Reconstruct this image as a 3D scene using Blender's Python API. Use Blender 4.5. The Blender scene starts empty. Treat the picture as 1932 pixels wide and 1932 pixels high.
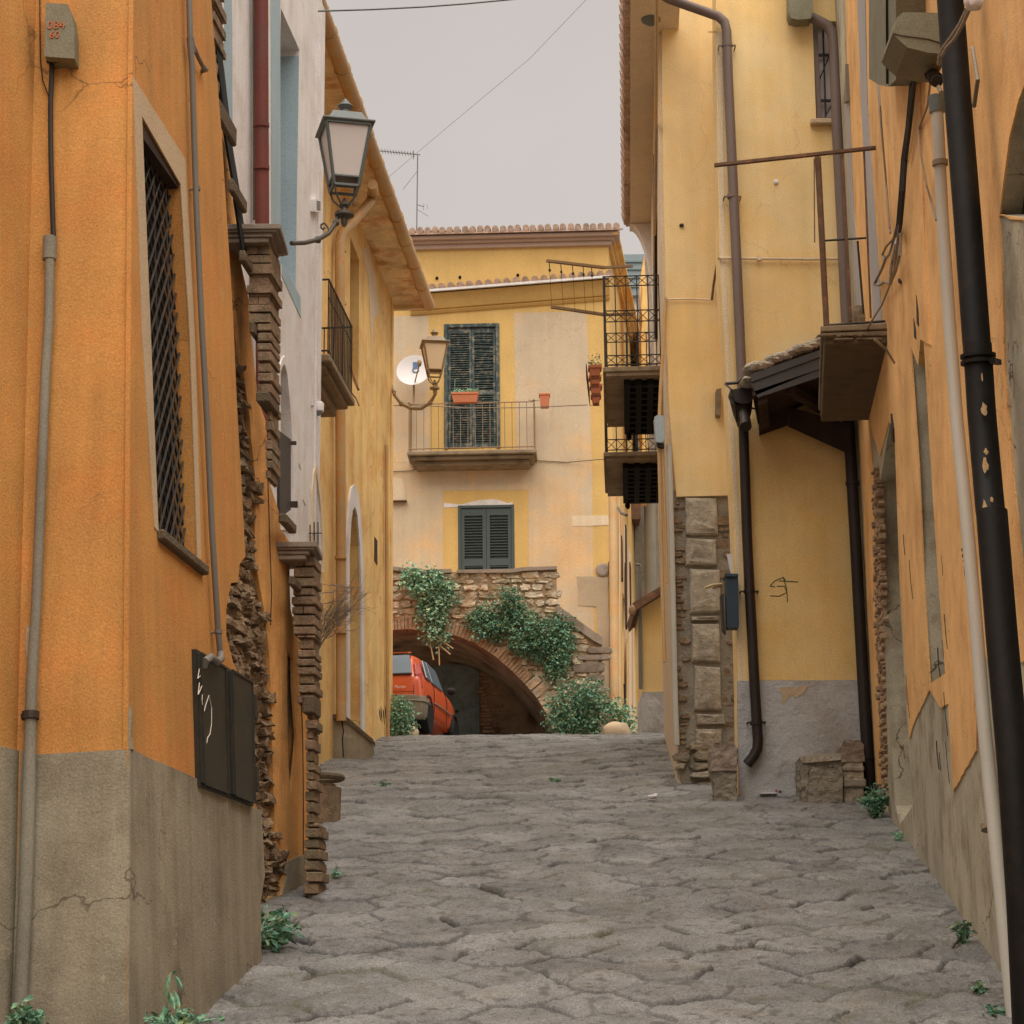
import bpy, bmesh, math, random
import numpy as np
from mathutils import Vector, Matrix
from mathutils.geometry import tessellate_polygon
random.seed(7)
R = math.radians
sc = bpy.context.scene
COL = sc.collection
# ------------------------------------------------------------------ camera
F = 4000.0; CX = 966.0
PITCH = R(13.8); ROLL = R(0.6)
CAM = Vector((0, 0, 1.6))
fw = Vector((0, math.cos(PITCH), math.sin(PITCH)))
r0 = Vector((1, 0, 0)); u0 = Vector((0, -math.sin(PITCH), math.cos(PITCH)))
rt = r0*math.cos(ROLL) - u0*math.sin(ROLL)
up = u0*math.cos(ROLL) + r0*math.sin(ROLL)
cd = bpy.data.cameras.new('camera'); cam = bpy.data.objects.new('camera', cd); COL.objects.link(cam)
m = Matrix((( rt.x, up.x, -fw.x, CAM.x), (rt.y, up.y, -fw.y, CAM.y), (rt.z, up.z, -fw.z, CAM.z), (0, 0, 0, 1)))
cam.matrix_world = m
cd.sensor_width = 36; cd.lens = 36*F/1932.0; cd.clip_end = 3000; cd.clip_start = .1
sc.camera = cam
# ------------------------------------------------------------------ light
SUN_EL, SUN_AZ = 75, 178          # azimuth of the sun seen from above, 180 = behind the camera
w = bpy.data.worlds.new('World'); sc.world = w; w.use_nodes = True
nt = w.node_tree; nt.nodes.clear()
sky = nt.nodes.new('ShaderNodeTexSky'); sky.sky_type = 'NISHITA'; sky.sun_disc = False
sky.sun_elevation = R(SUN_EL); sky.sun_rotation = R(SUN_AZ); sky.air_density = 1.0; sky.dust_density = 5; sky.ozone_density = 1
hs = nt.nodes.new('ShaderNodeHueSaturation'); hs.inputs['Saturation'].default_value = .10
tint = nt.nodes.new('ShaderNodeMix'); tint.data_type = 'RGBA'; tint.blend_type = 'MULTIPLY'; tint.inputs[0].default_value = 1
tint.inputs[7].default_value = (1.0, .93, .92, 1)
flat = nt.nodes.new('ShaderNodeMix'); flat.data_type = 'RGBA'; flat.inputs[0].default_value = .72   # overcast veil: even grey cloud
flat.inputs[7].default_value = (1.84, 1.67, 1.50, 1)
bg = nt.nodes.new('ShaderNodeBackground'); bg.inputs[1].default_value = .085
out = nt.nodes.new('ShaderNodeOutputWorld')
L = nt.links.new
L(sky.outputs[0], hs.inputs['Color']); L(hs.outputs[0], tint.inputs[6]); L(tint.outputs[2], flat.inputs[6])
tc = nt.nodes.new('ShaderNodeTexCoord'); cl = nt.nodes.new('ShaderNodeTexNoise'); cl.inputs['Scale'].default_value = 3.2; cl.inputs['Detail'].default_value = 4
cmr = nt.nodes.new('ShaderNodeMapRange'); cmr.inputs[1].default_value = .3; cmr.inputs[2].default_value = .7; cmr.inputs[3].default_value = .93; cmr.inputs[4].default_value = 1.07
csc = nt.nodes.new('ShaderNodeVectorMath'); csc.operation = 'SCALE'
L(tc.outputs['Generated'], cl.inputs['Vector']); L(cl.outputs['Fac'], cmr.inputs[0]); L(flat.outputs[2], csc.inputs[0]); L(cmr.outputs[0], csc.inputs['Scale'])
L(csc.outputs[0], bg.inputs[0]); L(bg.outputs[0], out.inputs[0])
sd = bpy.data.lights.new('sun', 'SUN'); sun = bpy.data.objects.new('sun', sd); COL.objects.link(sun)
sd.energy = 1.5; sd.angle = R(95); sd.color = (1, .94, .84)
az = R(SUN_AZ)
sdir = Vector((math.sin(az)*math.cos(R(SUN_EL)), math.cos(az)*math.cos(R(SUN_EL)), math.sin(R(SUN_EL))))
sun.rotation_euler = sdir.to_track_quat('Z', 'Y').to_euler()
vs = sc.view_settings; vs.view_transform = 'Standard'; vs.look = 'None'; vs.exposure = 1.7; vs.gamma = 1
try: sc.cycles.max_bounces = 8; sc.cycles.diffuse_bounces = 5
except Exception: pass

# ------------------------------------------------------------------ geometry helpers
def ray(u, v): return (fw + rt*((u-CX)/F) - up*((v-CX)/F))
def px(u, v, y):
    d = ray(u, v); k = (y-CAM.y)/d.y
    return CAM + d*k
GY = [-80, 0, 5, 10, 13, 18, 24, 30, 33, 35, 36.4, 38.5, 400]
GZ = [-3, 0, .35, 1.05, 1.66, 2.80, 4.12, 5.42, 6.04, 6.39, 6.54, 6.74, 6.76]
def zg0(y): return np.interp(y, GY, GZ)
def zg(y): return sum(zg0(y+k) for k in (-.9, -.45, 0, .45, .9))/5
def gp(u, v):
    d = ray(u, v); lo = None
    for i in range(1, 6000):
        p = CAM + d*(i*.01/d.y)
        if p.z <= zg(p.y) and i > 300: return p
    return CAM + d*(38/d.y)

class Pl:
    """a wall plane: s runs along it, t up it, off = out of it towards the street"""
    def __init__(s, p0, p1, batter=0.0, side=None, p2=None):
        p0 = Vector(p0); p1 = Vector(p1)
        s.d = (p1-p0); s.d.normalize()
        if p2 is not None:
            wv = Vector(p2)-p0; s.w = (wv - s.d*wv.dot(s.d)).normalized()
            s.n = s.d.cross(s.w).normalized(); s.o = p0
        else:
            s.d.z = 0; s.d.normalize()
            nh = Vector((s.d.y, -s.d.x, 0))
            s.w = (Vector((0, 0, 1)) - nh*batter).normalized()
            s.n = s.d.cross(s.w).normalized(); s.o = Vector((p0.x, p0.y, 0))
        c = CAM-s.o
        if s.n.dot(c) < 0: s.n = -s.n
        if p2 is None and batter and side:
            nh = Vector((s.n.x, s.n.y, 0)).normalized()
            s.w = (Vector((0, 0, 1)) - nh*batter).normalized()
            s.n = s.d.cross(s.w).normalized()
            if s.n.dot(c) < 0: s.n = -s.n
    def st(s, u, v, off=0):
        d = ray(u, v); o = s.o + s.n*off
        k = (o-CAM).dot(s.n)/d.dot(s.n); p = CAM + d*k - o
        return (p.dot(s.d), p.dot(s.w))
    def P(s, a, b, off=0): return s.o + s.d*a + s.w*b + s.n*off
    def px(s, l, off=0): return [s.st(u, v, off) for u, v in l]
    def at(s, u, v, off=0):
        a, b = s.st(u, v, off); return s.P(a, b, off)
    def gy(s, y): return (y-s.o.y)/s.d.y if abs(s.d.y) > 1e-4 else 0

def rag(poly, amp=.02, step=.12, seed=1, closed=True):
    rn = random.Random(seed); o = []
    n = len(poly)
    for i in range(n if closed else n-1):
        a = poly[i]; b = poly[(i+1) % n]
        Ld = math.hypot(b[0]-a[0], b[1]-a[1]); k = max(1, int(Ld/step))
        if Ld > 4: k = 1
        for j in range(k):
            f = j/k; q = amp if j or True else 0
            o.append((a[0]+(b[0]-a[0])*f+rn.uniform(-q, q), a[1]+(b[1]-a[1])*f+rn.uniform(-q, q)))
    return o
def inpoly(p, poly):
    x, y = p; c = False; n = len(poly); j = n-1
    for i in range(n):
        xi, yi = poly[i]; xj, yj = poly[j]
        if (yi > y) != (yj > y) and x < (xj-xi)*(y-yi)/(yj-yi)+xi: c = not c
        j = i
    return c

class MB:
    def __init__(s): s.v = []; s.f = []
    def add(s, vs, fs):
        b = len(s.v); s.v += [tuple(p) for p in vs]; s.f += [tuple(b+i for i in f) for f in fs]; return s
    def wall(s, pl, outer, holes=(), thick=.3, rdepth=None, off=0, back=True, hole_rims=True):
        loops = [list(outer)]+[list(h) for h in holes]
        fl = [p for l in loops for p in l]
        tr = tessellate_polygon([[Vector((a, b, 0)) for a, b in l] for l in loops])
        s.add([pl.P(a, b, off) for a, b in fl], tr)
        for li, l in enumerate(loops):
            if li and not hole_rims: continue
            dp = thick if (li == 0 or rdepth is None) else rdepth
            n = len(l)
            vs = [pl.P(a, b, off) for a, b in l]+[pl.P(a, b, off-dp) for a, b in l]
            s.add(vs, [(i, (i+1) % n, (i+1) % n+n, i+n) for i in range(n)])
        if back:
            trb = tessellate_polygon([[Vector((a, b, 0)) for a, b in loops[0]]])
            s.add([pl.P(a, b, off-thick) for a, b in loops[0]], trb)
        return s
    def prism(s, pl, st, o0, o1):
        return s.wall(pl, st, (), o1-o0, off=o1)
    def hexa(s, c):   # 8 corners: 0-3 bottom loop, 4-7 top loop
        return s.add(c, [(3, 2, 1, 0), (4, 5, 6, 7), (0, 1, 5, 4), (1, 2, 6, 5), (2, 3, 7, 6), (3, 0, 4, 7)])
    def boxpl(s, pl, s0, s1, t0, t1, o0, o1):
        return s.hexa([pl.P(s0, t0, o0), pl.P(s1, t0, o0), pl.P(s1, t0, o1), pl.P(s0, t0, o1),
                       pl.P(s0, t1, o0), pl.P(s1, t1, o0), pl.P(s1, t1, o1), pl.P(s0, t1, o1)])
    def box(s, x0, x1, y0, y1, z0, z1):
        return s.hexa([Vector(p) for p in ((x0, y0, z0), (x1, y0, z0), (x1, y1, z0), (x0, y1, z0), (x0, y0, z1), (x1, y0, z1), (x1, y1, z1), (x0, y1, z1))])
    def bar(s, a, b, w, h=None, upv=(0, 0, 1)):
        a = Vector(a); b = Vector(b); h = h or w; d = (b-a).normalized()
        x = d.cross(Vector(upv))
        if x.length < 1e-3: x = d.cross(Vector((0, 1, 0)))
        x.normalize(); y = x.cross(d)
        q = [(-w/2, -h/2), (w/2, -h/2), (w/2, h/2), (-w/2, h/2)]
        return s.hexa([a+x*i+y*j for i, j in q]+[b+x*i+y*j for i, j in q])
    def tube(s, pts, r, n=8, cap=True):
        pts = [Vector(p) for p in pts]; rs = r if isinstance(r, (list, tuple)) else [r]*len(pts)
        vs = []; prev = None
        for i, p in enumerate(pts):
            d = (pts[min(i+1, len(pts)-1)]-pts[max(i-1, 0)]).normalized()
            if prev is None:
                x = d.cross(Vector((0, 0, 1)))
                if x.length < .05: x = d.cross(Vector((1, 0, 0)))
            else: x = prev - d*prev.dot(d)
            x.normalize(); prev = x; y = d.cross(x)
            for k in range(n):
                a = 2*math.pi*k/n; vs.append(p + x*math.cos(a)*rs[i] + y*math.sin(a)*rs[i])
        fs = []
        for i in range(len(pts)-1):
            for k in range(n): fs.append((i*n+k, i*n+(k+1) % n, (i+1)*n+(k+1) % n, (i+1)*n+k))
        if cap: fs += [tuple(range(n))[::-1], tuple((len(pts)-1)*n+k for k in range(n))]
        return s.add(vs, fs)
    def lathe(s, c, prof, n=16, axis=(0, 0, 1)):
        ax = Vector(axis).normalized(); x = ax.orthogonal().normalized(); y = ax.cross(x); c = Vector(c)
        vs = []; fs = []
        for r, z in prof:
            for k in range(n):
                a = 2*math.pi*k/n; vs.append(c + ax*z + (x*math.cos(a)+y*math.sin(a))*max(r, .0005))
        for i in range(len(prof)-1):
            for k in range(n): fs.append((i*n+k, i*n+(k+1) % n, (i+1)*n+(k+1) % n, (i+1)*n+k))
        fs += [tuple(range(n))[::-1], tuple((len(prof)-1)*n+k for k in range(n))]
        return s.add(vs, fs)
    def rock(s, c, rx, ry, rz, seed=0, n=8):
        rn = random.Random(seed); c = Vector(c); vs = []; fs = []
        ph = [-1, -.75, -.2, .35, .8, 1]; rr = [.35, .8, 1, .97, .72, .3]
        jit = [rn.uniform(.85, 1.15) for _ in range(n)]
        for i, (a, b) in enumerate(zip(ph, rr)):
            for k in range(n):
                t = 2*math.pi*k/n; j = jit[k]*rn.uniform(.93, 1.07)
                sx = math.copysign(abs(math.cos(t))**.7, math.cos(t)); sy = math.copysign(abs(math.sin(t))**.7, math.sin(t))
                vs.append(c+Vector((sx*rx*b*j, sy*ry*b*j, a*rz*rn.uniform(.95, 1.05))))
        for i in range(5):
            for k in range(n): fs.append((i*n+k, i*n+(k+1) % n, (i+1)*n+(k+1) % n, (i+1)*n+k))
        fs += [tuple(range(n))[::-1], tuple(5*n+k for k in range(n))]
        return s.add(vs, fs)
    def stones(s, pl, poly, w=.3, h=.18, off=0, dep=.05, seed=3, gap=.012, rough=.02):
        rn = random.Random(seed)
        ss = [p[0] for p in poly]; ts = [p[1] for p in poly]
        t = min(ts)
        while t < max(ts):
            hh = h*rn.uniform(.55, 1.35); a = min(ss)-rn.uniform(0, w)
            while a < max(ss):
                ww = w*rn.uniform(.45, 1.6); c = (a+ww/2, t+hh/2)
                if inpoly(c, poly):
                    k = 7; o = []; i_ = []
                    dd = dep*rn.uniform(.3, 1.2); tx_ = rn.uniform(-.5, .5)*rough; ty_ = rn.uniform(-.5, .5)*rough
                    for q in range(k*2):
                        th = 2*math.pi*q/(k*2)
                        ex = math.copysign(abs(math.cos(th))**.45, math.cos(th))*(ww/2-gap); ey = math.copysign(abs(math.sin(th))**.45, math.sin(th))*(hh/2-gap)
                        ex += rn.uniform(-rough, rough)*.6; ey += rn.uniform(-rough, rough)*.6
                        o.append(pl.P(c[0]+ex, c[1]+ey, off-.03))
                        i_.append(pl.P(c[0]+ex*.86+rn.uniform(-rough, rough)*.2, c[1]+ey*.82, off+dd+tx_*ex/ww*2+ty_*ey/hh*2+rn.uniform(-rough, rough)*.25))
                    n = k*2
                    s.add(o+i_+[pl.P(c[0]+rn.uniform(-.2, .2)*ww, c[1]+rn.uniform(-.2, .2)*hh, off+dd+rn.uniform(-.1, .25)*rough)], [(q, (q+1) % n, (q+1) % n+n, q+n) for q in range(n)]+[(n+q, n+(q+1) % n, 2*n) for q in range(n)])
                a += ww
            t += hh
        return s
    def leaves(s, pts, size, seed=0, droop=.3):
        rn = random.Random(seed)
        for p in pts:
            p = Vector(p); a = rn.uniform(0, 6.28); e = rn.uniform(-.9, .5)
            d = Vector((math.cos(a)*math.cos(e), math.sin(a)*math.cos(e), math.sin(e)-droop)).normalized()
            q = d.cross(Vector((rn.uniform(-1, 1), rn.uniform(-1, 1), rn.uniform(.2, 1)))).normalized()
            l = size*rn.uniform(.6, 1.3); wd = l*rn.uniform(.28, .42); nn = d.cross(q)*l*.12
            s.add([p, p+d*l*.45+q*wd-nn, p+d*l, p+d*l*.45-q*wd-nn, p+d*l*.5+nn*.5], [(0, 1, 4), (1, 2, 4), (2, 3, 4), (3, 0, 4)])
        return s

# ------------------------------------------------------------------ scene bookkeeping
def wl(o):
    p = Vector((0, 0, 0))
    while o: p += o.location; o = o.parent
    return p
def thing(name, label, cat, loc=(0, 0, 0), group=None):
    o = bpy.data.objects.new(name, None); COL.objects.link(o); o.location = loc; o.empty_display_size = .2
    o['label'] = label; o['category'] = cat
    if group: o['group'] = group
    return o
def part(name, mb, mat, parent=None, label=None, smooth=False, bevel=0, origin=None, cat=None, group=None, kind=None, seg=1):
    base = wl(parent) if parent else Vector(origin or (0, 0, 0))
    me = bpy.data.meshes.new(name)
    me.from_pydata([(p[0]-base.x, p[1]-base.y, p[2]-base.z) for p in mb.v], [], mb.f)
    bm = bmesh.new(); bm.from_mesh(me)
    bmesh.ops.recalc_face_normals(bm, faces=bm.faces); bm.to_mesh(me); bm.free()
    me.materials.append(mat)
    if smooth:
        me.shade_smooth()
        me.set_sharp_from_angle(angle=R(38))
    o = bpy.data.objects.new(name, me); COL.objects.link(o)
    if parent: o.parent = parent
    else: o.location = base
    if bevel:
        b = o.modifiers.new('bevel', 'BEVEL'); b.width = bevel; b.segments = seg; b.limit_method = 'ANGLE'; b.angle_limit = R(35)
    if label: o['label'] = label
    if cat: o['category'] = cat
    if group: o['group'] = group
    if kind: o['kind'] = kind
    return o

# ------------------------------------------------------------------ materials
def lin(c): return tuple(((x/255+.055)/1.055)**2.4 if x/255 > .04045 else x/255/12.92 for x in c)+(1,)
MATS = {}
def mat(name, col, var=.12, rough=.85, bump=.3, bscale=60, blotch=1.3, streak=.0, grain=.17, stain=None, stain_amt=0, stain_scale=2.0, metal=0, spec=.3, hue=.0, crack=0, chips=None, chip_amt=.6, fine=1.0):
    """procedural surface: base colour varied by blotches, vertical wash marks and fine grain, plus bump"""
    if name in MATS: return MATS[name]
    mt = bpy.data.materials.new(name); mt.use_nodes = True; nt = mt.node_tree; N = nt.nodes; Lk = nt.links.new
    N.clear(); o = N.new('ShaderNodeOutputMaterial'); b = N.new('ShaderNodeBsdfPrincipled'); Lk(b.outputs[0], o.inputs[0])
    geo = N.new('ShaderNodeNewGeometry'); pos = geo.outputs['Position']
    def noise(scale, det=4, vec=None, rg=.55):
        n = N.new('ShaderNodeTexNoise'); n.inputs['Scale'].default_value = scale; n.inputs['Detail'].default_value = det; n.inputs['Roughness'].default_value = rg
        Lk(vec or pos, n.inputs['Vector']); return n.outputs['Fac']
    def mul(colr, fac, lo, hi):
        mr = N.new('ShaderNodeMapRange'); mr.inputs[1].default_value = .3; mr.inputs[2].default_value = .7; mr.inputs[3].default_value = lo; mr.inputs[4].default_value = hi
        Lk(fac, mr.inputs[0])
        mx = N.new('ShaderNodeVectorMath'); mx.operation = 'SCALE'; Lk(colr, mx.inputs[0]); Lk(mr.outputs[0], mx.inputs['Scale']); return mx.outputs[0]
    c = lin(col); g_ = .3*c[0]+.6*c[1]+.1*c[2]; c = tuple((x*.86+g_*.14)*.93 for x in c[:3])+(1,)
    rgb = N.new('ShaderNodeRGB'); rgb.outputs[0].default_value = c; cur = rgb.outputs[0]
    if stain:
        n = noise(stain_scale, 6, rg=.65)
        cr = N.new('ShaderNodeMapRange'); cr.inputs[1].default_value = .5-.02; cr.inputs[2].default_value = .5+.14; cr.inputs[4].default_value = stain_amt
        Lk(n, cr.inputs[0])
        mx = N.new('ShaderNodeMix'); mx.data_type = 'RGBA'; Lk(cr.outputs[0], mx.inputs[0]); Lk(cur, mx.inputs[6]); mx.inputs[7].default_value = lin(stain); cur = mx.outputs[2]
    if chips:
        n = noise(2.3, 8, rg=.7)
        cr = N.new('ShaderNodeMapRange'); cr.inputs[1].default_value = .63; cr.inputs[2].default_value = .66; cr.inputs[4].default_value = chip_amt
        Lk(n, cr.inputs[0])
        mx = N.new('ShaderNodeMix'); mx.data_type = 'RGBA'; Lk(cr.outputs[0], mx.inputs[0]); Lk(cur, mx.inputs[6]); mx.inputs[7].default_value = lin(chips); cur = mx.outputs[2]
    if crack:
        vz = N.new('ShaderNodeTexVoronoi'); vz.feature = 'DISTANCE_TO_EDGE'; vz.inputs['Scale'].default_value = .8
        wn = N.new('ShaderNodeTexNoise'); wn.inputs['Scale'].default_value = 3; wn.inputs['Detail'].default_value = 4; Lk(pos, wn.inputs['Vector'])
        av = N.new('ShaderNodeVectorMath'); av.operation = 'MULTIPLY_ADD'; Lk(wn.outputs['Color'], av.inputs[0]); av.inputs[1].default_value = (.5, .5, .5); Lk(pos, av.inputs[2])
        Lk(av.outputs[0], vz.inputs['Vector'])
        a = N.new('ShaderNodeMapRange'); a.inputs[1].default_value = .002; a.inputs[2].default_value = .007; a.inputs[3].default_value = 1; a.inputs[4].default_value = 0; Lk(vz.outputs['Distance'], a.inputs[0])
        b_ = N.new('ShaderNodeMapRange'); b_.inputs[1].default_value = .50; b_.inputs[2].default_value = .56; b_.inputs[4].default_value = crack; Lk(noise(.55, 2), b_.inputs[0])
        mm = N.new('ShaderNodeMath'); mm.operation = 'MULTIPLY'; Lk(a.outputs[0], mm.inputs[0]); Lk(b_.outputs[0], mm.inputs[1])
        mx = N.new('ShaderNodeMix'); mx.data_type = 'RGBA'; Lk(mm.outputs[0], mx.inputs[0]); Lk(cur, mx.inputs[6]); mx.inputs[7].default_value = (.05, .035, .02, 1); cur = mx.outputs[2]
    if var: cur = mul(cur, noise(blotch, 5), 1-var, 1+var)
    if streak:
        mp = N.new('ShaderNodeMapping'); mp.inputs['Scale'].default_value = (7, 7, .35); Lk(pos, mp.inputs['Vector'])
        cur = mul(cur, noise(1, 5, mp.outputs[0]), 1-streak, 1+streak*.6)
    if grain: cur = mul(cur, noise(85*fine, 2), 1-grain, 1+grain)
    Lk(cur, b.inputs['Base Color'])
    b.inputs['Roughness'].default_value = rough; b.inputs['Metallic'].default_value = metal
    try: b.inputs['Specular IOR Level'].default_value = spec
    except Exception: pass
    if bump:
        bp = N.new('ShaderNodeBump'); bp.inputs['Strength'].default_value = bump; bp.inputs['Distance'].default_value = .02
        h = noise(bscale, 5, rg=.6)
        h2 = noise(blotch*3, 3)
        ad = N.new('ShaderNodeMath'); ad.operation = 'ADD'; Lk(h, ad.inputs[0]); Lk(h2, ad.inputs[1]); hh = ad.outputs[0]
        Lk(hh, bp.inputs['Height']); Lk(bp.outputs[0], b.inputs['Normal'])
    MATS[name] = mt; return mt

def roughen(o, amp=.04, size=.12, lv=3):
    s_ = o.modifiers.new('fine', 'SUBSURF'); s_.subdivision_type = 'SIMPLE'; s_.levels = lv; s_.render_levels = lv
    t = bpy.data.textures.new('worn', 'CLOUDS'); t.noise_scale = size; t.noise_depth = 3
    d = o.modifiers.new('worn', 'DISPLACE'); d.texture = t; d.strength = amp; d.mid_level = .5; d.texture_coords = 'GLOBAL'
    return o
M = {}
M['orangeA'] = mat('orange plaster', (203, 138, 48), var=.12, streak=.12, crack=.5, chips=(196, 150, 92), chip_amt=.5, stain=(205, 130, 66), stain_amt=.5)
M['orangeB'] = mat('weathered orange plaster', (224, 158, 72), var=.18, streak=.2, crack=.8, chips=(170, 140, 100), chip_amt=.7, stain=(170, 120, 70), stain_amt=.55, blotch=2.2)
M['orangeJ'] = mat('apricot plaster', (246, 186, 104), var=.14, streak=.06, crack=.35, chips=(206, 178, 138), chip_amt=.7, stain=(200, 140, 84), stain_amt=.5)
M['plinth'] = mat('grey plinth render', (156, 144, 120), var=.16, streak=.2, crack=.6, chips=(190, 174, 148), chip_amt=.5, stain=(120, 108, 88), stain_amt=.6, bump=.35)
M['plinthJ'] = mat('bare grey render', (188, 178, 152), var=.18, streak=.12, crack=.8, chips=(140, 126, 104), chip_amt=.6, stain=(128, 112, 88), stain_amt=.6, bump=.4)
M['lilac'] = mat('lumpy lilac grey render', (180, 179, 177), var=.13, stain=(138, 124, 108), stain_amt=.5, bump=1.2, bscale=14)
M['beige'] = mat('beige paint', (196, 168, 130), var=.07, streak=.04)
M['white'] = mat('white plaster', (230, 225, 223), var=.06, streak=.08, stain=(190, 172, 152), stain_amt=.4)
M['blue'] = mat('pale blue paint', (160, 182, 192), var=.05, streak=.05)
M['ochreD'] = mat('ochre plaster', (245, 200, 112), var=.13, streak=.10, crack=.5, chips=(232, 196, 140), chip_amt=.7, stain=(214, 150, 76), stain_amt=.6)
M['peel'] = mat('peeling soffit plaster', (246, 216, 162), var=.22, stain=(190, 130, 76), stain_amt=.8, chips=(240, 214, 168), blotch=2.5)
M['yellowE'] = mat('golden plaster', (222, 178, 90), var=.07, streak=.04)
M['paleE'] = mat('pale peach plaster', (208, 184, 149), var=.08, crack=.15, streak=.05, stain=(226, 180, 124), stain_amt=.7, stain_scale=.5)
M['yellowH'] = mat('warm yellow plaster', (242, 209, 142), var=.09, streak=.05, crack=.15, chips=(226, 190, 136), chip_amt=.4, stain=(236, 190, 112), stain_amt=.5, stain_scale=.8)
M['ochreI'] = mat('dull ochre plaster', (234, 196, 118), var=.09, streak=.05, stain=(222, 176, 96), stain_amt=.6, stain_scale=1.2)
M['cream'] = mat('cream plaster', (227, 202, 164), var=.07, streak=.08)
M['creamF'] = mat('pale cream plaster', (222, 200, 168), var=.06, streak=.05)
M['patch'] = mat('cement patch', (190, 164, 130), var=.15, stain=(160, 140, 112), stain_amt=.6, blotch=4)
M['stone'] = mat('rubble stone', (198, 182, 154), var=.45, stain=(186, 146, 104), stain_amt=.7, stain_scale=5, blotch=6, bump=.8, bscale=30)
M['stoneH'] = mat('grey rubble stone', (170, 158, 138), var=.36, stain=(140, 124, 98), stain_amt=.6, stain_scale=4, blotch=5, bump=1, bscale=22)
M['mortar'] = mat('old mortar', (168, 142, 108), var=.2, stain=(150, 118, 80), stain_amt=.6, blotch=5, bump=.8, bscale=40)
M['mortarH'] = mat('grey mortar', (146, 136, 118), var=.2, blotch=4, bump=.9, bscale=30)
M['vault'] = mat('dark blotched vault stone', (160, 142, 116), var=.4, stain=(60, 46, 32), stain_amt=.8, stain_scale=2, blotch=4, bump=.8, bscale=30)  # dark brown noise blotches over the vault stone
M['rubble'] = mat('exposed rubble', (158, 132, 100), var=.42, stain=(92, 68, 46), stain_amt=.7, stain_scale=6, blotch=7, bump=1, bscale=40)
M['brick'] = mat('old brown brick', (140, 112, 84), var=.4, stain=(118, 110, 86), stain_amt=.8, stain_scale=5, blotch=9, bump=.7, bscale=50)
M['brickred'] = mat('orange brick', (180, 146, 110), var=.3, blotch=9, bump=.6, bscale=50)
M['capital'] = mat('weathered cap stone', (156, 138, 120), var=.15, stain=(104, 92, 74), stain_amt=.6, stain_scale=4)
M['ledge'] = mat('mossy ledge stone', (108, 90, 68), var=.3, blotch=5, stain=(84, 72, 52), stain_amt=.6, stain_scale=5, bump=.8)
M['pipegrey'] = mat('grey plastic pipe', (118, 112, 102), var=.06, rough=.5, bump=0, grain=.03)
M['pipecem'] = mat('dusty grey conduit', (138, 130, 112), var=.2, streak=.15, rough=.8, bump=.15)
M['pipered'] = mat('red brown downpipe', (122, 58, 48), var=.15, stain=(100, 70, 62), stain_amt=.5, rough=.45, bump=.05)
M['pipemauve'] = mat('mauve grey downpipe', (118, 98, 88), var=.08, rough=.5, bump=.05)
M['pipebrown'] = mat('dark brown downpipe', (46, 34, 29), var=.18, rough=.5, bump=.05, spec=.3)
M['pipeblack'] = mat('black cast iron pipe', (22, 19, 17), var=.2, rough=.6, bump=.1, spec=.25, stain=(48, 40, 32), stain_amt=.3, stain_scale=8)
M['pipewhite'] = mat('cream plastic conduit', (186, 180, 166), var=.05, rough=.5, bump=0, grain=.04)
M['ochrepipe'] = mat('ochre painted gutter', (198, 160, 104), var=.12, rough=.5, stain=(206, 140, 66), stain_amt=.5, stain_scale=4)
M['dark'] = mat('dark void', (12, 10, 8), var=.2, bump=0)
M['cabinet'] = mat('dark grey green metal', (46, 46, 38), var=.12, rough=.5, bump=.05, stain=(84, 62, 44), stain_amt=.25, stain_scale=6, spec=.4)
M['iron'] = mat('wrought iron', (52, 46, 40), var=.2, rough=.55, bump=.1, stain=(100, 70, 48), stain_amt=.3, stain_scale=10)
M['ironlight'] = mat('weathered railing iron', (150, 116, 78), var=.2, rough=.6, bump=.1)
M['rust'] = mat('rusty steel', (112, 82, 60), var=.25, rough=.8, stain=(140, 94, 62), stain_amt=.7, stain_scale=8, blotch=6)
M['lampgreen'] = mat('grey green lamp metal', (96, 104, 100), var=.1, rough=.5, bump=.05, metal=.0, spec=.5)
M['lampdark'] = mat('dark bronze lamp arm', (82, 74, 64), var=.12, rough=.5, bump=.05, spec=.5)
M['lampochre'] = mat('brassy lamp metal', (150, 122, 82), var=.15, rough=.5, bump=.05, spec=.5)
M['glass'] = mat('milky lantern pane', (214, 200, 192), var=.03, rough=.3, bump=0, grain=.02, spec=.5)
M['glasswarm'] = mat('cream lantern pane', (244, 214, 168), var=.03, rough=.3, bump=0, grain=.02, spec=.5)
M['teal'] = mat('flaking teal paint', (64, 82, 82), var=.18, stain=(168, 156, 134), stain_amt=.55, stain_scale=9, blotch=5, rough=.7)
M['tealclean'] = mat('slate green paint', (74, 86, 84), var=.06, rough=.6, bump=.05)
M['tealdark'] = mat('dark green door paint', (122, 148, 150), var=.25, stain=(70, 70, 60), stain_amt=.4, stain_scale=6)
M['wood'] = mat('dark old wood', (62, 45, 34), var=.3, streak=.2, blotch=4)
M['fascia'] = mat('grey brown fascia', (70, 66, 64), var=.12, rough=.6, bump=.1)
M['tile'] = mat('terracotta roof tile', (196, 162, 138), var=.3, stain=(150, 124, 104), stain_amt=.7, stain_scale=5, blotch=7, bump=.5)
M['tilegrey'] = mat('dusty mauve cornice', (196, 168, 148), var=.08, bump=.1)
M['terracotta'] = mat('terracotta pot', (206, 116, 66), var=.12, rough=.8)
M['slab'] = mat('balcony concrete', (150, 128, 98), var=.25, stain=(96, 84, 64), stain_amt=.6, stain_scale=4, bump=.5)
M['dish'] = mat('white enamel', (216, 208, 204), var=.03, rough=.4, bump=0, grain=.02)
M['logoblue'] = mat('logo blue', (96, 122, 158), var=.03, bump=0)
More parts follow.
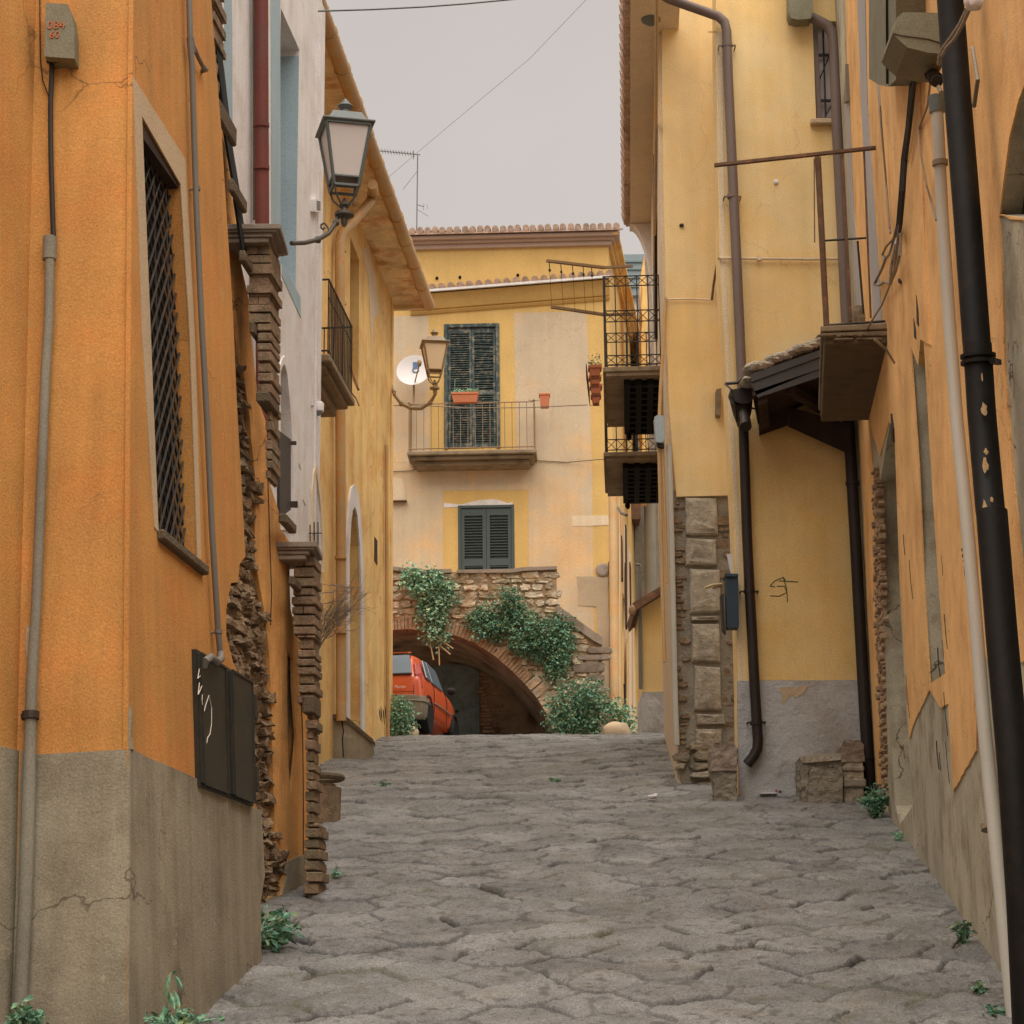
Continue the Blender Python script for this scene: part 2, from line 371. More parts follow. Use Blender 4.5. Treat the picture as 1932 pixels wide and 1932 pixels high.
M['boxblue'] = mat('pale blue grey box', (158, 176, 184), var=.06, rough=.5, bump=0)
M['boxnavy'] = mat('dark blue box', (48, 66, 80), var=.12, rough=.5, bump=.05)
M['boxgrey'] = mat('grey green plastic box', (128, 122, 96), var=.14, rough=.7, bump=.1, stain=(106, 96, 70), stain_amt=.5, stain_scale=8)
M['cable'] = mat('light grey cable', (140, 122, 98), var=.1, rough=.6, bump=0)
M['cabledark'] = mat('dark cable', (46, 37, 29), var=.2, rough=.6, bump=.1)
M['carred'] = mat('orange red car paint', (244, 96, 22), var=.05, rough=.22, bump=0, grain=.0, spec=.7)
M['carplastic'] = mat('grey bumper plastic', (140, 128, 106), var=.06, rough=.55, bump=0)
M['carglass'] = mat('reflection blue car glass', (120, 140, 156), var=.05, rough=.08, bump=0, grain=0, spec=.9)  # bluish reflection put into the glass colour
M['tyre'] = mat('tyre rubber', (34, 32, 30), var=.1, rough=.8)
M['taillight'] = mat('red lamp plastic', (190, 52, 24), var=.03, rough=.2, bump=0, spec=.7)
M['leaf'] = mat('green leaves', (98, 152, 122), var=.35, grain=.4, blotch=9, stain=(160, 158, 96), stain_amt=.6, stain_scale=11, bump=0, rough=.7, fine=.4)
M['leafblue'] = mat('grey green leaves', (130, 182, 150), var=.35, grain=.4, blotch=9, stain=(186, 178, 120), stain_amt=.6, stain_scale=11, bump=0, rough=.7, fine=.4)
M['twig'] = mat('bare grey twigs', (134, 116, 98), var=.2, bump=0)
M['rootpale'] = mat('pale dry stems', (190, 160, 112), var=.2, bump=0)
M['letter'] = mat('white lettering', (226, 210, 190), var=.05, bump=0)
M['orangeink'] = mat('orange stencil paint', (196, 108, 56), var=.2, bump=0)
M['greenink'] = mat('dark green marker', (84, 98, 60), var=.1, bump=0)
M['paper'] = mat('printed paper', (206, 184, 150), var=.15, bump=0)
M['paperwhite'] = mat('white tissue', (224, 216, 216), var=.04, bump=0)
M['inkred'] = mat('red print', (160, 74, 60), var=.1, bump=0)
M['inkblue'] = mat('blue print', (88, 84, 120), var=.1, bump=0)
M['greystripe'] = mat('blue grey paint band', (176, 170, 168), var=.06, streak=.04)
M['farroof'] = mat('haze blue far roof', (140, 156, 160), var=.06, bump=0)  # distance haze put into the roof colour
M['farwhite'] = mat('far white wall', (224, 214, 204), var=.03, bump=0)
M['hill'] = mat('haze blue roof rail', (128, 146, 148), var=.1, bump=0)  # haze blue put into the colour of the far roof rails
M['earth'] = mat('packed earth', (120, 106, 90), var=.2, bump=.5)
# ================================================================== GROUND
def vnoise(x, y, seed):
    rs = np.random.RandomState(seed); T = rs.rand(64, 64)
    xi = np.floor(x).astype(int); yi = np.floor(y).astype(int); fx = x-xi; fy = y-yi
    fx = fx*fx*(3-2*fx); fy = fy*fy*(3-2*fy)
    g = lambda a, b: T[a % 64, b % 64]
    return (g(xi, yi)*(1-fx)+g(xi+1, yi)*fx)*(1-fy)+(g(xi, yi+1)*(1-fx)+g(xi+1, yi+1)*fx)*fy
def paving():
    ys = [9.6]
    while ys[-1] < 38.2: ys.append(ys[-1]+.0125+.0011*(ys[-1]-9))
    ys = np.array(ys); xs = np.arange(-4.4, 4.8, .0155)
    X, Y = np.meshgrid(xs, ys); Yl = Y*1.02
    X2 = X+(vnoise(X*1.6, Y*1.6, 1)-.5)*.07+(vnoise(X*7, Y*7, 2)-.5)*.030
    Y2 = Yl+(vnoise(X*1.6+9, Y*1.6, 3)-.5)*.07+(vnoise(X*7, Y*7+5, 4)-.5)*.030
    S = .50
    A = (X2*.80+Y2*.60)/(S*1.25); B = (Y2*.80-X2*.60)/S
    rs = np.random.RandomState(5); J = rs.rand(128, 128, 6)
    ai = np.floor(A).astype(int); bi = np.floor(B).astype(int)
    best = np.full(A.shape, 9.0); sec = np.full(A.shape, 9.0); cax = np.zeros(A.shape); cay = np.zeros(A.shape); sbx = np.zeros(A.shape); sby = np.zeros(A.shape); ia = np.zeros(A.shape, int); ib = np.zeros(A.shape, int)
    for da in (-1, 0, 1):
        for db in (-1, 0, 1):
            a = ai+da; b = bi+db; j = J[a % 128, b % 128]
            off = np.where(b % 2 == 0, .0, .42)
            px_ = a+.5+(j[..., 0]-.5)*.34+off; py_ = b+.5+(j[..., 1]-.5)*.22
            d = np.hypot(A-px_, B-py_)
            nb = d < best
            sec2 = np.where(nb, best, np.where(d < sec, d, sec)); sbx = np.where(nb, cax, np.where(d < sec, px_, sbx)); sby = np.where(nb, cay, np.where(d < sec, py_, sby)); sec = sec2
            cax = np.where(nb, px_, cax); cay = np.where(nb, py_, cay); ia = np.where(nb, a, ia); ib = np.where(nb, b, ib); best = np.where(nb, d, best)
    dd = np.hypot(sbx-cax, sby-cay)+1e-6
    e = (sec**2-best**2)/(2*dd)*S
    j = J[ia % 128, ib % 128]
    sm = lambda t: np.clip(t, 0, 1)**2*(3-2*np.clip(t, 0, 1))
    fill = vnoise(X*1.9, Y*1.9, 8)                      # some joints are filled flush with dirt
    depth = .012+.045*np.clip(fill*2.6-1.1, 0, 1)
    gw = .013+.008*vnoise(X*3, Y*3, 9)
    groove = 1-sm((e-.3*gw)/gw)
    Z = np.array([zg(v) for v in ys])[:, None] - depth*groove
    Z = Z + .004*sm(e/.05) + (j[..., 2]-.5)*.030 + ((j[..., 3]-.5)*(A-cax)+(j[..., 4]-.5)*(B-cay))*.04
    n1 = vnoise(X*4, Y*3, 11); n2 = vnoise(X*11, Y*8, 12); n3 = vnoise(X*26, Y*18, 13); n4 = vnoise(X*9+3, Y*5, 14)
    pit = sm((n2*.5+n3*.5-.62)/.16)                    # spalled hollows: dirt, plus dark specks painted in place of relief shade
    Z = Z + (vnoise(X*.7, Y*.45, 10)-.5)*.05 + (n1-.5)*.010 + (n2-.5)*.014 + (n3-.5)*.019 - pit*.007
    ridge = sm((.035-np.abs(n4-.5))/.03)*sm((vnoise(X*1.3, Y*1.3, 15)-.55)/.15)   # broken chips and splits
    Z = Z - ridge*.008
    lay = sm((vnoise(X*2.1, Y*1.2, 16)-.5)/.05)*.005   # worn steps between layers of the stone
    Z = Z + lay
    nx = len(xs); ny = len(ys)
    co = np.stack([X, Y, Z], -1).reshape(-1, 3).astype(np.float32)
    idx = (np.arange(ny-1)[:, None]*nx+np.arange(nx-1)[None, :]).reshape(-1)
    fc = np.stack([idx, idx+1, idx+1+nx, idx+nx], -1).astype(np.int32)
    me = bpy.data.meshes.new('street'); me.vertices.add(len(co)); me.vertices.foreach_set('co', co.ravel())
    me.loops.add(fc.size); me.loops.foreach_set('vertex_index', fc.ravel()); me.polygons.add(len(fc))
    me.polygons.foreach_set('loop_start', np.arange(0, fc.size, 4, dtype=np.int32)); me.update(); me.validate()
    for nm, arr in (('joint', np.clip(np.maximum(groove*(.55+.45*np.clip(fill*2.6-1.1, 0, 1)), np.maximum(pit*.5, ridge*.45)), 0, 1)), ('tone', j[..., 5])):  # joint dirt, with pit and ridge darkening that paints in relief shade
        at = me.attributes.new(nm, 'FLOAT', 'POINT'); at.data.foreach_set('value', arr.reshape(-1).astype(np.float32))
    me.shade_smooth()
    o = bpy.data.objects.new('street', me); COL.objects.link(o); o['kind'] = 'structure'
    mt = mat('basalt slabs', (130, 128, 125), var=.24, stain=(112, 106, 98), stain_amt=.7, stain_scale=3.2, chips=(172, 162, 152), chip_amt=.25, blotch=2, bump=1.0, bscale=40, grain=.42, rough=.7, fine=.8, spec=.35)  # light worn chips also stand in for weak relief shading
    n = mt.node_tree; N = n.nodes; b = [q for q in N if q.type == 'BSDF_PRINCIPLED'][0]; src = b.inputs['Base Color'].links[0].from_socket
    at = N.new('ShaderNodeAttribute'); at.attribute_name = 'tone'; mr = N.new('ShaderNodeMapRange'); mr.inputs[3].default_value = .84; mr.inputs[4].default_value = 1.15; n.links.new(at.outputs['Fac'], mr.inputs[0])
    sc_ = N.new('ShaderNodeVectorMath'); sc_.operation = 'SCALE'; n.links.new(src, sc_.inputs[0]); n.links.new(mr.outputs[0], sc_.inputs['Scale'])
    aj = N.new('ShaderNodeAttribute'); aj.attribute_name = 'joint'; mx = N.new('ShaderNodeMix'); mx.data_type = 'RGBA'
    n.links.new(aj.outputs['Fac'], mx.inputs[0]); n.links.new(sc_.outputs[0], mx.inputs[6])
    # joint filling: dark earth with moss in patches; also colours the relief-shade specks
    ns = N.new('ShaderNodeTexNoise'); ns.inputs['Scale'].default_value = .8; g = N.new('ShaderNodeNewGeometry'); n.links.new(g.outputs['Position'], ns.inputs['Vector'])
    m2 = N.new('ShaderNodeMix'); m2.data_type = 'RGBA'; r2 = N.new('ShaderNodeMapRange'); r2.inputs[1].default_value = .5; r2.inputs[2].default_value = .62; n.links.new(ns.outputs['Fac'], r2.inputs[0]); n.links.new(r2.outputs[0], m2.inputs[0])
    m2.inputs[6].default_value = lin((48, 43, 42)); m2.inputs[7].default_value = lin((92, 90, 62)); n.links.new(m2.outputs[2], mx.inputs[7])
    n.links.new(mx.outputs[2], b.inputs['Base Color'])
    me.materials.append(mt)
paving()
g = MB(); ys = [-60, -20, 0, 3, 6, 8, 9.7, 12, 15, 18, 21, 24, 27, 30, 32, 34, 35, 36, 37, 38.1, 60, 300]
for i, y in enumerate(ys):
    z = zg(y) - (.10 if 9.7 < y < 38.15 else .0)
    g.v += [(-200, y, z), (200, y, z)]
g.f = [(2*i, 2*i+1, 2*i+3, 2*i+2) for i in range(len(ys)-1)]
part('ground', g, M['earth'], kind='structure')

# ================================================================== LEFT: near orange house (A)
K = Vector((-2.06, 11.4, zg(11.4)))
J85 = px(42, 1419, 11.72); J0 = Vector((-4.9, 4.0, 0))
A2 = Pl(K, (-1.70, 14.5, 0), batter=.052, side=True)
Ktop = A2.at(252, 150); Kbot = A2.at(238, 2150)
A1 = Pl(Kbot, (J85.x, J85.y, Kbot.z), p2=Ktop)
jb = A1.at(14, 2150); jt = A1.at(78, -420)
A0 = Pl(jb, (J0.x, J0.y, jb.z), p2=jt)
house = thing('corner_house', 'large orange plastered house with a grey base, nearest on the left', 'house', (K.x, K.y, K.z))
ctop = -130
a2out = A2.px([(253, ctop), (250, 150), (243, 1200), (238, 2150), (489, 2150), (490, 1806), (489, 1700), (497, 1650), (490, 1540), (470, 1480), (458, 1290), (440, 1250), (427, 1200), (427, 1150), (436, 1100), (449, 1098), (452, 1065), (463, 1050), (455, 900), (447, 760), (440, 600), (418, 250), (405, 90), (396, -40), (385, ctop)])
win = A2.px([(266, 218), (340, 347), (358, 644), (372, 1062), (297, 1003), (283, 644)])
mb = MB().wall(A2, a2out, [win], thick=.03, rdepth=.17, back=False)
part('wall', mb, M['orangeA'], house)
a1out = A1.px([(71, ctop), (253, ctop), (250, 150), (243, 1200), (238, 2150), (14, 2150)])
part('front_wall', MB().wall(A1, a1out, thick=.03, back=False), M['orangeA'], house)
b0 = A0.st(14, 2150); t0_ = A0.st(71, ctop)
part('side_wall', MB().wall(A0, [b0, t0_, (9.5, t0_[1]), (9.5, b0[1]-1)], thick=.3), M['orangeA'], house)
# grey base, 12 mm proud
part('plinth', MB().prism(A2, A2.px([(242, 1414), (253, 1417), (276, 1430), (300, 1439), (370, 1470), (420, 1497), (461, 1519), (490, 1529), (497, 1650), (489, 1700), (490, 1806), (489, 2150), (238, 2150)]), -.05, .012), M['plinth'], house)
part('plinth', MB().prism(A1, rag(A1.px([(42, 1419), (70, 1423), (160, 1420), (243, 1414), (238, 2150), (14, 2150)]), .004, .25, 2), -.05, .012).prism(A1, A1.px([(236, 1413), (239, 1385), (237, 1360), (246, 1330), (249, 1350), (247, 1390), (251, 1414)]), -.03, .008), M['plinth'], house)
q = A0.px([(42, 1419)])[0]
part('plinth', MB().prism(A0, [q, (9.5, q[1]), (9.5, q[1]-6), b0], -.05, .012), M['plinth'], house)
# window: beige surround, iron lattice, sill
f = part('window', MB().wall(A2, A2.px([(250, 145), (348, 300), (367, 644), (378, 1052), (372, 1062), (297, 1003), (290, 994), (268, 644)]), [A2.px([(266.5, 219), (339.5, 348), (357.5, 644), (371.5, 1060), (297.5, 1002), (283.5, 644)])], thick=.006, off=.006, back=False), M['beige'], house)
ws = [p[0] for p in win]; wt = [p[1] for p in win]
lat = MB(); s0, s1 = min(ws)-.05, max(ws)+.05; t0, t1 = min(wt), max(wt)
W_ = s1-s0; stp = .155
for sg in (1, -1):
    t = t0-W_*1.25
    while t < t1+W_*1.25:
        a_, b_ = (t, t+W_*1.25) if sg > 0 else (t+W_*1.25, t)
        o_ = -.075 if sg > 0 else -.088
        lat.tube([A2.P(s0+W_*k/6, a_+(b_-a_)*k/6, o_) for k in range(7)], .0085, 6); t += stp
for k in (0, .25, .5, .75, 1): lat.tube([A2.P(s0+W_*k, t0, -.082), A2.P(s0+W_*k, t1, -.082)], .006, 6)
part('lattice', lat, M['iron'], f)
part('pane', MB().boxpl(A2, s0, s1, t0, t1, -.19, -.15), M['dark'], f)  # black slab standing in for the dark interior behind the lattice
sil = A2.px([(297, 1006), (373, 1066)])
tt = A2.px([(297, 1003)])[0][1]
part('sill', MB().boxpl(A2, win[4][0]-.01, win[3][0]+.12, tt-.055, tt+.012, -.15, .05), M['ledge'], f, bevel=.012)
part('lintel', MB().boxpl(A2, win[0][0]+.02, win[1][0]-.01, min(win[0][1], win[1][1])-.035, max(win[0][1], win[1][1])-.012, -.15, -.01), M['wood'], f)
# thin grey service pipe down the side
pp = [A2.at(u, v, .05) for u, v in [(353, -420), (356, -30), (358, 40), (359, 85), (362, 120), (370, 380), (380, 600), (391, 800), (400, 1000), (412, 1195), (416, 1235)]]
pm = MB().tube(pp, .021, 10)
pm.tube([A2.at(359, 72, .05), A2.at(362, 100, .05)], .028, 10).tube([A2.at(u, v, .05) for u, v in ((364, 85), (374, 108), (384, 128))], .016, 8).tube([A2.at(384, 127, .05), A2.at(389, 131, .05), A2.at(380, 134, .0)], .019, 8)
pm.tube([A2.at(416, 1232, .05), A2.at(417, 1243, .07), A2.at(410, 1249, .09), A2.at(398, 1240, .09), A2.at(388, 1246, .07), A2.at(384, 1258, .05)], .026, 10)
for u, v in ((371, 356), (412, 1192)): pm.tube([A2.at(u-14, v+2, .0), A2.at(u+4, v, .055)], .007, 6).lathe(A2.at(u, v, .05)-Vector((0, 0, .012)), [(.027, 0), (.027, .024)], 12)
part('service_pipe', pm, M['pipegrey'], house, smooth=True)
# meter cabinet, two doors
cab = thing('meter_cabinet', 'dark metal meter cabinet with a white scrawl, low on the orange corner house', 'cabinet', A2.at(415, 1480), None)
q = [A2.st(*p) for p in ((363, 1232), (464, 1290), (469, 1516), (370, 1478))]
lo = [q[3], q[2]]; hi = [q[0], q[1]]
def lerp(a, b, k): return (a[0]+(b[0]-a[0])*k, a[1]+(b[1]-a[1])*k)
for nm, k0, k1, o in (('door', 0, .50, .045), ('door', .54, 1, .055)):
    d = part(nm, MB().prism(A2, [lerp(lo[0], lo[1], k0), lerp(lo[0], lo[1], k1), lerp(hi[0], hi[1], k1), lerp(hi[0], hi[1], k0)], -.02, o), M['cabinet'], cab, bevel=.006)
    fr = MB()
    c = [lerp(lo[0], lo[1], k0+.03), lerp(lo[0], lo[1], k1-.03), lerp(hi[0], hi[1], k1-.03), lerp(hi[0], hi[1], k0+.03)]
    for i in range(4): fr.bar(A2.P(*c[i], o), A2.P(*c[(i+1) % 4], o), .016, .016, A2.n)
    part('rim', fr, M['cabinet'], d)
part('frame', MB().prism(A2, [(lo[0][0]-.02, lo[0][1]-.02), (lo[1][0]+.02, lo[1][1]-.02), (hi[1][0]+.02, hi[1][1]+.02), (hi[0][0]-.02, hi[0][1]+.02)], -.03, .03), M['cabinet'], cab)
hin = MB()
for k in (.2, .8):
    a = lerp(lo[1], hi[1], k); hin.boxpl(A2, a[0]-.01, a[0]+.05, a[1]-.09, a[1]+.09, .0, .07)
part('hinge', hin, M['cabinet'], cab, bevel=.006)
scr = [(376, 1288), (374, 1310), (380, 1296), (383, 1290), (381, 1320), (384, 1345), (388, 1330), (394, 1312), (399, 1335), (399, 1365), (396, 1385), (391, 1393), (390, 1402)]
part('scrawl', MB().tube([A2.at(u, v, .047) for u, v in scr], .0035, 4).tube([A2.at(u, v, .047) for u, v in ((376, 1262), (373, 1280), (378, 1275))], .003, 4), M['letter'], cab)
# grey telephone box + conduit in the inner corner
bx = thing('junction_box', 'grey green junction box with orange stencilled digits, high on the orange corner house', 'junction box', A1.at(113, 110), None)
a1q = [A1.st(*p) for p in ((107, 128), (179, 128))]
bp = [A1.st(*p, .12) for p in ((84, 108), (141, 112), (141, 60), (136, 26), (128, 9), (87, 7))]
part('cover', MB().prism(A1, bp, .0, .13), M['boxgrey'], bx, bevel=.012, seg=2)
gl = MB()
for u in (90, 97, 104, 110): gl.tube([A1.at(u, 108, .07), A1.at(u+1, 119, .06)], .011, 8)
part('gland', gl, M['cabledark'], bx)
def text(s, size, mtx, mt, name='lettering', parent=None, ext=.002, **k):
    c = bpy.data.curves.new('t', 'FONT'); c.body = s; c.size = size; c.extrude = ext; c.align_x = 'CENTER'; c.align_y = 'CENTER'
    for a, b in k.items(): setattr(c, a, b)
    o = bpy.data.objects.new('t', c); COL.objects.link(o); bpy.context.view_layer.update()
    me = bpy.data.meshes.new_from_object(o.evaluated_get(bpy.context.evaluated_depsgraph_get())); bpy.data.objects.remove(o)
    me.transform(mtx); me.transform(Matrix.Translation(-wl(parent))); me.materials.clear(); me.materials.append(mt); me.name = name
    r = bpy.data.objects.new(name, me); COL.objects.link(r); r.parent = parent; return r
def basis(p, x, y):
    x = Vector(x).normalized(); z = x.cross(Vector(y)).normalized(); y = z.cross(x)
    return Matrix(((x.x, y.x, z.x, p.x), (x.y, y.y, z.y, p.y), (x.z, y.z, z.z, p.z), (0, 0, 0, 1)))
dx = A1.d if A1.d.x > 0 else -A1.d
text('084', .078, basis(A1.at(106, 48, .134), dx, A1.w), M['orangeink'], 'stencil', bx)
text('60', .07, basis(A1.at(103, 66, .134), dx, A1.w), M['orangeink'], 'stencil', bx)
cn = thing('cable_conduit', 'black cable running down into a tall dusty grey conduit on the orange corner house', 'conduit', A1.at(60, 1350), None)
part('cable', MB().tube([A1.at(u, v, .04) for u, v in ((97, 108), (98, 130), (95, 200), (96, 300), (99, 400), (101, 455))], .016, 8).tube([A1.at(u, v, .02) for u, v in ((76, -430), (75, 0), (76, 110), (80, 150), (92, 182))], .004, 5), M['cabledark'], cn, smooth=True)
part('cap', MB().tube([A1.at(94, 448, .045), A1.at(93, 490, .045)], .042, 12), M['pipecem'], cn, smooth=True)
cpts = [(94, 480), (92, 600), (86, 700), (80, 850), (74, 1000), (68, 1150), (60, 1280), (58, 1350), (54, 1500), (48, 1700), (40, 1850), (36, 2000), (32, 2150)]
part('pipe', MB().tube([A1.at(u, v, .05) for u, v in cpts], [.030]*6+[.034]*2+[.040]*5, 12), M['pipecem'], cn, smooth=True)
part('clamp', MB().tube([A1.at(57.8, 1343, .05), A1.at(57.6, 1357, .05)], .050, 12).bar(A1.at(40, 1352, .05), A1.at(58, 1350, .05), .03), M['iron'], cn)
part('mortar_strip', MB().prism(A1, rag(A1.px([(84, 640), (88, 700), (80, 900), (72, 1050), (66, 1180), (50, 1185), (52, 1290), (58, 1330), (70, 1330), (74, 1180), (86, 900), (96, 640)]), .008, .1, 3), -.02, .012), M['patch'], cn)

# ================================================================== LEFT: ruined gate wall with brick piers (B)
g1 = gp(500, 1700); g2 = gp(610, 1652)
B = Pl(g1, g2)
ruin = thing('buttressed_wall', 'crumbling orange wall with stepped brick piers and exposed rubble', 'wall', g1)
sil = [(360, 1720), (360, ctop), (398, ctop), (398, -40), (408, 130), (415, 200), (430, 262), (437, 370), (452, 420), (455, 500), (468, 560), (470, 600), (487, 752), (503, 800), (505, 900), (526, 965), (530, 1000), (545, 1020), (548, 1150), (573, 1240), (575, 1340), (590, 1370), (592, 1500), (600, 1600), (606, 1652), (606, 1790), (360, 1900)]
part('core', MB().wall(B, B.px(sil), thick=.5, off=-.03), M['rubble'], ruin)
pl1 = [(362, ctop), (397, ctop), (397, -40), (407, 130), (414, 200), (429, 262), (436, 370), (451, 420), (454, 500), (467, 560), (469, 600), (486, 752), (502, 800), (504, 900), (525, 965), (529, 1000), (544, 1020), (547, 1150), (572, 1240), (574, 1340), (589, 1370), (591, 1500), (599, 1600), (605, 1655), (605, 1790), (493, 1800), (493, 1703), (506, 1690), (529, 1688), (537, 1640), (533, 1612), (518, 1600), (512, 1400), (511, 1330), (507, 1240), (497, 1150), (478, 1050), (482, 930), (470, 790), (456, 690), (445, 600), (430, 480)]
exp = B.px([(541, 1226), (550, 1245), (553, 1330), (558, 1390), (553, 1450), (548, 1500), (543, 1440), (541, 1330)])
part('plaster', MB().wall(B, rag(B.px(pl1[:24])+B.px(pl1[24:]), .006, .15, 4), [rag(exp, .006, .1, 5)], thick=.035, rdepth=.02, off=.005), M['orangeB'], ruin)
part('plinth', MB().prism(B, rag(B.px([(520, 1640), (548, 1622), (573, 1612), (600, 1622), (606, 1660), (606, 1800), (493, 1820), (493, 1706), (506, 1693), (529, 1691), (538, 1650)]), .006, .1, 6), -.02, .014), M['plinth'], ruin)
part('crack', MB().tube([B.at(u, v, .006) for u, v in ((565, 1240), (571, 1400), (572, 1500), (572, 1650), (570, 1700))], .006, 5).tube([B.at(u, v, .006) for u, v in ((505, 900), (508, 1000), (512, 1120), (510, 1180))], .006, 5), M['cabledark'], ruin)
rub = [(437, 600), (456, 690), (470, 790), (482, 930), (478, 1050), (497, 1150), (507, 1240), (511, 1330), (512, 1400), (518, 1600), (533, 1612), (537, 1640), (529, 1688), (493, 1703), (480, 1700), (425, 1250), (415, 1100), (440, 1050)]
part('exposed_stones', MB().stones(B, B.px(rub), w=.19, h=.095, off=-.03, dep=.06, seed=5, rough=.045, gap=.006), M['rubble'], ruin)
# broken diagonal buttress edge and ledges
def ledge(name, u0, um, u1, v0, v1, y, m_, par, tilt=0):
    a = px(u0, v0, y); b = px(um, v0, y); c = px(um, v1, y)
    y2 = y
    for _ in range(400):
        y2 += .01
        p = Vector((b.x+.1*(y2-y), y2, b.z)); dd = p-CAM; k = dd.dot(fw)
        if CX+F*dd.dot(rt)/k >= u1: break
    sh = Vector((.1*(y2-y), y2-y, 0)); hh = Vector((0, 0, c.z-b.z)); a.z = b.z
    tl = Vector((0, 0, tilt))
    return part(name, MB().hexa([a+hh, b+hh, b+sh+hh+tl, a+sh+hh+tl, a, b, b+sh+tl, a+sh+tl]), M[m_], par, bevel=.012)
def brick_pier(name, ul, um, ur, v0, v1, y, par, course=.085, stepf=None, seed=2):
    rn = random.Random(seed)
    a = px(ul, v1, y); b = px(um, v1, y); zt = px(um, v0, y).z; zb = px(um, v1, y).z
    y2 = y
    for _ in range(500):
        y2 += .01; p = Vector((b.x+.1*(y2-y), y2, (zt+zb)/2)); dd = p-CAM
        um_ = Vector((b.x, y, (zt+zb)/2))-CAM
        if F*dd.dot(rt)/dd.dot(fw)-F*um_.dot(rt)/um_.dot(fw) >= ur-um: break
    mb_ = MB(); z = zb; i = 0
    lean = (px(um, v0, y).x-px(um, v1, y).x)/max(zt-zb, .1)
    while z < zt-.01:
        h = min(course*rn.uniform(.85, 1.15), zt-z); o = rn.uniform(-.012, .012)+(.014 if i % 2 else 0)
        lx = lean*(z-zb); sh = .1*(y2-y)
        tl = rn.uniform(-.008, .008)
        x0 = a.x+lx+rn.uniform(-.01, .01); x1 = b.x+lx+o; ya = y-o-rn.uniform(0, .012); yb = y2+rn.uniform(-.02, .02)
        nb = 1 if (i % 5 == 2 and x1-x0 > .14) else 0
        for kx in range(nb+1):
            xa = x0+(x1-x0)*kx/(nb+1); xb = x0+(x1-x0)*(kx+1)/(nb+1)-(.006 if kx < nb else 0)
            mb_.hexa([Vector(p) for p in ((xa, ya, z+.016), (xb, ya, z+.016), (xb+sh, yb, z+.016+tl), (xa+sh, yb, z+.016+tl), (xa, ya, z+h), (xb, ya, z+h), (xb+sh, yb, z+h+tl), (xa+sh, yb, z+h+tl))])
        mb_.hexa([Vector(p) for p in ((x0+.02, ya+.03, z-.004), (x1-.02, ya+.03, z-.004), (x1-.02+sh, yb-.03, z-.004), (x0+.02+sh, yb-.03, z-.004), (x0+.02, ya+.03, z+.012), (x1-.02, ya+.03, z+.012), (x1-.02+sh, yb-.03, z+.012), (x0+.02+sh, yb-.03, z+.020))])
        z += h; i += 1
    return part(name, mb_, M['brick'], par, bevel=.007)
brick_pier('brick_edge', 392, 401, 421, -300, 95, 15.6, ruin, seed=3)
brick_pier('brick_edge', 396, 406, 421, 95, 192, 15.6, ruin, seed=4)
ledge('ledge', 405, 416, 447, 186, 222, 15.3, 'ledge', ruin)
ledge('ledge', 430, 441, 467, 336, 360, 15.7, 'ledge', ruin)
ledge('ledge', 450, 463, 487, 471, 492, 16.0, 'ledge', ruin)
ledge('ledge', 470, 480, 506, 606, 628, 16.2, 'ledge', ruin)
ledge('ledge', 525, 541, 560, 968, 986, 17.2, 'ledge', ruin)
ledge('ledge', 543, 556, 575, 1086, 1104, 17.3, 'ledge', ruin)
brick_pier('brick_pier', 468, 508, 527, 462, 612, 16.3, ruin, seed=5)
brick_pier('brick_pier', 485, 510, 527, 612, 745, 16.3, ruin, seed=6)
ledge('ledge', 483, 508, 528, 738, 758, 16.25, 'ledge', ruin)
brick_pier('brick_edge', 503, 511, 526, 758, 905, 16.5, ruin, seed=7)
def cap(par, u0, um, u1, v0, v1, y, dep):
    a = px(u0, v0, y); b = px(um, v0, y); c = px(um, v1, y); H = b.z-c.z
    mb_ = MB(); prof = [(0, .0, .34), (.34, -.025, .46), (.46, -.07, .70), (.70, -.10, 1.0)]
    for k0, ins, k1 in prof:
        mb_.box(a.x-.5, b.x+ins, y-.0-ins if False else y-ins*.6-.0, y+dep+ins, b.z-H*k1, b.z-H*k0)
    return part('capital', mb_, M['capital'], par, bevel=.010, seg=2)
cap(ruin, 470, 529, 551, 421, 452, 16.15, .62)
cap(ruin, 560, 598, 620, 1021, 1052, 17.45, .55)
brick_pier('brick_pier', 552, 592, 604, 1050, 1200, 17.6, ruin, seed=8)
brick_pier('brick_pier', 562, 592, 604, 1200, 1330, 17.6, ruin, seed=12)
ledge('ledge', 570, 592, 606, 1312, 1345, 17.5, 'ledge', ruin)
brick_pier('brick_pier', 577, 592, 604, 1345, 1555, 17.6, ruin, seed=9)
# dark netting leaves standing on the ledges
for (ua, va), (ub, vb), y in (((419, 95), (433, 218), 15.8), ((436, 258), (454, 368), 16.1), ((455, 385), (467, 471), 16.2)):
    p0 = px(ub-9, vb, y-.2); p1 = px(ub, vb, y+.2); p3 = px(ua, va, y+.1)
    sh = MB().hexa([p0, p1, p1+Vector((-.02, .02, 0)), p0+Vector((-.02, .02, 0)), p3-Vector((.03, .2, 0)), p3, p3+Vector((-.02, .02, 0)), p3-Vector((.05, .18, 0))])
    part('shutter_leaf', sh, M['dark'], ruin, label='dark shutter leaf seen edge on')
brick_pier('brick_pier', 574, 603, 617, 1553, 1690, 17.62, ruin, seed=15)
tub = thing('planter_tub', 'low round brick planter with a dark rim beside the orange buttressed wall', 'planter', gp(600, 1545))
c = gp(600, 1545); rr = (645-600)*c.y/F*1.03
zt = px(600, 1466, c.y).z
part('bowl', MB().lathe((c.x, c.y, c.z-.1), [(rr*.9, 0), (rr*.93, zt-c.z-.02), (rr*.7, zt-c.z-.02), (rr*.7, zt-c.z+.02)], 28), M['brick'], tub)
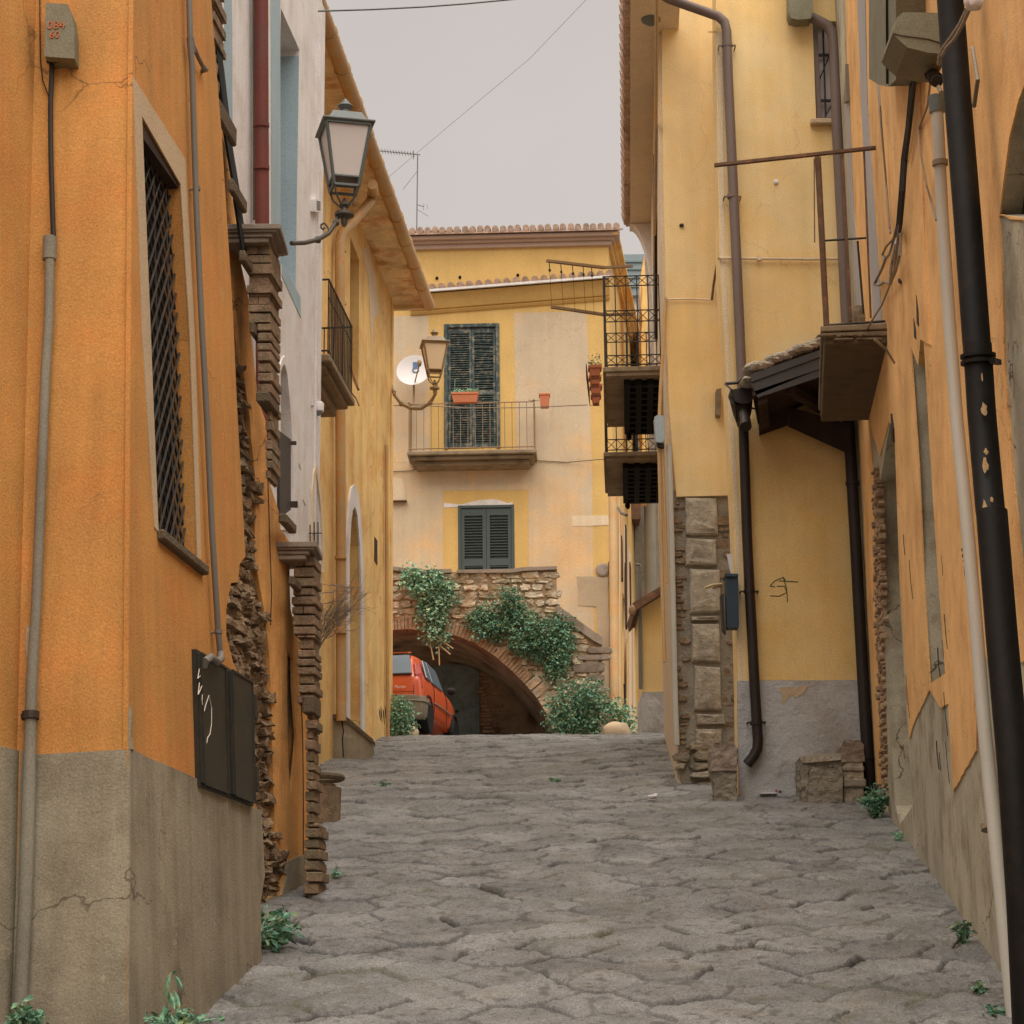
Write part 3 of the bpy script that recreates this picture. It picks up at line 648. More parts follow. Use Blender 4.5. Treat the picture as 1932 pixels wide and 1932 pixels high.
rng = MB(); rng.tube([(c.x+rr*.96*math.cos(t*math.pi/16), c.y+rr*.96*math.sin(t*math.pi/16), zt-.01) for t in range(33)], .035, 8)
part('rim', rng, M['ledge'], tub, smooth=True)

# ================================================================== LEFT: white house (C)
Cend = px(610, 400, 24.5); C = Pl((Cend.x-.1*8, 16.5, 0), (Cend.x, 24.5, 0))
wh = thing('white_house', 'white and pale blue house with a red brown downpipe behind the ruined piers', 'house', (Cend.x, 24.5, zg(24.5)))
e_ = C.st(609.5, 400)[0]; n0 = -3.0
rec = C.px([(530, 5), (565, 97), (566, 558), (531, 494)])
rec = [(rec[0][0], rec[1][1]+.02), (rec[1][0], rec[1][1]+.02), (rec[1][0], rec[2][1]), (rec[0][0], rec[2][1])]
ar1 = C.px([(526, 1000), (526, 700), (530, 690), (534, 686), (539, 705), (545, 770), (549, 850), (550, 1000)])
ar2 = C.px([(589, 1080), (589, 930), (591, 900), (593, 886), (598, 915), (603, 960), (606, 1020), (607, 1080)])
zt = C.st(600, -500)[1]
part('wall', MB().wall(C, [(n0, 1), (e_, 1), (e_, 17), (n0, 17)], [rec, ar1, ar2], thick=.45, rdepth=.45), M['white'], wh)
part('end_wall', MB().box(Cend.x-4, Cend.x-.02, 24.5-.4, 24.5-.004, 1, 17), M['white'], wh)
w_ = part('window', MB().boxpl(C, rec[1][0]-.004, rec[1][0]-.010, rec[2][1]+.002, rec[1][1]-.08, -.43, -.004).boxpl(C, rec[0][0], rec[1][0], rec[2][1], rec[1][1], -.44, -.36), M['blue'], wh, label='pale blue window reveal')
part('arch_surround', MB().wall(C, C.px([(526, 1000), (526, 690), (530, 676), (535, 671), (541, 690), (548, 760), (552, 850), (553, 1000)]), [C.px([(526.3, 999), (526.3, 701), (530, 691), (534, 687), (539, 706), (545, 771), (549, 851), (550, 999)])], thick=.02, off=.02, back=False), M['white'], wh)
part('arch_surround', MB().wall(C, C.px([(587, 1080), (587, 925), (590, 890), (594, 874), (601, 905), (606, 955), (609, 1015), (610, 1080)]), [C.px([(589.3, 1079), (589.3, 931), (591, 901), (593, 887), (598, 916), (603, 961), (606, 1021), (607, 1079)])], thick=.02, off=.02, back=False), M['cream'], wh)
for us, vs_ in ((( 421, 436), (-300, 330)), ((509, 527), (-300, 520))):
    part('blue_band', MB().prism(C, C.px([(us[0], vs_[0]), (us[1], vs_[0]), (us[1]+2, vs_[1]), (us[0]+3, vs_[1])]), -.01, .006), M['blue'], wh)
part('blue_band', MB().prism(C, C.px([(531, 496), (566, 560), (567, 600), (531, 520)]), -.01, .006), M['blue'], wh)
dp = MB(); P_ = [C.at(492, -420, .12), C.at(493, 0, .12), C.at(494, 300, .12), C.at(496, 700, .12), C.at(497, 1100, .12)]
dp.tube(P_, .075, 14)
for v in (233, 313): dp.tube([C.at(493.3, v, .12), C.at(493.4, v+7, .12)], .084, 14)
part('downpipe', dp, M['pipered'], wh, smooth=True)
part('cable_strip', MB().tube([C.at(477, -400, .02), C.at(479, 415, .02)], .012, 6).tube([C.at(484, 200, .02), C.at(485, 415, .02)], .010, 6), M['cable'], wh)
vb = thing('vent_box', 'small pale vent box high on the end of the white house', 'vent', C.at(592, 390))
part('case', MB().prism(C, C.px([(586, 375), (597, 377), (597, 402), (586, 400)]), 0, .06), M['white'], vb, bevel=.01)
part('grille', MB().prism(C, C.px([(588, 379), (595, 380), (595, 398), (588, 396)]), .05, .064), M['pipegrey'], vb)
cm = thing('security_camera', 'small white dome camera on the corner of the white house', 'camera', C.at(600, 766))
cc = px(601, 767, 24.2)
part('arm', MB().tube([px(588, 757, 24.35), px(592, 757, 24.2), px(598, 762, 24.2)], .022, 8).boxpl(C, *[C.st(588, 757)[0]-.03, C.st(588, 757)[0]+.03], C.st(588, 757)[1]-.06, C.st(588, 757)[1]+.06, 0, .03), M['dish'], cm, smooth=True)
part('housing', MB().lathe(cc-Vector((0, 0, .06)), [(.045, -.01), (.065, 0), (.066, .09), (.05, .115)], 16), M['dish'], cm, smooth=True)
part('dome', MB().lathe(cc-Vector((0, 0, .10)), [(.01, -.015), (.035, 0), (.05, .03), (.055, .05)], 16), M['carglass'], cm, smooth=True)
for i, (a, b) in enumerate((((563, 850), (567, 884)), ((571, 868), (576, 952)))):
    part('pale_patch', MB().prism(C, C.px([(a[0], a[1]), (b[0], a[1]+14), (b[0], b[1]+2), (a[0], b[1]-10)]), -.01, .008), M['farwhite'], wh)  # bright patches put into the colour of thin pale plates
dl = thing('open_shutter', 'dark open shutter leaf standing out from the white house by the lower pier', 'shutter', px(540, 960, 17.9))
A_, B_, C_, D_ = px(527, 812, 17.9), px(549, 828, 18.6), px(549, 962, 18.6), px(529, 978, 17.9)
th_ = Vector((-.03, .01, 0))
part('panel', MB().hexa([D_, C_, C_+th_, D_+th_, A_, B_, B_+th_, A_+th_]), M['fascia'], dl, bevel=.005)
part('hinge', MB().bar(B_+Vector((0, 0, -.04)), B_+Vector((.05, 0, -.04)), .03).bar(C_+Vector((0, 0, .05)), C_+Vector((.06, 0, .05)), .05), M['iron'], dl)
# little iron railing and white things inside lower arch
part('arch_railing', MB().tube([C.at(583, 1006, .03), C.at(607, 1006, .03)], .007, 5).tube([C.at(593, 985, .03), C.at(593, 1025, .03)], .007, 5).tube([C.at(600, 985, .03), C.at(600, 1030, .03)], .007, 5).tube([C.at(585, 990, .03), C.at(585, 1025, .03)], .007, 5), M['iron'], wh)

# ================================================================== LEFT: long ochre house with deep eaves (D)
D = Pl((-2.98, 24.6, 0), (-2.07, 35.85, 0))
oh = thing('ochre_house', 'long peeling ochre house with deep eaves and a small iron balcony', 'house', (-2.07, 35.85, zg(35.8)))
eL = px(800, 575, 35.9)                       # far end of the gutter
zE = eL.z
nearD = 24.6; Ld = (35.85-24.6)/D.d.y
dopen = D.px([(661, 446), (678, 492), (679, 745), (662, 735)]); dopen = [(dopen[0][0], dopen[1][1]), (dopen[1][0], dopen[1][1]), (dopen[1][0], dopen[2][1]), (dopen[0][0], dopen[2][1])]
dopen[0] = (dopen[0][0], D.st(661, 446)[1])
arD = D.px([(657, 1420), (656, 1040), (659, 985), (662, 962), (666, 955), (671, 972), (676, 1030), (678, 1100), (680, 1420)])
part('wall', MB().wall(D, [(0, 3), (Ld, 3), (Ld, zE+.02), (0, zE+.02)], [dopen, arD], thick=.5, rdepth=.5), M['ochreD'], oh)
part('end_wall', MB().box(-6, -2.08, 35.45, 35.85, 3, zE+.02), M['ochreD'], oh)
part('balcony_door', MB().boxpl(D, dopen[0][0], dopen[1][0], dopen[2][1], dopen[0][1], -.45, -.40), M['wood'], oh)
part('portal_surround', MB().wall(D, D.px([(652, 1420), (652, 1010), (656, 945), (660, 920), (666, 914), (673, 932), (680, 1000), (683, 1090), (685, 1420)]), [D.px([(657.3, 1419), (656.3, 1040), (659.2, 986), (662.1, 963), (666, 956), (671, 973), (675.7, 1031), (677.8, 1101), (679.8, 1419)])], thick=.03, off=.03, back=False), M['white'], oh)
part('portal_door', MB().boxpl(D, arD[0][0], arD[-1][0], 5.6, max(p[1] for p in arD), -.48, -.3), M['capital'], oh)
part('slit_window', MB().prism(D, D.px([(706, 1013), (711, 1020), (711, 1066), (706, 1058)]), -.01, .01), M['wood'], oh)
sof = MB(); ov = .52
sof.boxpl(D, -1.5, Ld+.06, zE-.02, zE+.13, -.5, ov)
part('soffit', sof, M['peel'], oh, bevel=.01)
part('eave_board', MB().boxpl(D, Ld+.0, Ld+.10, zE-.10, zE+.06, -.4, ov+.02), M['peel'], oh, bevel=.01)
gt = MB(); gs = [D.P(-1.5+(Ld+1.6)*k/24, zE-.02, ov+.10) for k in range(25)]
gt.tube(gs, .105, 12)
for k in range(1, 12):
    p = D.P(-1.5+(Ld+1.6)*k/12, zE-.02, ov+.10); gt.tube([p, p+D.d*.05], .118, 12)
part('gutter', gt, M['ochrepipe'], oh, smooth=True)
rf = MB(); rs_ = .38; ntl = 46
for k in range(ntl):
    s = -1.5+(Ld+1.7)*k/ntl
    p0 = D.P(s, zE+.16, ov+.10); p1 = D.P(s, zE+.16+2.6*rs_, ov-2.5)
    rf.tube([p0, p1], [.085, .085], 8)
rf.hexa([D.P(-1.5, zE+.13, ov), D.P(Ld+.1, zE+.13, ov), D.P(Ld+.1, zE+.13, -2.6), D.P(-1.5, zE+.13, -2.6), D.P(-1.5, zE+.16, ov), D.P(Ld+.1, zE+.16, ov), D.P(Ld+.1, zE+.14+3*rs_, -2.6), D.P(-1.5, zE+.14+3*rs_, -2.6)])
part('roof', rf, M['tile'], oh, smooth=True)
dp = MB(); gy_ = D.at(701, 352, ov+.05)
sg_ = D.st(640, 700)[0]
yy = gy_
dp.tube([D.at(703, 348, ov+.06), D.at(703, 362, ov-.0), D.at(700, 378, ov-.05), D.at(670, 415, .30), D.at(645, 440, .14), D.at(641, 460, .12), D.at(642, 700, .12), D.at(643, 1000, .12), D.at(644, 1360, .12)], .075, 12)
for v in (470, 570, 1050, 1190): dp.tube([D.at(642.5, v, .12), D.at(642.5, v+5, .12)], .088, 12)
part('downpipe', dp, M['ochrepipe'], oh, smooth=True)
part('downpipe', MB().tube([D.at(729, 840, .05), D.at(730, 1100, .05), D.at(732, 1395, .05)], .032, 10), M['ochrepipe'], oh, smooth=True)
part('peeling_patch', MB().prism(D, rag(D.px([(682, 470), (694, 520), (700, 640), (697, 720), (705, 600), (715, 590), (708, 520), (695, 465)]), .02, .15, 9), -.01, .006), M['cream'], oh)
dr = MB()
for i, u in enumerate((715, 718, 722, 726, 730)): dr.prism(D, D.px([(u, 1337-i % 2*5), (u+2, 1343), (u+3, 1360+i % 3*3), (u+1, 1352)]), -.01, .006)
part('scratches', dr, M['cabledark'], oh)
# balcony
bal = MB(); ba = D.gy(25.75); bb = D.gy(27.75); bo = .60
zb = px(630, 681, 26).z
bal.boxpl(D, ba, bb, zb-.10, zb, -.05, bo).boxpl(D, ba+.08, bb-.08, zb-.17, zb-.10, -.05, bo-.08).boxpl(D, ba+.18, bb-.18, zb-.30, zb-.17, -.05, bo-.22)
bl = part('balcony', bal, M['slab'], oh, bevel=.015)
rl = MB(); hr = 1.02
def rail(mb_, pl, a, b, o, z, h, n, r=.008, front=True, sides=(1, 1), belly=.0):
    cor = [(a, .05), (a, o-.04), (b, o-.04), (b, .05)]
    segs = []
    if sides[0]: segs.append((cor[0], cor[1], max(2, int(n*.3))))
    segs.append((cor[1], cor[2], n))
    if sides[1]: segs.append((cor[2], cor[3], max(2, int(n*.3))))
    for c0, c1, k in segs:
        for zz in (z+h, z+.06): mb_.tube([pl.P(c0[0], zz, c0[1]), pl.P(c1[0], zz, c1[1])], r*1.5, 6)
        for i in range(k+1):
            f = i/k; q = (c0[0]+(c1[0]-c0[0])*f, c0[1]+(c1[1]-c0[1])*f)
            if belly: mb_.tube([pl.P(q[0], z+.02, q[1]), pl.P(q[0], z+h*.35, q[1]+belly), pl.P(q[0], z+h*.7, q[1]), pl.P(q[0], z+h, q[1])], r, 6)
            else: mb_.tube([pl.P(q[0], z+.02, q[1]), pl.P(q[0], z+h, q[1])], r, 6)
rail(rl, D, ba+.05, bb-.05, bo, zb, hr, 16, r=.009)
for zz in (zb+.78,): rl.tube([D.P(ba+.05, zz, bo-.04), D.P(bb-.05, zz, bo-.04)], .008, 6)
part('railing', rl, M['iron'], bl)
part('awning_bar', MB().tube([D.at(660, 690, .1), D.at(676, 735, .3)], .02, 6).tube([D.at(664, 742, .05), D.at(672, 752, .15), D.at(677, 765, .3)], .012, 6), M['rust'], oh)

# stair parapet at the foot of the ochre house
yk = gp(640, 1431).y
Kp = Pl((0, yk, 0), (1, yk, 0))
kp = thing('stair_parapet', 'low cement parapet sloping down beside the ochre house steps', 'low wall', Kp.at(650, 1428))
part('wall', MB().prism(Kp, Kp.px([(560, 1356), (640, 1354), (652, 1358), (703, 1399), (703, 1445), (560, 1450)]), -.35, 0), M['plinth'], kp, bevel=.01)
part('coping', MB().prism(Kp, Kp.px([(560, 1350), (641, 1348), (655, 1353), (705, 1396), (703, 1402), (652, 1360), (640, 1357), (560, 1359)]), -.40, .04), M['ledge'], kp, bevel=.01)
part('crack', MB().tube([Kp.at(u, v, .0) for u, v in ((645, 1358), (648, 1380), (646, 1395), (648, 1428))], .008, 5), M['dark'], kp)
# ================================================================== END OF THE STREET: yellow house (E)
YE = 44.0
E = Pl((px(732, 900, YE).x, YE, 0), (px(732, 900, YE).x+12, YE-.45, 0))
eh = thing('end_house', 'yellow house with pale peach panels facing down the street at its far end', 'house', (px(940, 1385, YE).x, YE, 6.5))
def EK(zx, zy): return (643.7+.3332*zx, 565.6+.3332*zy)
door = E.px([(838.5, 613), (941, 609.5), (944, 845), (838.5, 848)])
win = E.px([(865, 955), (969, 951), (971, 1090), (866, 1090)])
wo = E.px([(640, 455), (1148, 455), (1156, 1450), (640, 1450)])
part('wall', MB().wall(E, wo, [door, win], thick=.6, rdepth=.22), M['yellowE'], eh)
pale = [(640, 596), (809, 596), (811, 850), (975, 846), (969, 590), (1107, 588), (1118, 870), (1121, 1150), (1140, 1215), (1140, 1445), (640, 1445)]
part('pale_panel', MB().prism(E, E.px([(640, 597), (809, 596), (811, 850), (811, 873), (640, 873)]), -.02, .006), M['paleE'], eh)
part('pale_panel', MB().prism(E, E.px([(969, 590), (1107, 588), (1117, 873), (975, 873)]), -.02, .006), M['paleE'], eh)
part('pale_panel', MB().wall(E, E.px([(640, 873.3), (1117, 873.3), (1120, 1150), (1126, 1446), (640, 1446)]), [E.px([(836, 926), (997, 924), (999, 1300), (836, 1300)])], thick=.02, off=.006, back=False), M['paleE'], eh)
part('cement_patch', MB().prism(E, rag(E.px([(1089, 1088), (1148, 1088), (1150, 1400), (1128, 1400), (1126, 1145), (1090, 1144)]), .02, .3, 3), -.02, .016), M['patch'], eh)
part('cement_patch', MB().prism(E, rag(E.px([(1080, 973), (1148, 972), (1149, 991), (1080, 993)]), .008, .3, 4), -.02, .012), M['cream'], eh)
part('cement_patch', MB().prism(E, rag(E.px([(838, 950), (870, 951), (905, 944), (930, 941), (958, 949), (968, 948), (968, 955), (838, 958)]), .012, .12, 8), -.02, .010), M['white'], eh)
part('cement_patch', MB().prism(E, rag(E.px([(735, 900), (760, 903), (765, 945), (737, 944)]), .02, .12, 8), -.02, .010), M['cream'], eh)
part('wall_ledge', MB().boxpl(E, *[E.st(733, 945)[0], E.st(768, 945)[0]], E.st(750, 948)[1], E.st(750, 946)[1], 0, .12), M['rust'], eh)
part('eye_plaque', MB().lathe(E.at(1137, 1076, -.02), [(.15, 0), (.15, .05), (.11, .07)], 20, axis=E.n), M['capital'], eh)
part('lower_panel', MB().prism(E, E.px([(1122, 873), (1148, 873), (1152, 1085), (1128, 1085)]), -.02, .004), M['yellowE'], eh)
# louvred shutters
def shutter(name, pl, s0, s1, t0, t1, par, mt, off=0, fr=.045, slat=.055, rails=(0, 1), label=None, broken=None, seed=1, th=.045, tilt=.018):
    rn = random.Random(seed); mb_ = MB()
    mb_.boxpl(pl, s0, s0+fr, t0, t1, off-th, off).boxpl(pl, s1-fr, s1, t0, t1, off-th, off)
    rr = sorted(rails)
    for k in rr:
        c = t0+(t1-t0)*k; c = min(max(c, t0+fr), t1-fr)
        mb_.boxpl(pl, s0+fr, s1-fr, c-fr, c+fr, off-th, off-.003)
    mb_.boxpl(pl, s0+fr, s1-fr, t0+fr, t1-fr, off-th-.012, off-th-.004)
    t = t0+fr*2.2
    while t < t1-fr*2.2:
        k = (t-t0)/(t1-t0)
        if all(abs(t-(t0+(t1-t0)*q)) > fr+slat*.4 for q in rr if 0 < q < 1):
            a0 = a1 = 0
            if broken and broken[0] < k < broken[1]: a0 = rn.uniform(-.02, .03); a1 = rn.uniform(-.03, .02)
            x0 = s0+fr; x1 = s1-fr
            mb_.hexa([pl.P(x0, t-.003+a0, off-.006), pl.P(x1, t-.003+a1, off-.006), pl.P(x1, t+tilt+a1, off-th+.004), pl.P(x0, t+tilt+a0, off-th+.004),
                      pl.P(x0, t+.009+a0, off-.006), pl.P(x1, t+.009+a1, off-.006), pl.P(x1, t+tilt+.012+a1, off-th+.004), pl.P(x0, t+tilt+.012+a0, off-th+.004)])
        t += slat
    return part(name, mb_, mt, par, label)
ds0, ds1 = door[0][0], door[1][0]; dt0, dt1 = door[3][1], door[0][1]
fr = MB(); e = .07
fr.boxpl(E, ds0-.01, ds0+e, dt0, dt1+.01, -.14, .03).boxpl(E, ds1-e, ds1+.01, dt0, dt1+.01, -.14, .03).boxpl(E, ds0+e, ds1-e, dt1-e, dt1+.01, -.14, .028)
bd = part('balcony_door', fr, M['teal'], eh, bevel=.006)
mid = (ds0+ds1)/2
shutter('shutter', E, ds0+e+.01, mid-.005, dt0+.02, dt1-e-.01, bd, M['teal'], -.02, .05, .052, (0, .46, 1), seed=2)
shutter('shutter', E, mid+.005, ds1-e-.01, dt0+.02, dt1-e-.01, bd, M['teal'], -.02, .05, .052, (0, .46, 1), label='shutter leaf with broken crooked slats', broken=(.5, .95), seed=4)
ws0, ws1 = win[0][0], win[1][0]; wt0, wt1 = win[3][1], win[0][1]
fr = MB().boxpl(E, ws0-.01, ws0+.05, wt0, wt1+.01, -.12, .02).boxpl(E, ws1-.05, ws1+.01, wt0, wt1+.01, -.12, .02).boxpl(E, ws0+.05, ws1-.05, wt1-.05, wt1+.01, -.12, .018)
wd = part('window', fr, M['tealclean'], eh, bevel=.006)
mid = (ws0+ws1)/2
shutter('shutter', E, ws0+.05, mid-.004, wt0+.0, wt1-.06, wd, M['tealclean'], -.01, .075, .062, (0, .22, 1), seed=3, tilt=.012)
shutter('shutter', E, mid+.004, ws1-.05, wt0+.0, wt1-.06, wd, M['tealclean'], -.01, .075, .062, (0, .22, 1), seed=3, tilt=.012)
# cornice and tiled roof
c0 = E.st(640, 470)[0]; c1 = E.st(1147, 462)[0]; ct = E.st(950, 467)[1]
cn_ = MB()
for i, (h0, h1, o) in enumerate(((-.02, .08, .08), (.08, .14, .16), (.14, .22, .26))): cn_.boxpl(E, c0, c1+o, ct+h0, ct+h1, -.3, o)
part('cornice', cn_, M['tilegrey'], eh, bevel=.012)
rf = MB(); rn = random.Random(5); run = 3.2; rise = .92
k = c0
rf.hexa([E.P(c0, ct+.222, .34), E.P(c1+.34, ct+.222, .34), E.P(c1-1.5, ct+.22+rise*.9, -run), E.P(c0, ct+.22+rise*.9, -run), E.P(c0, ct+.26, .34), E.P(c1+.34, ct+.26, .34), E.P(c1-1.5, ct+.26+rise, -run), E.P(c0, ct+.26+rise, -run)])
while k < c1+.3:
    lim = 1 if k < c1-1.6 else max(.05, (c1+.36-k)/2.0)
    nt_ = 7
    for j in range(nt_):
        f0 = j/nt_; f1 = (j+1.15)/nt_
        if f0 > lim: break
        f1 = min(f1, lim+.05); dz = rn.uniform(0, .02)
        rf.tube([E.P(k+rn.uniform(-.01, .01), ct+.28+f0*rise+dz+.02, .36-f0*(run+.36)), E.P(k, ct+.28+f1*rise+dz, .36-f1*(run+.36))], [.074, .062], 7)
    k += .165
part('roof', rf, M['tile'], eh, smooth=True)
rd = MB(); k = c0
while k < c1-1.5:
    rd.tube([E.P(k, ct+.36+rise+rn.uniform(-.02, .03), -run), E.P(k+.40, ct+.33+rise+rn.uniform(-.02, .03), -run)], [.11, .09], 8); k += .34
part('ridge', rd, M['tile'], eh, smooth=True)
# sloping pent roof strip across the facade
pr = MB(); a = E.st(780, 549, .3); b = E.st(1150, 520, .3)
def along(f, dz=0, o=0): return E.P(a[0]+(b[0]-a[0])*f, a[1]+(b[1]-a[1])*f+dz, o)
pr.hexa([along(-.02, 0, -.05), along(1.0, 0, -.05), along(1.0, 0, .32), along(-.02, 0, .32), along(-.02, .12, -.05), along(1.0, .12, -.05), along(1.0, .03, .32), along(-.02, .03, .32)])
n = int((b[0]-a[0])/.2)
for i in range(n+1):
    f = i/n; pr.tube([along(f, .045, .35), along(f, .17, -.02)], [.075, .07], 7)
part('pent_roof', pr, M['tile'], eh, smooth=True)
part('flashing', MB().hexa([along(-.02, -.05, .28), along(1.0, -.05, .28), along(1.0, -.05, .34), along(-.02, -.05, .34), along(-.02, .0, .28), along(1.0, .0, .28), along(1.0, .0, .34), along(-.02, .0, .34)]), M['white'], eh)
part('string_course', MB().hexa([along(-.02, -.36, -.02), along(1.0, -.36, -.02), along(1.0, -.36, .05), along(-.02, -.36, .05), along(-.02, -.05, -.02), along(1.0, -.05, -.02), along(1.0, -.05, .22), along(-.02, -.05, .22)]).hexa([along(-.02, -.46, -.02), along(1.0, -.46, -.02), along(1.0, -.46, .03), along(-.02, -.46, .03), along(-.02, -.40, -.02), along(1.0, -.40, -.02), along(1.0, -.40, .09), along(-.02, -.40, .09)]), M['yellowE'], eh, bevel=.01)
hs_ = MB()
for u, v in ((824+542/2.3447, 1575/2.3447), (824+672/2.3447, 1570/2.3447), (824+1000/2.3447, 1558/2.3447)): part('vent_hole', MB().rock(E.at(u*.7812, v*.7812, .01), .035, .03, .035, 4, 6), M['dark'], eh)
# balcony on E
zb_ = E.at(890, 849, .7).z
q0 = E.st(768, 850, .70)[0]; q1 = E.st(1012, 846, .70)[0]
ew = E.o.z
bal = MB().boxpl(E, q0, q1, zb_-.09, zb_, -.05, .70).boxpl(E, q0+.06, q1-.06, zb_-.17, zb_-.09, -.05, .62).boxpl(E, q0+.16, q1-.16, zb_-.27, zb_-.17, -.05, .50)
bl = part('balcony', bal, M['slab'], eh, bevel=.02, seg=2)
rl = MB(); rail(rl, E, q0+.04, q1-.04, .70, zb_, 1.05, 17, r=.0085)
for s in (q0+.04, q1-.04): rl.lathe(E.P(s, zb_+1.05, .66), [(.012, 0), (.03, .03), (.012, .06)], 8).tube([E.P(s, zb_, .66), E.P(s, zb_+1.05, .66)], .016, 6).tube([E.P(s-.12, zb_+1.09, .66), E.P(s, zb_+1.06, .66), E.P(s+.12, zb_+1.08, .66)], .008, 5)
part('railing', rl, M['ironlight'], bl)
fb = thing('flower_box', 'terracotta flower box hanging on the far balcony railing in front of the shutters', 'planter', E.at(877, 760, .74))
a_ = E.st(853, 742, .78); b_ = E.st(902, 760, .78)
def trough(mb_, pl, s0, s1, t0, t1, o0, o1, ins=.03):
    mb_.hexa([pl.P(s0+ins, t0, o0+ins*.5), pl.P(s1-ins, t0, o0+ins*.5), pl.P(s1-ins, t0, o1-ins*.5), pl.P(s0+ins, t0, o1-ins*.5), pl.P(s0, t1-.05, o0), pl.P(s1, t1-.05, o0), pl.P(s1, t1-.05, o1), pl.P(s0, t1-.05, o1)])
    mb_.boxpl(pl, s0-.015, s1+.015, t1-.05, t1, o0-.012, o1+.012)
    return mb_
part('pot', trough(MB(), E, a_[0], b_[0], b_[1], a_[1], .69, .85), M['terracotta'], fb, bevel=.008)
rn = random.Random(3)
part('leaves', MB().leaves([E.P(rn.uniform(a_[0], b_[0]), a_[1]+rn.uniform(-.01, .06), rn.uniform(.70, .84)) for _ in range(160)], .06, 3, -.6).tube([E.P(a_[0]+.05, a_[1], .75), E.P(a_[0]+.06, a_[1]+.32, .76)], .005, 4), M['leafblue'], fb)
fp = thing('flower_pot', 'small terracotta pot hung outside the right end of the far balcony', 'planter', E.at(1028, 768, .5))
a_ = E.st(1018, 743, .66); b_ = E.st(1037, 768, .66)
part('pot', trough(MB(), E, a_[0], b_[0], b_[1], a_[1], .52, .72, .02), M['terracotta'], fp, bevel=.01)
# satellite dish
ds = thing('satellite_dish', 'white satellite dish with a blue emblem on the far balcony', 'satellite dish', E.at(778, 745, .4))
dc = E.at(780, 698, .55); ax = (Vector((-.12, -1, .25))).normalized()
prof = []
for i in range(9):
    r_ = .36*i/8; prof.append((r_, .45*r_*r_-.06))
prof += [(.37, .0), (.36, -.012)]+[(.36*i/8, .45*(.36*i/8)**2-.075) for i in range(7, -1, -1)]
part('reflector', MB().lathe(dc, prof, 36, axis=ax), M['dish'], ds, smooth=True)
part('arm', MB().tube([dc+ax*-.05+Vector((.0, .0, -.34)), dc+Vector((.14, -.45, -.06))], .014, 6).rock(dc+Vector((.15, -.47, .0)), .05, .06, .07, 3).tube([dc+ax*-.08, dc+Vector((-.0, .22, -.25)), dc+Vector((0, .1, -.75))], .022, 8), M['ironlight'], ds)
dxx = Vector((1, 0, 0)); dyy = ax.cross(dxx); dyy = -dyy if dyy.z < 0 else dyy
lg = MB(); z_ = dc+ax*.005
def lp(x, y, o=.0): return dc+dxx*x+dyy*y+ax*(.45*(x*x+y*y)-.06+.012+o)
def strip(pts2, w):
    for (x0, y0), (x1, y1) in zip(pts2, pts2[1:]): lg.bar(lp(x0, y0), lp(x1, y1), w, .006, ax)
for i in range(4): strip([(-.02+i*.0, .08), (.12, .08)][:2] if i == 0 else [(-.02, .08+.04*i), (.12, .08+.04*i)], .036)
strip([(-.02, .06), (-.02, .0), (.02, -.03), (.10, -.03)], .03); strip([(.10, -.03), (.11, .02)], .02)
part('emblem', lg, M['logoblue'], ds)
# side wall of the end house going back beside the lane
ES = Pl(E.P(c1, 0), E.P(c1, 0)+Vector((1.0, 8, 0)))
s1_ = 9
topn = E.st(1148, 470)[1]
side = MB().wall(ES, [(0, 4), (s1_, 4), (s1_, topn-.0), (0, topn+.0)], thick=.3)
part('side_wall', side, M['yellowE'], eh)
sc2 = MB()
for h0, h1, o in ((-.017, .077, .077), (.083, .137, .157), (.143, .217, .257)): sc2.boxpl(ES, -.25 if o > .2 else 0, s1_, ct+h0, ct+h1, -.3, o)
part('side_cornice', sc2, M['ochreD'], eh, bevel=.012)
part('orange_pipe', MB().tube([ES.at(1156, 880, .08), ES.at(1156, 905, .08), ES.at(1158, 1100, .08), ES.at(1160, 1400, .08)], .09, 10), M['ochrepipe'], eh, smooth=True)
part('drain_pipe', MB().tube([E.at(1150, 1060, .05), E.at(1152, 1120, .05), E.at(1153, 1380, .05)], .03, 8), M['rust'], eh, smooth=True)

# ================================================================== stone terrace with arch
YT = 40.0
T = Pl((-4, YT, 0), (4, YT-.12, 0))
te = thing('stone_terrace', 'rubble stone terrace over a dark brick edged arch with steps going down on its right', 'terrace', T.at(900, 1385))
arc = [(640, 1215), (700, 1196), (738, 1189), (770, 1187), (800, 1188), (830, 1192), (862, 1200), (895, 1213), (930, 1235), (962, 1262), (990, 1290), (1014, 1318), (1032, 1348), (1041, 1380), (1043, 1460), (640, 1460)]
A_ = T.px(arc)
tout = T.px([(640, 1078), (735, 1074), (800, 1081), (852, 1079), (968, 1078), (985, 1074), (1050, 1072), (1051, 1146), (1095, 1180), (1135, 1213), (1138, 1460)])+[T.st(640, 1460)]
tout = T.px([(640, 1460), (640, 1078), (735, 1074), (800, 1081), (852, 1079), (968, 1078), (985, 1074), (1050, 1072), (1051, 1146), (1095, 1180), (1135, 1213), (1138, 1460), (1043, 1460), (1041, 1380), (1032, 1348), (1014, 1318), (990, 1290), (962, 1262), (930, 1235), (895, 1213), (862, 1200), (830, 1192), (800, 1188), (770, 1187), (738, 1189), (700, 1196), (640, 1215)])
part('wall', MB().wall(T, tout, thick=.45, off=-.02), M['mortar'], te)
mask = T.px([(640, 1090), (735, 1085), (1045, 1082), (1047, 1150), (1095, 1190), (1128, 1222), (1132, 1460), (1060, 1460), (1052, 1375), (1040, 1335), (1020, 1302), (985, 1265), (950, 1235), (900, 1198), (862, 1184), (830, 1175), (800, 1171), (738, 1171), (640, 1190)])
part('stonework', MB().stones(T, mask, w=.27, h=.13, off=-.03, dep=.05, seed=11, rough=.04, gap=.008), M['stone'], te)
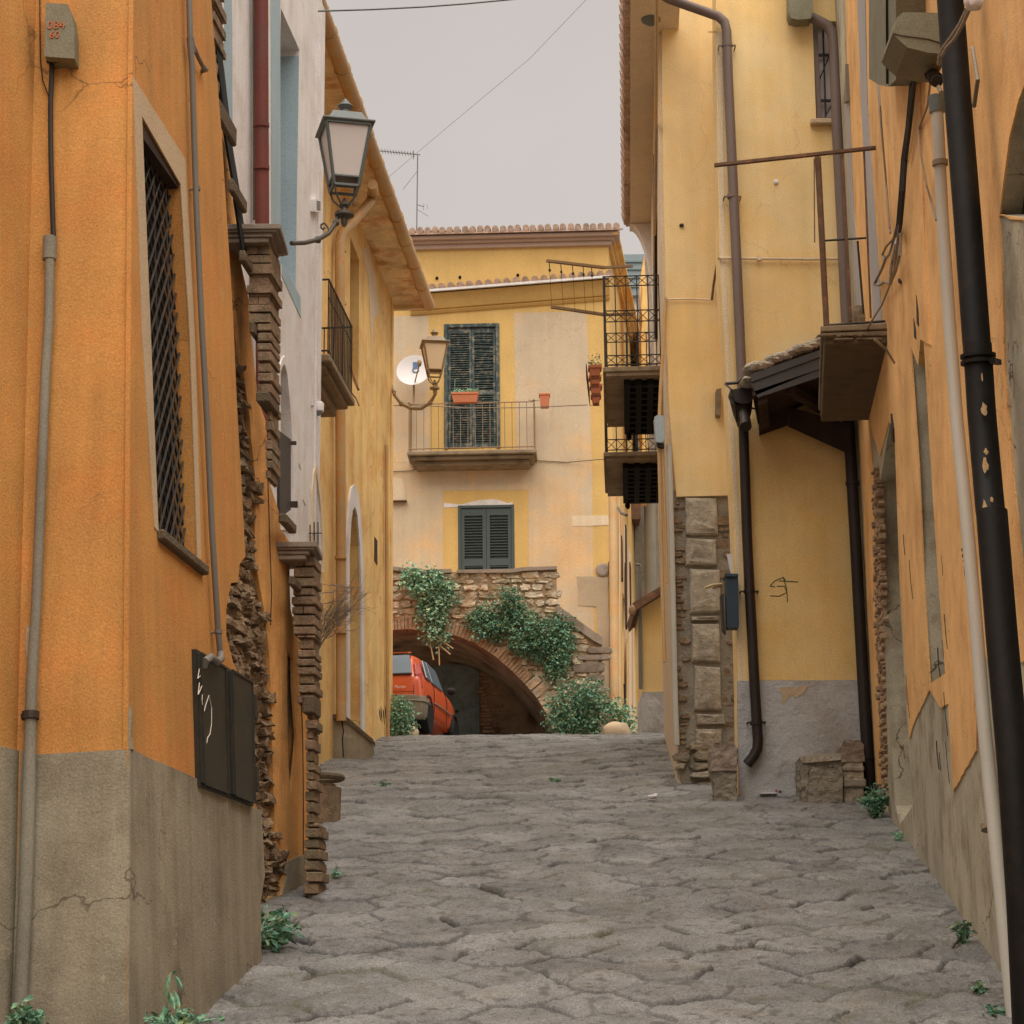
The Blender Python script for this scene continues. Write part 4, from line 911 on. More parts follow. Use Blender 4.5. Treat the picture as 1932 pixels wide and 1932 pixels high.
qs = T.px([(1085, 1225), (1134, 1225), (1134, 1390), (1085, 1390)])
part('quoin', MB().stones(T, qs, w=.5, h=.20, off=.0, dep=.06, seed=19, rough=.012, gap=.01), M['capital'], te)
vo = MB(); vs2 = MB(); rn = random.Random(4)
ap = A_[:-2]
for (a, b) in zip(ap, ap[1:]):
    Ls = math.hypot(b[0]-a[0], b[1]-a[1]); big = a[0] > T.st(985, 1290)[0]
    k = max(1, int(Ls/(.16 if big else .062)))
    tx, ty = (b[0]-a[0])/Ls, (b[1]-a[1])/Ls; nx_, ny_ = -ty, tx
    if ny_ < 0 and a[0] < T.st(1000, 1300)[0]: nx_, ny_ = -nx_, -ny_
    if a[0] >= T.st(1000, 1300)[0]: nx_, ny_ = abs(nx_), abs(ny_)
    for i in range(k):
        f0 = (i+.07)/k; f1 = (i+.93)/k; hh = rn.uniform(.20, .26)*(1.35 if big else 1); o = rn.uniform(.01, .035)
        c = [(a[0]+(b[0]-a[0])*f0, a[1]+(b[1]-a[1])*f0), (a[0]+(b[0]-a[0])*f1, a[1]+(b[1]-a[1])*f1)]
        (vs2 if big else vo).prism(T, [c[0], c[1], (c[1][0]+nx_*hh, c[1][1]+ny_*hh), (c[0][0]+nx_*hh, c[0][1]+ny_*hh)], -.35, o)
part('arch_ring', vo, M['brickred'], te, bevel=.006)
part('arch_stones', vs2, M['stone'], te, bevel=.008)
vt = MB(); dp_ = 4.0
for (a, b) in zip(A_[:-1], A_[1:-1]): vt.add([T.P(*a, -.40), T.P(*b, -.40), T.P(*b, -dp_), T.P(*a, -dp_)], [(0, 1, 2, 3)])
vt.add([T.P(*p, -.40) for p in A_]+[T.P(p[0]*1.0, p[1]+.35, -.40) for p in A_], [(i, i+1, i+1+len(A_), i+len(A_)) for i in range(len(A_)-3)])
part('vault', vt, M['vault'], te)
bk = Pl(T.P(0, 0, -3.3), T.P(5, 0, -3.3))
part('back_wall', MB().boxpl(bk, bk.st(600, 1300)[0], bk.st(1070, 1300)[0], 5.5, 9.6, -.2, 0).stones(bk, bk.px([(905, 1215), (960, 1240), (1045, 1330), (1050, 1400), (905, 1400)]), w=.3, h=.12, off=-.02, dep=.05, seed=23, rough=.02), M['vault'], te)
td = part('door', MB().prism(bk, bk.px([(800, 1262), (848, 1252), (885, 1257), (904, 1268), (905, 1420), (800, 1420)]), 0, .05), M['tealdark'], te, bevel=.01)
pn = MB()
for u0_, u1_ in ((808, 850), (856, 898)):
    for v0_, v1_ in ((1285, 1335), (1345, 1390)): pn.prism(bk, bk.px([(u0_, v0_), (u1_, v0_), (u1_, v1_), (u0_, v1_)]), .04, .065)
part('door_panel', pn, M['tealdark'], td, bevel=.008)
part('door_knob', MB().rock(bk.at(862, 1342, .1), .03, .03, .03, 2), M['iron'], td)
br = MB().stones(bk, bk.px([(905, 1235), (922, 1240), (925, 1400), (905, 1400)]), w=.25, h=.075, off=.0, dep=.05, seed=29, rough=.008)
part('door_jamb', br, M['brickred'], te)
zt_ = T.st(900, 1078)[1]
part('deck', MB().boxpl(T, A_[0][0], T.st(1050, 1100)[0], zt_-1.0, zt_-.85, -4.1, -.45).boxpl(T, T.st(1050, 1100)[0]-.3, T.st(1050, 1100)[0]-.02, zt_-1.9, zt_-.9, -4, -.5), M['patch'], te)  # unseen terrace floor, added so the vault inside stays dark
cp = MB()
for l in ([(640, 1073), (735, 1069), (800, 1076), (852, 1074), (852, 1081), (800, 1083), (735, 1076), (640, 1080)], [(862, 1076), (968, 1074), (986, 1071), (1051, 1069), (1051, 1075), (986, 1078), (968, 1081), (862, 1082)]):
    cp.wall(T, T.px(l), thick=.55, off=.05)
part('coping', cp, M['capital'], te, bevel=.01)
part('stair_coping', MB().wall(T, T.px([(1050, 1146), (1053, 1143), (1095, 1174), (1138, 1205), (1136, 1218), (1120, 1210), (1050, 1160)]), thick=.6, off=.06), M['capital'], te, bevel=.012)
bo = thing('boulder', 'pale rounded boulder among the green plants at the foot of the far steps', 'boulder', px(1160, 1376, 38.0))
part('boulder_rock', MB().rock(px(1162, 1384, 38.3), .30, .25, .20, 8, 9), M['patch'], bo, smooth=True)
bo = thing('boulder', 'small pale stone beside the leafy bush by the red car', 'boulder', px(779, 1382, 36.2))
part('boulder_rock', MB().rock(px(778, 1384, 36.2), .11, .1, .12, 9, 9), M['cream'], bo, smooth=True)

# ================================================================== the lane beyond, right of the end house
fw_ = thing('far_house', 'distant white house with a roof coloured with blue haze seen above the lane', 'house', px(1185, 600, 75))
FW = Pl((0, 75, 0), (1, 75, 0))
part('wall', MB().prism(FW, FW.px([(1120, 562), (1300, 562), (1300, 1420), (1120, 1420)]), -5, 0), M['farwhite'], fw_)
part('roof', MB().prism(FW, FW.px([(1110, 486), (1300, 484), (1300, 562), (1110, 562)]), -4, .3), M['farroof'], fw_)
rr_ = MB()
for v in (498, 512, 528, 545): rr_.prism(FW, FW.px([(1108, v), (1300, v-1), (1300, v+2), (1108, v+3)]), .3, .36)
part('roof_rail', rr_, M['hill'], fw_)
lh = thing('lane_house', 'narrow peeling cream house front squeezed along the lane behind the far corner', 'house', px(1180, 1380, 46))
LH = Pl(ES.P(2.2, 0, .06), ES.P(2.2, 0, .06)+Vector((.85, 8, 0)))
lo_ = LH.px([(1163, 860), (1212, 1030)])
part('wall', MB().wall(LH, [(0, 3), (14, 3), (14, 12.0), (0, 12.6)], thick=.3), M['cream'], lh)
ll = MB()
for u, a, b in ((1168, 940, 1350), (1173, 960, 1120), (1182, 1010, 1380), (1190, 1050, 1330)): ll.prism(LH, LH.px([(u, a), (u+1.8, a+14), (u+3.3, b+10), (u+1.5, b)]), -.01, .02)
part('door_edge', ll, M['ochrepipe'], lh)
ll = MB()
for u, a, b in ((1171, 1010, 1090), (1179, 990, 1180), (1187, 1060, 1170), (1177, 1290, 1330)): ll.prism(LH, LH.px([(u, a), (u+1.3, a+12), (u+2.2, b+8), (u+1.2, b)]), -.01, .03)
part('shadow_gap', ll, M['wood'], lh)
part('lantern_arm', MB().tube([LH.at(1166, 958, .1), LH.at(1172, 968, .3), LH.at(1182, 972, .5)], .03, 6), M['lampdark'], lh)
bh = thing('lane_end_wall', 'grey stone house wall with a round flue closing the lane', 'wall', px(1225, 1380, 50))
BH = Pl((0, 50, 0), (1, 50.0, 0))
part('wall', MB().prism(BH, rag(BH.px([(1200, 938), (1208, 930), (1300, 930), (1300, 1440), (1196, 1440), (1198, 1000)]), .05, .6, 2), -2, 0), M['mortarH'], bh)
part('upper_wall', MB().prism(BH, BH.px([(1205, 640), (1212, 520), (1214, 480), (1300, 470), (1300, 945), (1204, 945)]), -2, -.2), M['capital'], bh)
part('flue', MB().tube([px(1226, 930, 49.5), px(1228, 1150, 49.5)], .14, 12), M['pipecem'], bh, smooth=True)
part('balcony', MB().prism(BH, BH.px([(1180, 952), (1206, 952), (1206, 992), (1184, 992)]), .0, .7), M['rust'], bh, bevel=.03)
rl = MB()
for k in range(6): rl.tube([BH.at(1184+k*4, 930, .6), BH.at(1184+k*4, 954, .6)], .015, 5)
rl.tube([BH.at(1182, 930, .6), BH.at(1206, 930, .6)], .02, 5)
part('railing', rl, M['iron'], bh)
ow = thing('lane_upper_wall', 'narrow orange gable strip rising behind the laundry balcony', 'wall', px(1210, 700, 47))
OW = Pl((0, 47, 0), (1, 47.0, 0))
part('wall', MB().prism(OW, rag(OW.px([(1212, 505), (1216, 480), (1219, 520), (1222, 600), (1224, 760), (1224, 935), (1213, 935), (1210, 700)]), .02, .3, 4), -1, 0), M['ochreD'], ow)
ly = thing('lean_to', 'small ochre lean-to with a rusty sloping roof edge and a grey base', 'shed', px(1235, 1385, 35.2))
LY = Pl((0, 35.2, 0), (1, 35.2, 0))
part('wall', MB().prism(LY, LY.px([(1206, 1140), (1262, 1112), (1285, 1110), (1290, 1304), (1213, 1306), (1209, 1200)]), -1.5, 0), M['ochreI'], ly)
part('plinth', MB().prism(LY, LY.px([(1212, 1306), (1292, 1304), (1292, 1440), (1213, 1440)]), -1.5, .02), M['lilac'], ly)
part('roof', MB().wall(LY, LY.px([(1192, 1143), (1248, 1110), (1268, 1104), (1268, 1112), (1204, 1152), (1196, 1160)]), thick=1.9, off=.25), M['rust'], ly, bevel=.01)
part('gutter_end', MB().rock(LY.at(1193, 1152, .3), .06, .06, .09, 3), M['ironlight'], ly)
part('pipe', MB().tube([LY.at(1207, 1070, .1), LY.at(1207, 1140, .05), LY.at(1209, 1300, .04)], .035, 8).tube([LY.at(1200, 1065, .1), LY.at(1208, 1066, .1), LY.at(1208, 1080, .1)], .03, 8), M['pipegrey'], ly, smooth=True)

# ================================================================== RIGHT: cream house with tiled eave (F) and street side wall (G)
G = Pl((1.98, 26.0, 0), (2.34, 33, 0), batter=.0, side=True)
gh = thing('cream_house', 'pale cream house on the right with a reddish tiled eave against the sky', 'house', (2.6, 38, 6.5))
e1 = px(1187, 435, 32.8); zF = e1.z
Gs0, Gs1 = G.gy(25.7), G.gy(32.8)
part('wall', MB().wall(G, [(Gs0, 3), (Gs1, 3), (Gs1, zF+.1), (Gs0, zF+.1)], thick=.4), M['creamF'], gh)
ovF = (G.at(1187, 435)-e1)
of = -(e1-G.o).dot(G.n)*-1
offE = (e1-G.o).dot(G.n)
sf = MB().boxpl(G, Gs0-18, Gs1-.02, zF, zF+.10, -.3, offE-.02)
part('soffit', sf, M['creamF'], gh)
cv = MB(); vs_ = []
n = 10
for i in range(n+1):
    t = i/n*math.pi/2; vs_.append((.02+(offE-.04)*(1-math.sin(t)), zF-1.55*(math.cos(t)) if True else 0))
prof = [(0, zF-1.6)]+[(offE*(1-math.cos(i/n*math.pi/2))*.98, zF-1.5*(1-math.sin(i/n*math.pi/2))) for i in range(n+1)]+[(offE*.98, zF-.01), (0, zF-.01)]
sA, sB = Gs1-.35, Gs1+.0
cv.add([G.P(sA, t, o) for o, t in prof]+[G.P(sB, t, o) for o, t in prof], [tuple(range(len(prof)))[::-1], tuple(len(prof)+i for i in range(len(prof)))]+[(i, (i+1) % len(prof), (i+1) % len(prof)+len(prof), i+len(prof)) for i in range(len(prof))])
part('eave_bracket', cv, M['farwhite'], gh)
tl = MB(); k = Gs0-18
rn = random.Random(9)
while k < Gs1:
    tl.boxpl(G, k, k+.27, zF+.10+rn.uniform(0, .008), zF+.16, -.3, offE+.06+rn.uniform(-.01, .01))
    tl.tube([G.P(k+.14, zF+.20, offE+.10), G.P(k+.14, zF+.35, offE-.5)], [.12, .12], 8)
    k += .28
part('eave_tiles', tl, M['tile'], gh, bevel=.004)
part('cable_strip', MB().tube([G.at(1240, -200, .03), G.at(1238, 200, .03), G.at(1236, 420, .03), G.at(1236, 500, .03)], .025, 6), M['ochrepipe'], gh)
part('dark_shutter', MB().prism(G, G.px([(1236, 330), (1238, 290), (1240, 420), (1241, 640), (1238, 640), (1237, 420)]), .0, .04), M['iron'], gh)

# yellow frontal block H1 and its neighbour H2/I
HY = 25.6
H1 = Pl((0, HY, 0), (1, HY, 0))
yh = thing('yellow_house', 'tall yellow house on the right with a rubble stone corner and two downpipes', 'house', px(1345, 1490, 25))
part('wall', MB().wall(H1, rag(H1.px([(1248, ctop), (1450, ctop), (1450, 932), (1385, 934), (1340, 936), (1276, 937), (1262, 760), (1256, 560), (1251, 300)]), .004, .3, 2), thick=.5, off=0), M['yellowH'], yh)
part('end_wall', MB().box(2.36, 7, 32.4, 32.78, 3, zF+.1), M['creamF'], gh)
# rubble corner under it
QZ = Pl((0, HY+.06, 0), (1, HY+.06, 0))
qp = QZ.px([(1271, 925), (1400, 925), (1400, 1540), (1330, 1540), (1283, 1470), (1280, 1400), (1272, 1100)])
part('rubble_corner', MB().prism(QZ, qp, -.5, .0), M['mortarH'], yh)
bs = MB(); rn = random.Random(12)
v = 940
for hgt_ in (76, 58, 90, 14, 78, 92, 26, 70):
    v1_ = v+hgt_-5; sh_ = (v-940)*.045; jl = rn.uniform(-3, 4); jr = rn.uniform(-4, 3)
    o_ = QZ.px(rag([(1291+sh_+jl, v), (1353+sh_*.6+jr, v+rn.uniform(-2, 2)), (1354+sh_*.6+jr, v1_), (1292+sh_+jl, v1_)], 1.6, 14, int(v)))
    cx_ = sum(p[0] for p in o_)/len(o_); cy_ = sum(p[1] for p in o_)/len(o_)
    n = len(o_); rr_ = [rn.uniform(.02, .10) for _ in range(n)]
    rings = [[QZ.P(*p, -.02) for p in o_]]
    for kk, oo in ((.97, .035), (.90, .065), (.68, .078), (.36, .074)):
        rings.append([QZ.P(cx_+(p[0]-cx_)*kk, cy_+(p[1]-cy_)*kk, oo+rn.uniform(-.014, .014)) for p in o_])
    vv = [p for r_ in rings for p in r_]+[QZ.P(cx_, cy_, .078)]
    ff = [(k*n+i, k*n+(i+1) % n, (k+1)*n+(i+1) % n, (k+1)*n+i) for k in range(4) for i in range(n)]+[(4*n+i, 4*n+(i+1) % n, 5*n) for i in range(n)]
    bs.add(vv, ff)
    v += hgt_
part('corner_blocks', bs, M['stoneH'], yh, bevel=.01)
part('corner_bricks', MB().stones(QZ, QZ.px([(1274, 945), (1288, 945), (1300, 1430), (1284, 1420)]), w=.13, h=.075, off=.0, dep=.04, seed=14, rough=.012, gap=.005), M['brick'], yh)
part('corner_bricks', MB().stones(QZ, QZ.px([(1358, 945), (1392, 945), (1396, 1400), (1366, 1400)]), w=.16, h=.12, off=-.02, dep=.04, seed=15, rough=.012), M['brick'], yh)
part('stone_foot', MB().stones(QZ, QZ.px([(1278, 1400), (1340, 1400), (1400, 1480), (1400, 1530), (1330, 1530), (1285, 1460)]), w=.3, h=.15, off=.02, dep=.10, seed=16, rough=.03), M['stoneH'], yh)
I = Pl((0, 24.2, 0), (1, 24.2, 0))
hw = I.px([(1533, 40), (1585, 40), (1590, 226), (1540, 228)])
part('main_wall', MB().wall(I, I.px([(1350, ctop), (1720, ctop), (1720, 1560), (1397, 1560), (1393, 1300), (1385, 1000), (1372, 730), (1358, 500), (1351, 100)]), [hw], thick=.5, rdepth=.2), M['yellowH'], yh)
part('lower_plaster', MB().prism(I, I.px([(1412, 790), (1660, 790), (1660, 1285), (1416, 1283)]), -.02, .010), M['ochreI'], yh)
part('edge_band', MB().prism(I, I.px([(1336, 60), (1362, 60), (1368, 500), (1380, 730), (1395, 1000), (1400, 1285), (1394, 1285), (1388, 1000), (1373, 730), (1359, 500), (1352, 60)]), -.02, .008), M['cream'], yh)
part('plinth', MB().prism(I, I.px([(1391, 1285), (1660, 1283), (1660, 1560), (1395, 1560)]), -.05, .022), M['lilac'], yh)
part('plaster_scar', MB().prism(I, rag(I.px([(1470, 1298), (1490, 1296), (1500, 1300), (1512, 1292), (1522, 1296), (1515, 1308), (1498, 1318), (1492, 1310), (1480, 1325), (1474, 1330), (1476, 1312)]), .008, .06, 3), 0, .028), M['beige'], yh)
sc_ = MB()
for l in ([(1453, 1105), (1462, 1096), (1478, 1089), (1482, 1095)], [(1470, 1096), (1506, 1098)], [(1478, 1090), (1484, 1110), (1486, 1136)], [(1453, 1124), (1470, 1125), (1484, 1118), (1480, 1106), (1466, 1106)], [(1453, 1106), (1462, 1107)]):
    sc_.tube([I.at(u, v, .012) for u, v in l], .006, 4)
part('scrawl', sc_, M['greenink'], yh)
wd = part('window', MB().boxpl(I, hw[0][0], hw[0][0]+.06, hw[3][1], hw[0][1], -.16, -.02).boxpl(I, hw[0][0]+.06, hw[1][0], hw[3][1], hw[3][1]+.06, -.16, -.02), M['pipemauve'], yh, bevel=.004)
part('pane', MB().boxpl(I, hw[0][0], hw[1][0], hw[3][1], hw[0][1], -.19, -.14), M['glass'], wd)
gr = MB()
for v in (104, 190): gr.bar(I.at(1540, v, -.08), I.at(1585, v, -.08), .03)
gr.tube([I.at(1552, 40, -.05), I.at(1558, 228, -.05)], .012, 5).tube([I.at(1546, 150, -.05), I.at(1575, 80, -.05)], .008, 4).tube([I.at(1552, 228, -.05), I.at(1580, 180, -.05)], .008, 4)
part('grille', gr, M['iron'], wd)
part('sill', MB().boxpl(I, I.st(1528, 232)[0], I.st(1600, 232)[0], I.st(1560, 238)[1], I.st(1560, 229)[1], -.1, .10), M['beige'], wd, bevel=.008)
# pipes
def pipe(name, pl, pts, off, r, mt, par, col=(), colr=1.18, n=12, clamp=()):
    mb_ = MB().tube([pl.at(u, v, off) for u, v in pts], r, n)
    for (u, v) in col: mb_.tube([pl.at(u, v-3, off), pl.at(u+.2, v+3, off)], r*colr, n)
    for (u, v) in clamp:
        p = pl.at(u, v, off); mb_.bar(p-pl.d*(r+.045), p+pl.d*(r+.045), .018).bar(p-pl.d*(r+.04), p-pl.d*(r+.04)-pl.n*(off), .014).bar(p+pl.d*(r+.04), p+pl.d*(r+.04)-pl.n*(off), .014)
        mb_.tube([p-Vector((0, 0, .02)), p+Vector((0, 0, .02))], r*1.1, n)
    return part(name, mb_, mt, par, smooth=True)
pipe('downpipe', I, [(1242, -14), (1262, -2), (1290, 8), (1330, 22), (1355, 31), (1367, 42), (1371, 58), (1374, 150), (1381, 300), (1391, 520), (1398, 680), (1400, 735)], .12, .060, M['pipemauve'], yh, clamp=((1372, 86), (1382, 371)))
pipe('lower_downpipe', I, [(1402, 775), (1404, 850), (1409, 1000), (1415, 1130), (1418, 1180), (1424, 1300), (1430, 1395), (1429, 1412), (1421, 1428), (1410, 1442)], .12, .060, M['pipebrown'], yh, col=((1427, 1365),), clamp=((1414, 1116), (1427.5, 1363)))
pipe('downpipe', I, [(1496, -40), (1497, 8), (1508, 24), (1535, 35), (1560, 48), (1570, 62), (1574, 85), (1580, 250), (1590, 450), (1598, 620), (1601, 660)], .12, .068, M['pipemauve'], yh)
pipe('lower_downpipe', I, [(1600, 780), (1606, 880), (1613, 1000), (1621, 1150), (1631, 1330), (1638, 1440), (1642, 1498)], .12, .068, M['pipebrown'], yh, col=((1608, 912), (1637, 1430)))
part('gutter_box', MB().prism(I, I.px([(1482, ctop), (1528, ctop), (1528, 40), (1524, 56), (1500, 58), (1486, 55), (1482, 45)]), .1, .3), M['boxgrey'], yh, bevel=.03, seg=3)
part('hopper', MB().lathe(px(1228, 44, 25.3), [(.05, -.02), (.12, .03), (.135, .12), (.135, 2.6)], 18), M['lampgreen'], yh, smooth=True)
part('hot_water_pipe', MB().tube([I.at(1357, 487, .05), I.at(1430, 488, .05), I.at(1530, 489, .05), I.at(1590, 488, .05)], .018, 8).tube([I.at(1431, 484, .05), I.at(1433, 492, .05)], .03, 8).tube([H1.at(1254, 565, .04), H1.at(1300, 564, .04), H1.at(1343, 566, .04)], .012, 6), M['cream'], yh, smooth=True)
part('rust_pipe', MB().tube([H1.at(1343, 566, .05), H1.at(1346, 540, .07), H1.at(1354, 490, .5), I.at(1358, 487, .05)], .016, 8), M['rust'], yh, smooth=True)
part('rust_pipe', MB().tube([H1.at(1256, 562, .04), H1.at(1252, 640, .04), H1.at(1246, 740, .04), H1.at(1244, 790, .06)], .022, 8).tube([H1.at(1243, 840, .05), H1.at(1247, 1000, .05), H1.at(1250, 1130, .05), H1.at(1254, 1250, .05)], .022, 8).tube([H1.at(1250, 850, .05), H1.at(1256, 1000, .05), H1.at(1259, 1100, .05)], .016, 8), M['ochrepipe'], yh, smooth=True)
part('anchor', MB().rock(H1.at(1286, 425, .02), .03, .04, .02, 3), M['iron'], yh)
part('ceramic_spot', MB().rock(I.at(1464, 343, .01), .03, .02, .03, 3), M['white'], yh)
part('wall_box', MB().prism(H1, H1.px([(1349, 741), (1359, 738), (1358, 790), (1349, 788)]), 0, .14), M['slab'], yh, bevel=.01)
pb = thing('white_pipe_run', 'white pipe running down the corner of the rubble stone pier', 'pipe', H1.at(1276, 1400))
part('pipe', MB().tube([H1.at(u, v, .06) for u, v in ((1262, 840), (1264, 900), (1268, 1050), (1271, 1200), (1274, 1330), (1277, 1406))], .036, 10), M['pipewhite'], pb, smooth=True)
mbx = thing('meter_box', 'pale blue grey meter box beside the laundry balcony', 'meter box', H1.at(1243, 838))
part('case', MB().prism(H1, H1.px([(1233, 794), (1240, 790), (1250, 792), (1252, 836), (1247, 842), (1236, 841)]), .0, .18), M['boxblue'], mbx, bevel=.015, seg=2)
part('gland', MB().prism(H1, H1.px([(1238, 842), (1252, 842), (1252, 850), (1240, 848)]), .05, .14), M['cabledark'], mbx)
nb = thing('mail_box', 'dark blue box fixed on the edge of the yellow wall by the rubble corner', 'box', I.at(1375, 1190))
part('case', MB().prism(I, I.px([(1366, 1094), (1389, 1094), (1391, 1190), (1369, 1190)]), .02, .22), M['boxnavy'], nb, bevel=.012)
part('lid', MB().prism(I, I.px([(1364, 1090), (1389, 1091), (1389, 1096), (1364, 1096)]), .01, .25), M['boxnavy'], nb, bevel=.006)
part('side_plate', MB().prism(I, I.px([(1357, 1126), (1363, 1126), (1366, 1190), (1368, 1200), (1361, 1190)]), .0, .16), M['cabinet'], nb, bevel=.006)
wb = thing('white_notice', 'small tilted white plate above the dark blue box', 'plate', I.at(1377, 1082))
part('plate', MB().prism(I, I.px([(1370, 1047), (1381, 1047), (1383, 1084), (1378, 1085)]), .03, .06), M['dish'], wb, bevel=.004)
tw = thing('wedged_stick', 'dry pale stick wedged between the rubble corner and the dark blue box', 'stick', I.at(1345, 1108))  # dry twig debris, not part of any lamp
part('stick', MB().tube([I.at(1330, 1109, .1), I.at(1345, 1104, .12), I.at(1362, 1102, .08)], .018, 6).tube([I.at(1344, 1110, .1), I.at(1364, 1106, .06)], .012, 5).tube([I.at(1356, 1096, .1), I.at(1364, 1106, .06)], .005, 4), M['rootpale'], tw)
# canopy roof over the recess
cn2 = thing('canopy', 'small gabled canopy with a grey brown fascia and tiled edge over the ochre wall', 'canopy', I.at(1500, 820))
YF = 22.9
fl = px(1420, 748, YF); fr_ = px(1562, 690, YF); fe = px(1640, 735, YF)
FT = Pl((0, YF, 0), (1, YF, 0))
wl_, wr_, we_ = px(1430, 800, 24.19), px(1528, 760, 24.19), px(1640, 800, 24.19)
up_ = Vector((0, 0, .05))
rfm = MB().hexa([fl, fr_, wr_, wl_, fl+up_, fr_+up_, wr_+up_, wl_+up_]).hexa([fr_, fe, we_, wr_, fr_+up_, fe+up_, we_+up_, wr_+up_])
part('soffit', rfm, M['wood'], cn2)
part('fascia', MB().prism(FT, FT.px([(1416, 724), (1548, 672), (1562, 667), (1562, 690), (1548, 696), (1425, 738)]), -.03, .012).prism(FT, FT.px([(1416, 707), (1546, 662), (1562, 656), (1562, 669), (1548, 674), (1418, 722)]), -.03, .03).prism(FT, FT.px([(1422, 735), (1562, 688), (1562, 706), (1430, 750)]), -.03, .0), M['fascia'], cn2, bevel=.004)
tm = MB(); rn = random.Random(2)
for k in range(16):
    f = k/15; p = fl.lerp(fr_, f)+Vector((0, 0, .33)); tm.rock(p+Vector((0, .1, rn.uniform(-.02, .02))), .09, .16, .055, k, 8); tm.rock(p+Vector((0.02, .6, .0)), .09, .3, .05, k+40, 8)
part('roof_tiles', tm, M['stoneH'], cn2)
part('roof_deck', MB().hexa([fl+Vector((0, .04, .05)), fr_+Vector((0, .04, .05)), wr_+Vector((0, 0, .05)), wl_+Vector((0, 0, .05)), fl+Vector((0, .04, .30)), fr_+Vector((0, .04, .30)), wr_+Vector((0, 0, .40)), wl_+Vector((0, 0, .40))]), M['wood'], cn2)
part('brace', MB().hexa([px(1487, 805, 24.0), px(1604, 858, 24.0), px(1604, 858, 24.19), px(1487, 805, 24.19), px(1490, 768, 24.0), px(1604, 800, 24.0), px(1604, 800, 24.19), px(1490, 768, 24.19)]).hexa([px(1432, 822, 24.0), px(1487, 803, 24.0), px(1487, 803, 24.19), px(1432, 822, 24.19), px(1432, 780, 24.0), px(1490, 768, 24.0), px(1490, 768, 24.19), px(1432, 780, 24.19)]), M['wood'], cn2)
part('rafter', MB().hexa([px(1430, 765, YF+.05), px(1448, 758, YF+.05), px(1452, 815, 24.15), px(1434, 822, 24.15), px(1430, 745, YF+.05), px(1448, 740, YF+.05), px(1452, 790, 24.15), px(1434, 796, 24.15)]).bar(px(1490, 735, YF+.1), px(1552, 770, 24.1), .1), M['wood'], cn2)
hp = MB(); hc = px(1400, 790, 23.7)
hp.prism(Pl((0, 23.5, 0), (1, 23.5, 0)), Pl((0, 23.5, 0), (1, 23.5, 0)).px([(1378, 735), (1425, 728), (1424, 742), (1420, 755), (1412, 760), (1400, 762), (1388, 758)]), -.3, .0)
hp.tube([px(1398, 750, 23.6), px(1400, 778, 23.8), px(1401, 800, 24.05)], [.14, .11, .07], 12).tube([px(1402, 778, 23.55), px(1406, 790, 23.35), px(1407, 805, 23.25)], [.05, .06, .07], 10)
hp.tube([px(1368, 724, 23.6), px(1380, 735, 23.5), px(1388, 768, 23.55), px(1390, 795, 23.7)], .012, 5).tube([px(1418, 770, 23.5), px(1426, 772, 23.5), px(1428, 780, 23.5)], .014, 5).tube([px(1370, 724, 23.6), px(1392, 722, 23.5), px(1400, 716, 23.5)], .02, 6)
part('gutter_hopper', hp, M['pipebrown'], cn2, smooth=True)
# stones at the foot of the ochre wall
def stone_block(name, lab, pts, y, dep, mt, cat='stone block', bev=.03):
    Q = Pl((0, y, 0), (1, y, 0)); r = thing(name, lab, cat, Q.at(*pts[0]))
    roughen(part('stone', MB().prism(Q, rag(Q.px(pts), .012, .15, int(pts[0][0])), -dep, 0), M[mt], r, bevel=bev, seg=2), .07, .11, 4); return r, Q
r, Q = stone_block('bollard_stone', 'squat stone block with a pale worn top at the foot of the rubble corner', [(1345, 1454), (1390, 1452), (1391, 1520), (1348, 1520)], 23.95, .25, 'mortarH')
roughen(part('worn_top', MB().prism(Q, Q.px([(1338, 1412), (1346, 1405), (1386, 1405), (1390, 1412), (1390, 1455), (1341, 1456)]), -.27, .03), M['capital'], r, bevel=.03, seg=2), .05, .1, 4)
r, Q = stone_block('step_stone', 'low broken step of stone at the foot of the ochre wall', [(1510, 1434), (1592, 1428), (1594, 1530), (1512, 1530)], 23.75, .42, 'mortarH')
part('slab', MB().prism(Q, Q.px([(1508, 1428), (1590, 1421), (1592, 1434), (1512, 1441)]), -.44, .04), M['stoneH'], r, bevel=.012)
part('worn_block', MB().prism(Q, rag(Q.px([(1524, 1460), (1530, 1450), (1580, 1449), (1586, 1458), (1588, 1530), (1522, 1530)]), .012, .1, 5), -.1, .10), M['mortarH'], r, bevel=.04, seg=3); roughen(bpy.context.scene.collection.objects[-1], .06, .12, 3)
r, Q = stone_block('stepped_plinth', 'small stack of layered stone with a pale rounded top beside the brown downpipe', [(1592, 1436), (1628, 1434), (1632, 1530), (1594, 1530)], 23.72, .42, 'stoneH')
part('layers', MB().boxpl(Q, Q.st(1590, 1450)[0], Q.st(1630, 1450)[0], Q.st(1600, 1456)[1], Q.st(1600, 1446)[1], -.4, .03).boxpl(Q, Q.st(1590, 1450)[0], Q.st(1632, 1450)[0], Q.st(1600, 1486)[1], Q.st(1600, 1470)[1], -.4, .05), M['mortarH'], r, bevel=.015)
part('rounded_top', MB().prism(Q, rag(Q.px([(1588, 1438), (1587, 1408), (1594, 1398), (1622, 1396), (1630, 1404), (1631, 1438)]), .008, .08, 4), -.38, .02), M['capital'], r, bevel=.045, seg=3); roughen(bpy.context.scene.collection.objects[-1], .05, .12, 3)

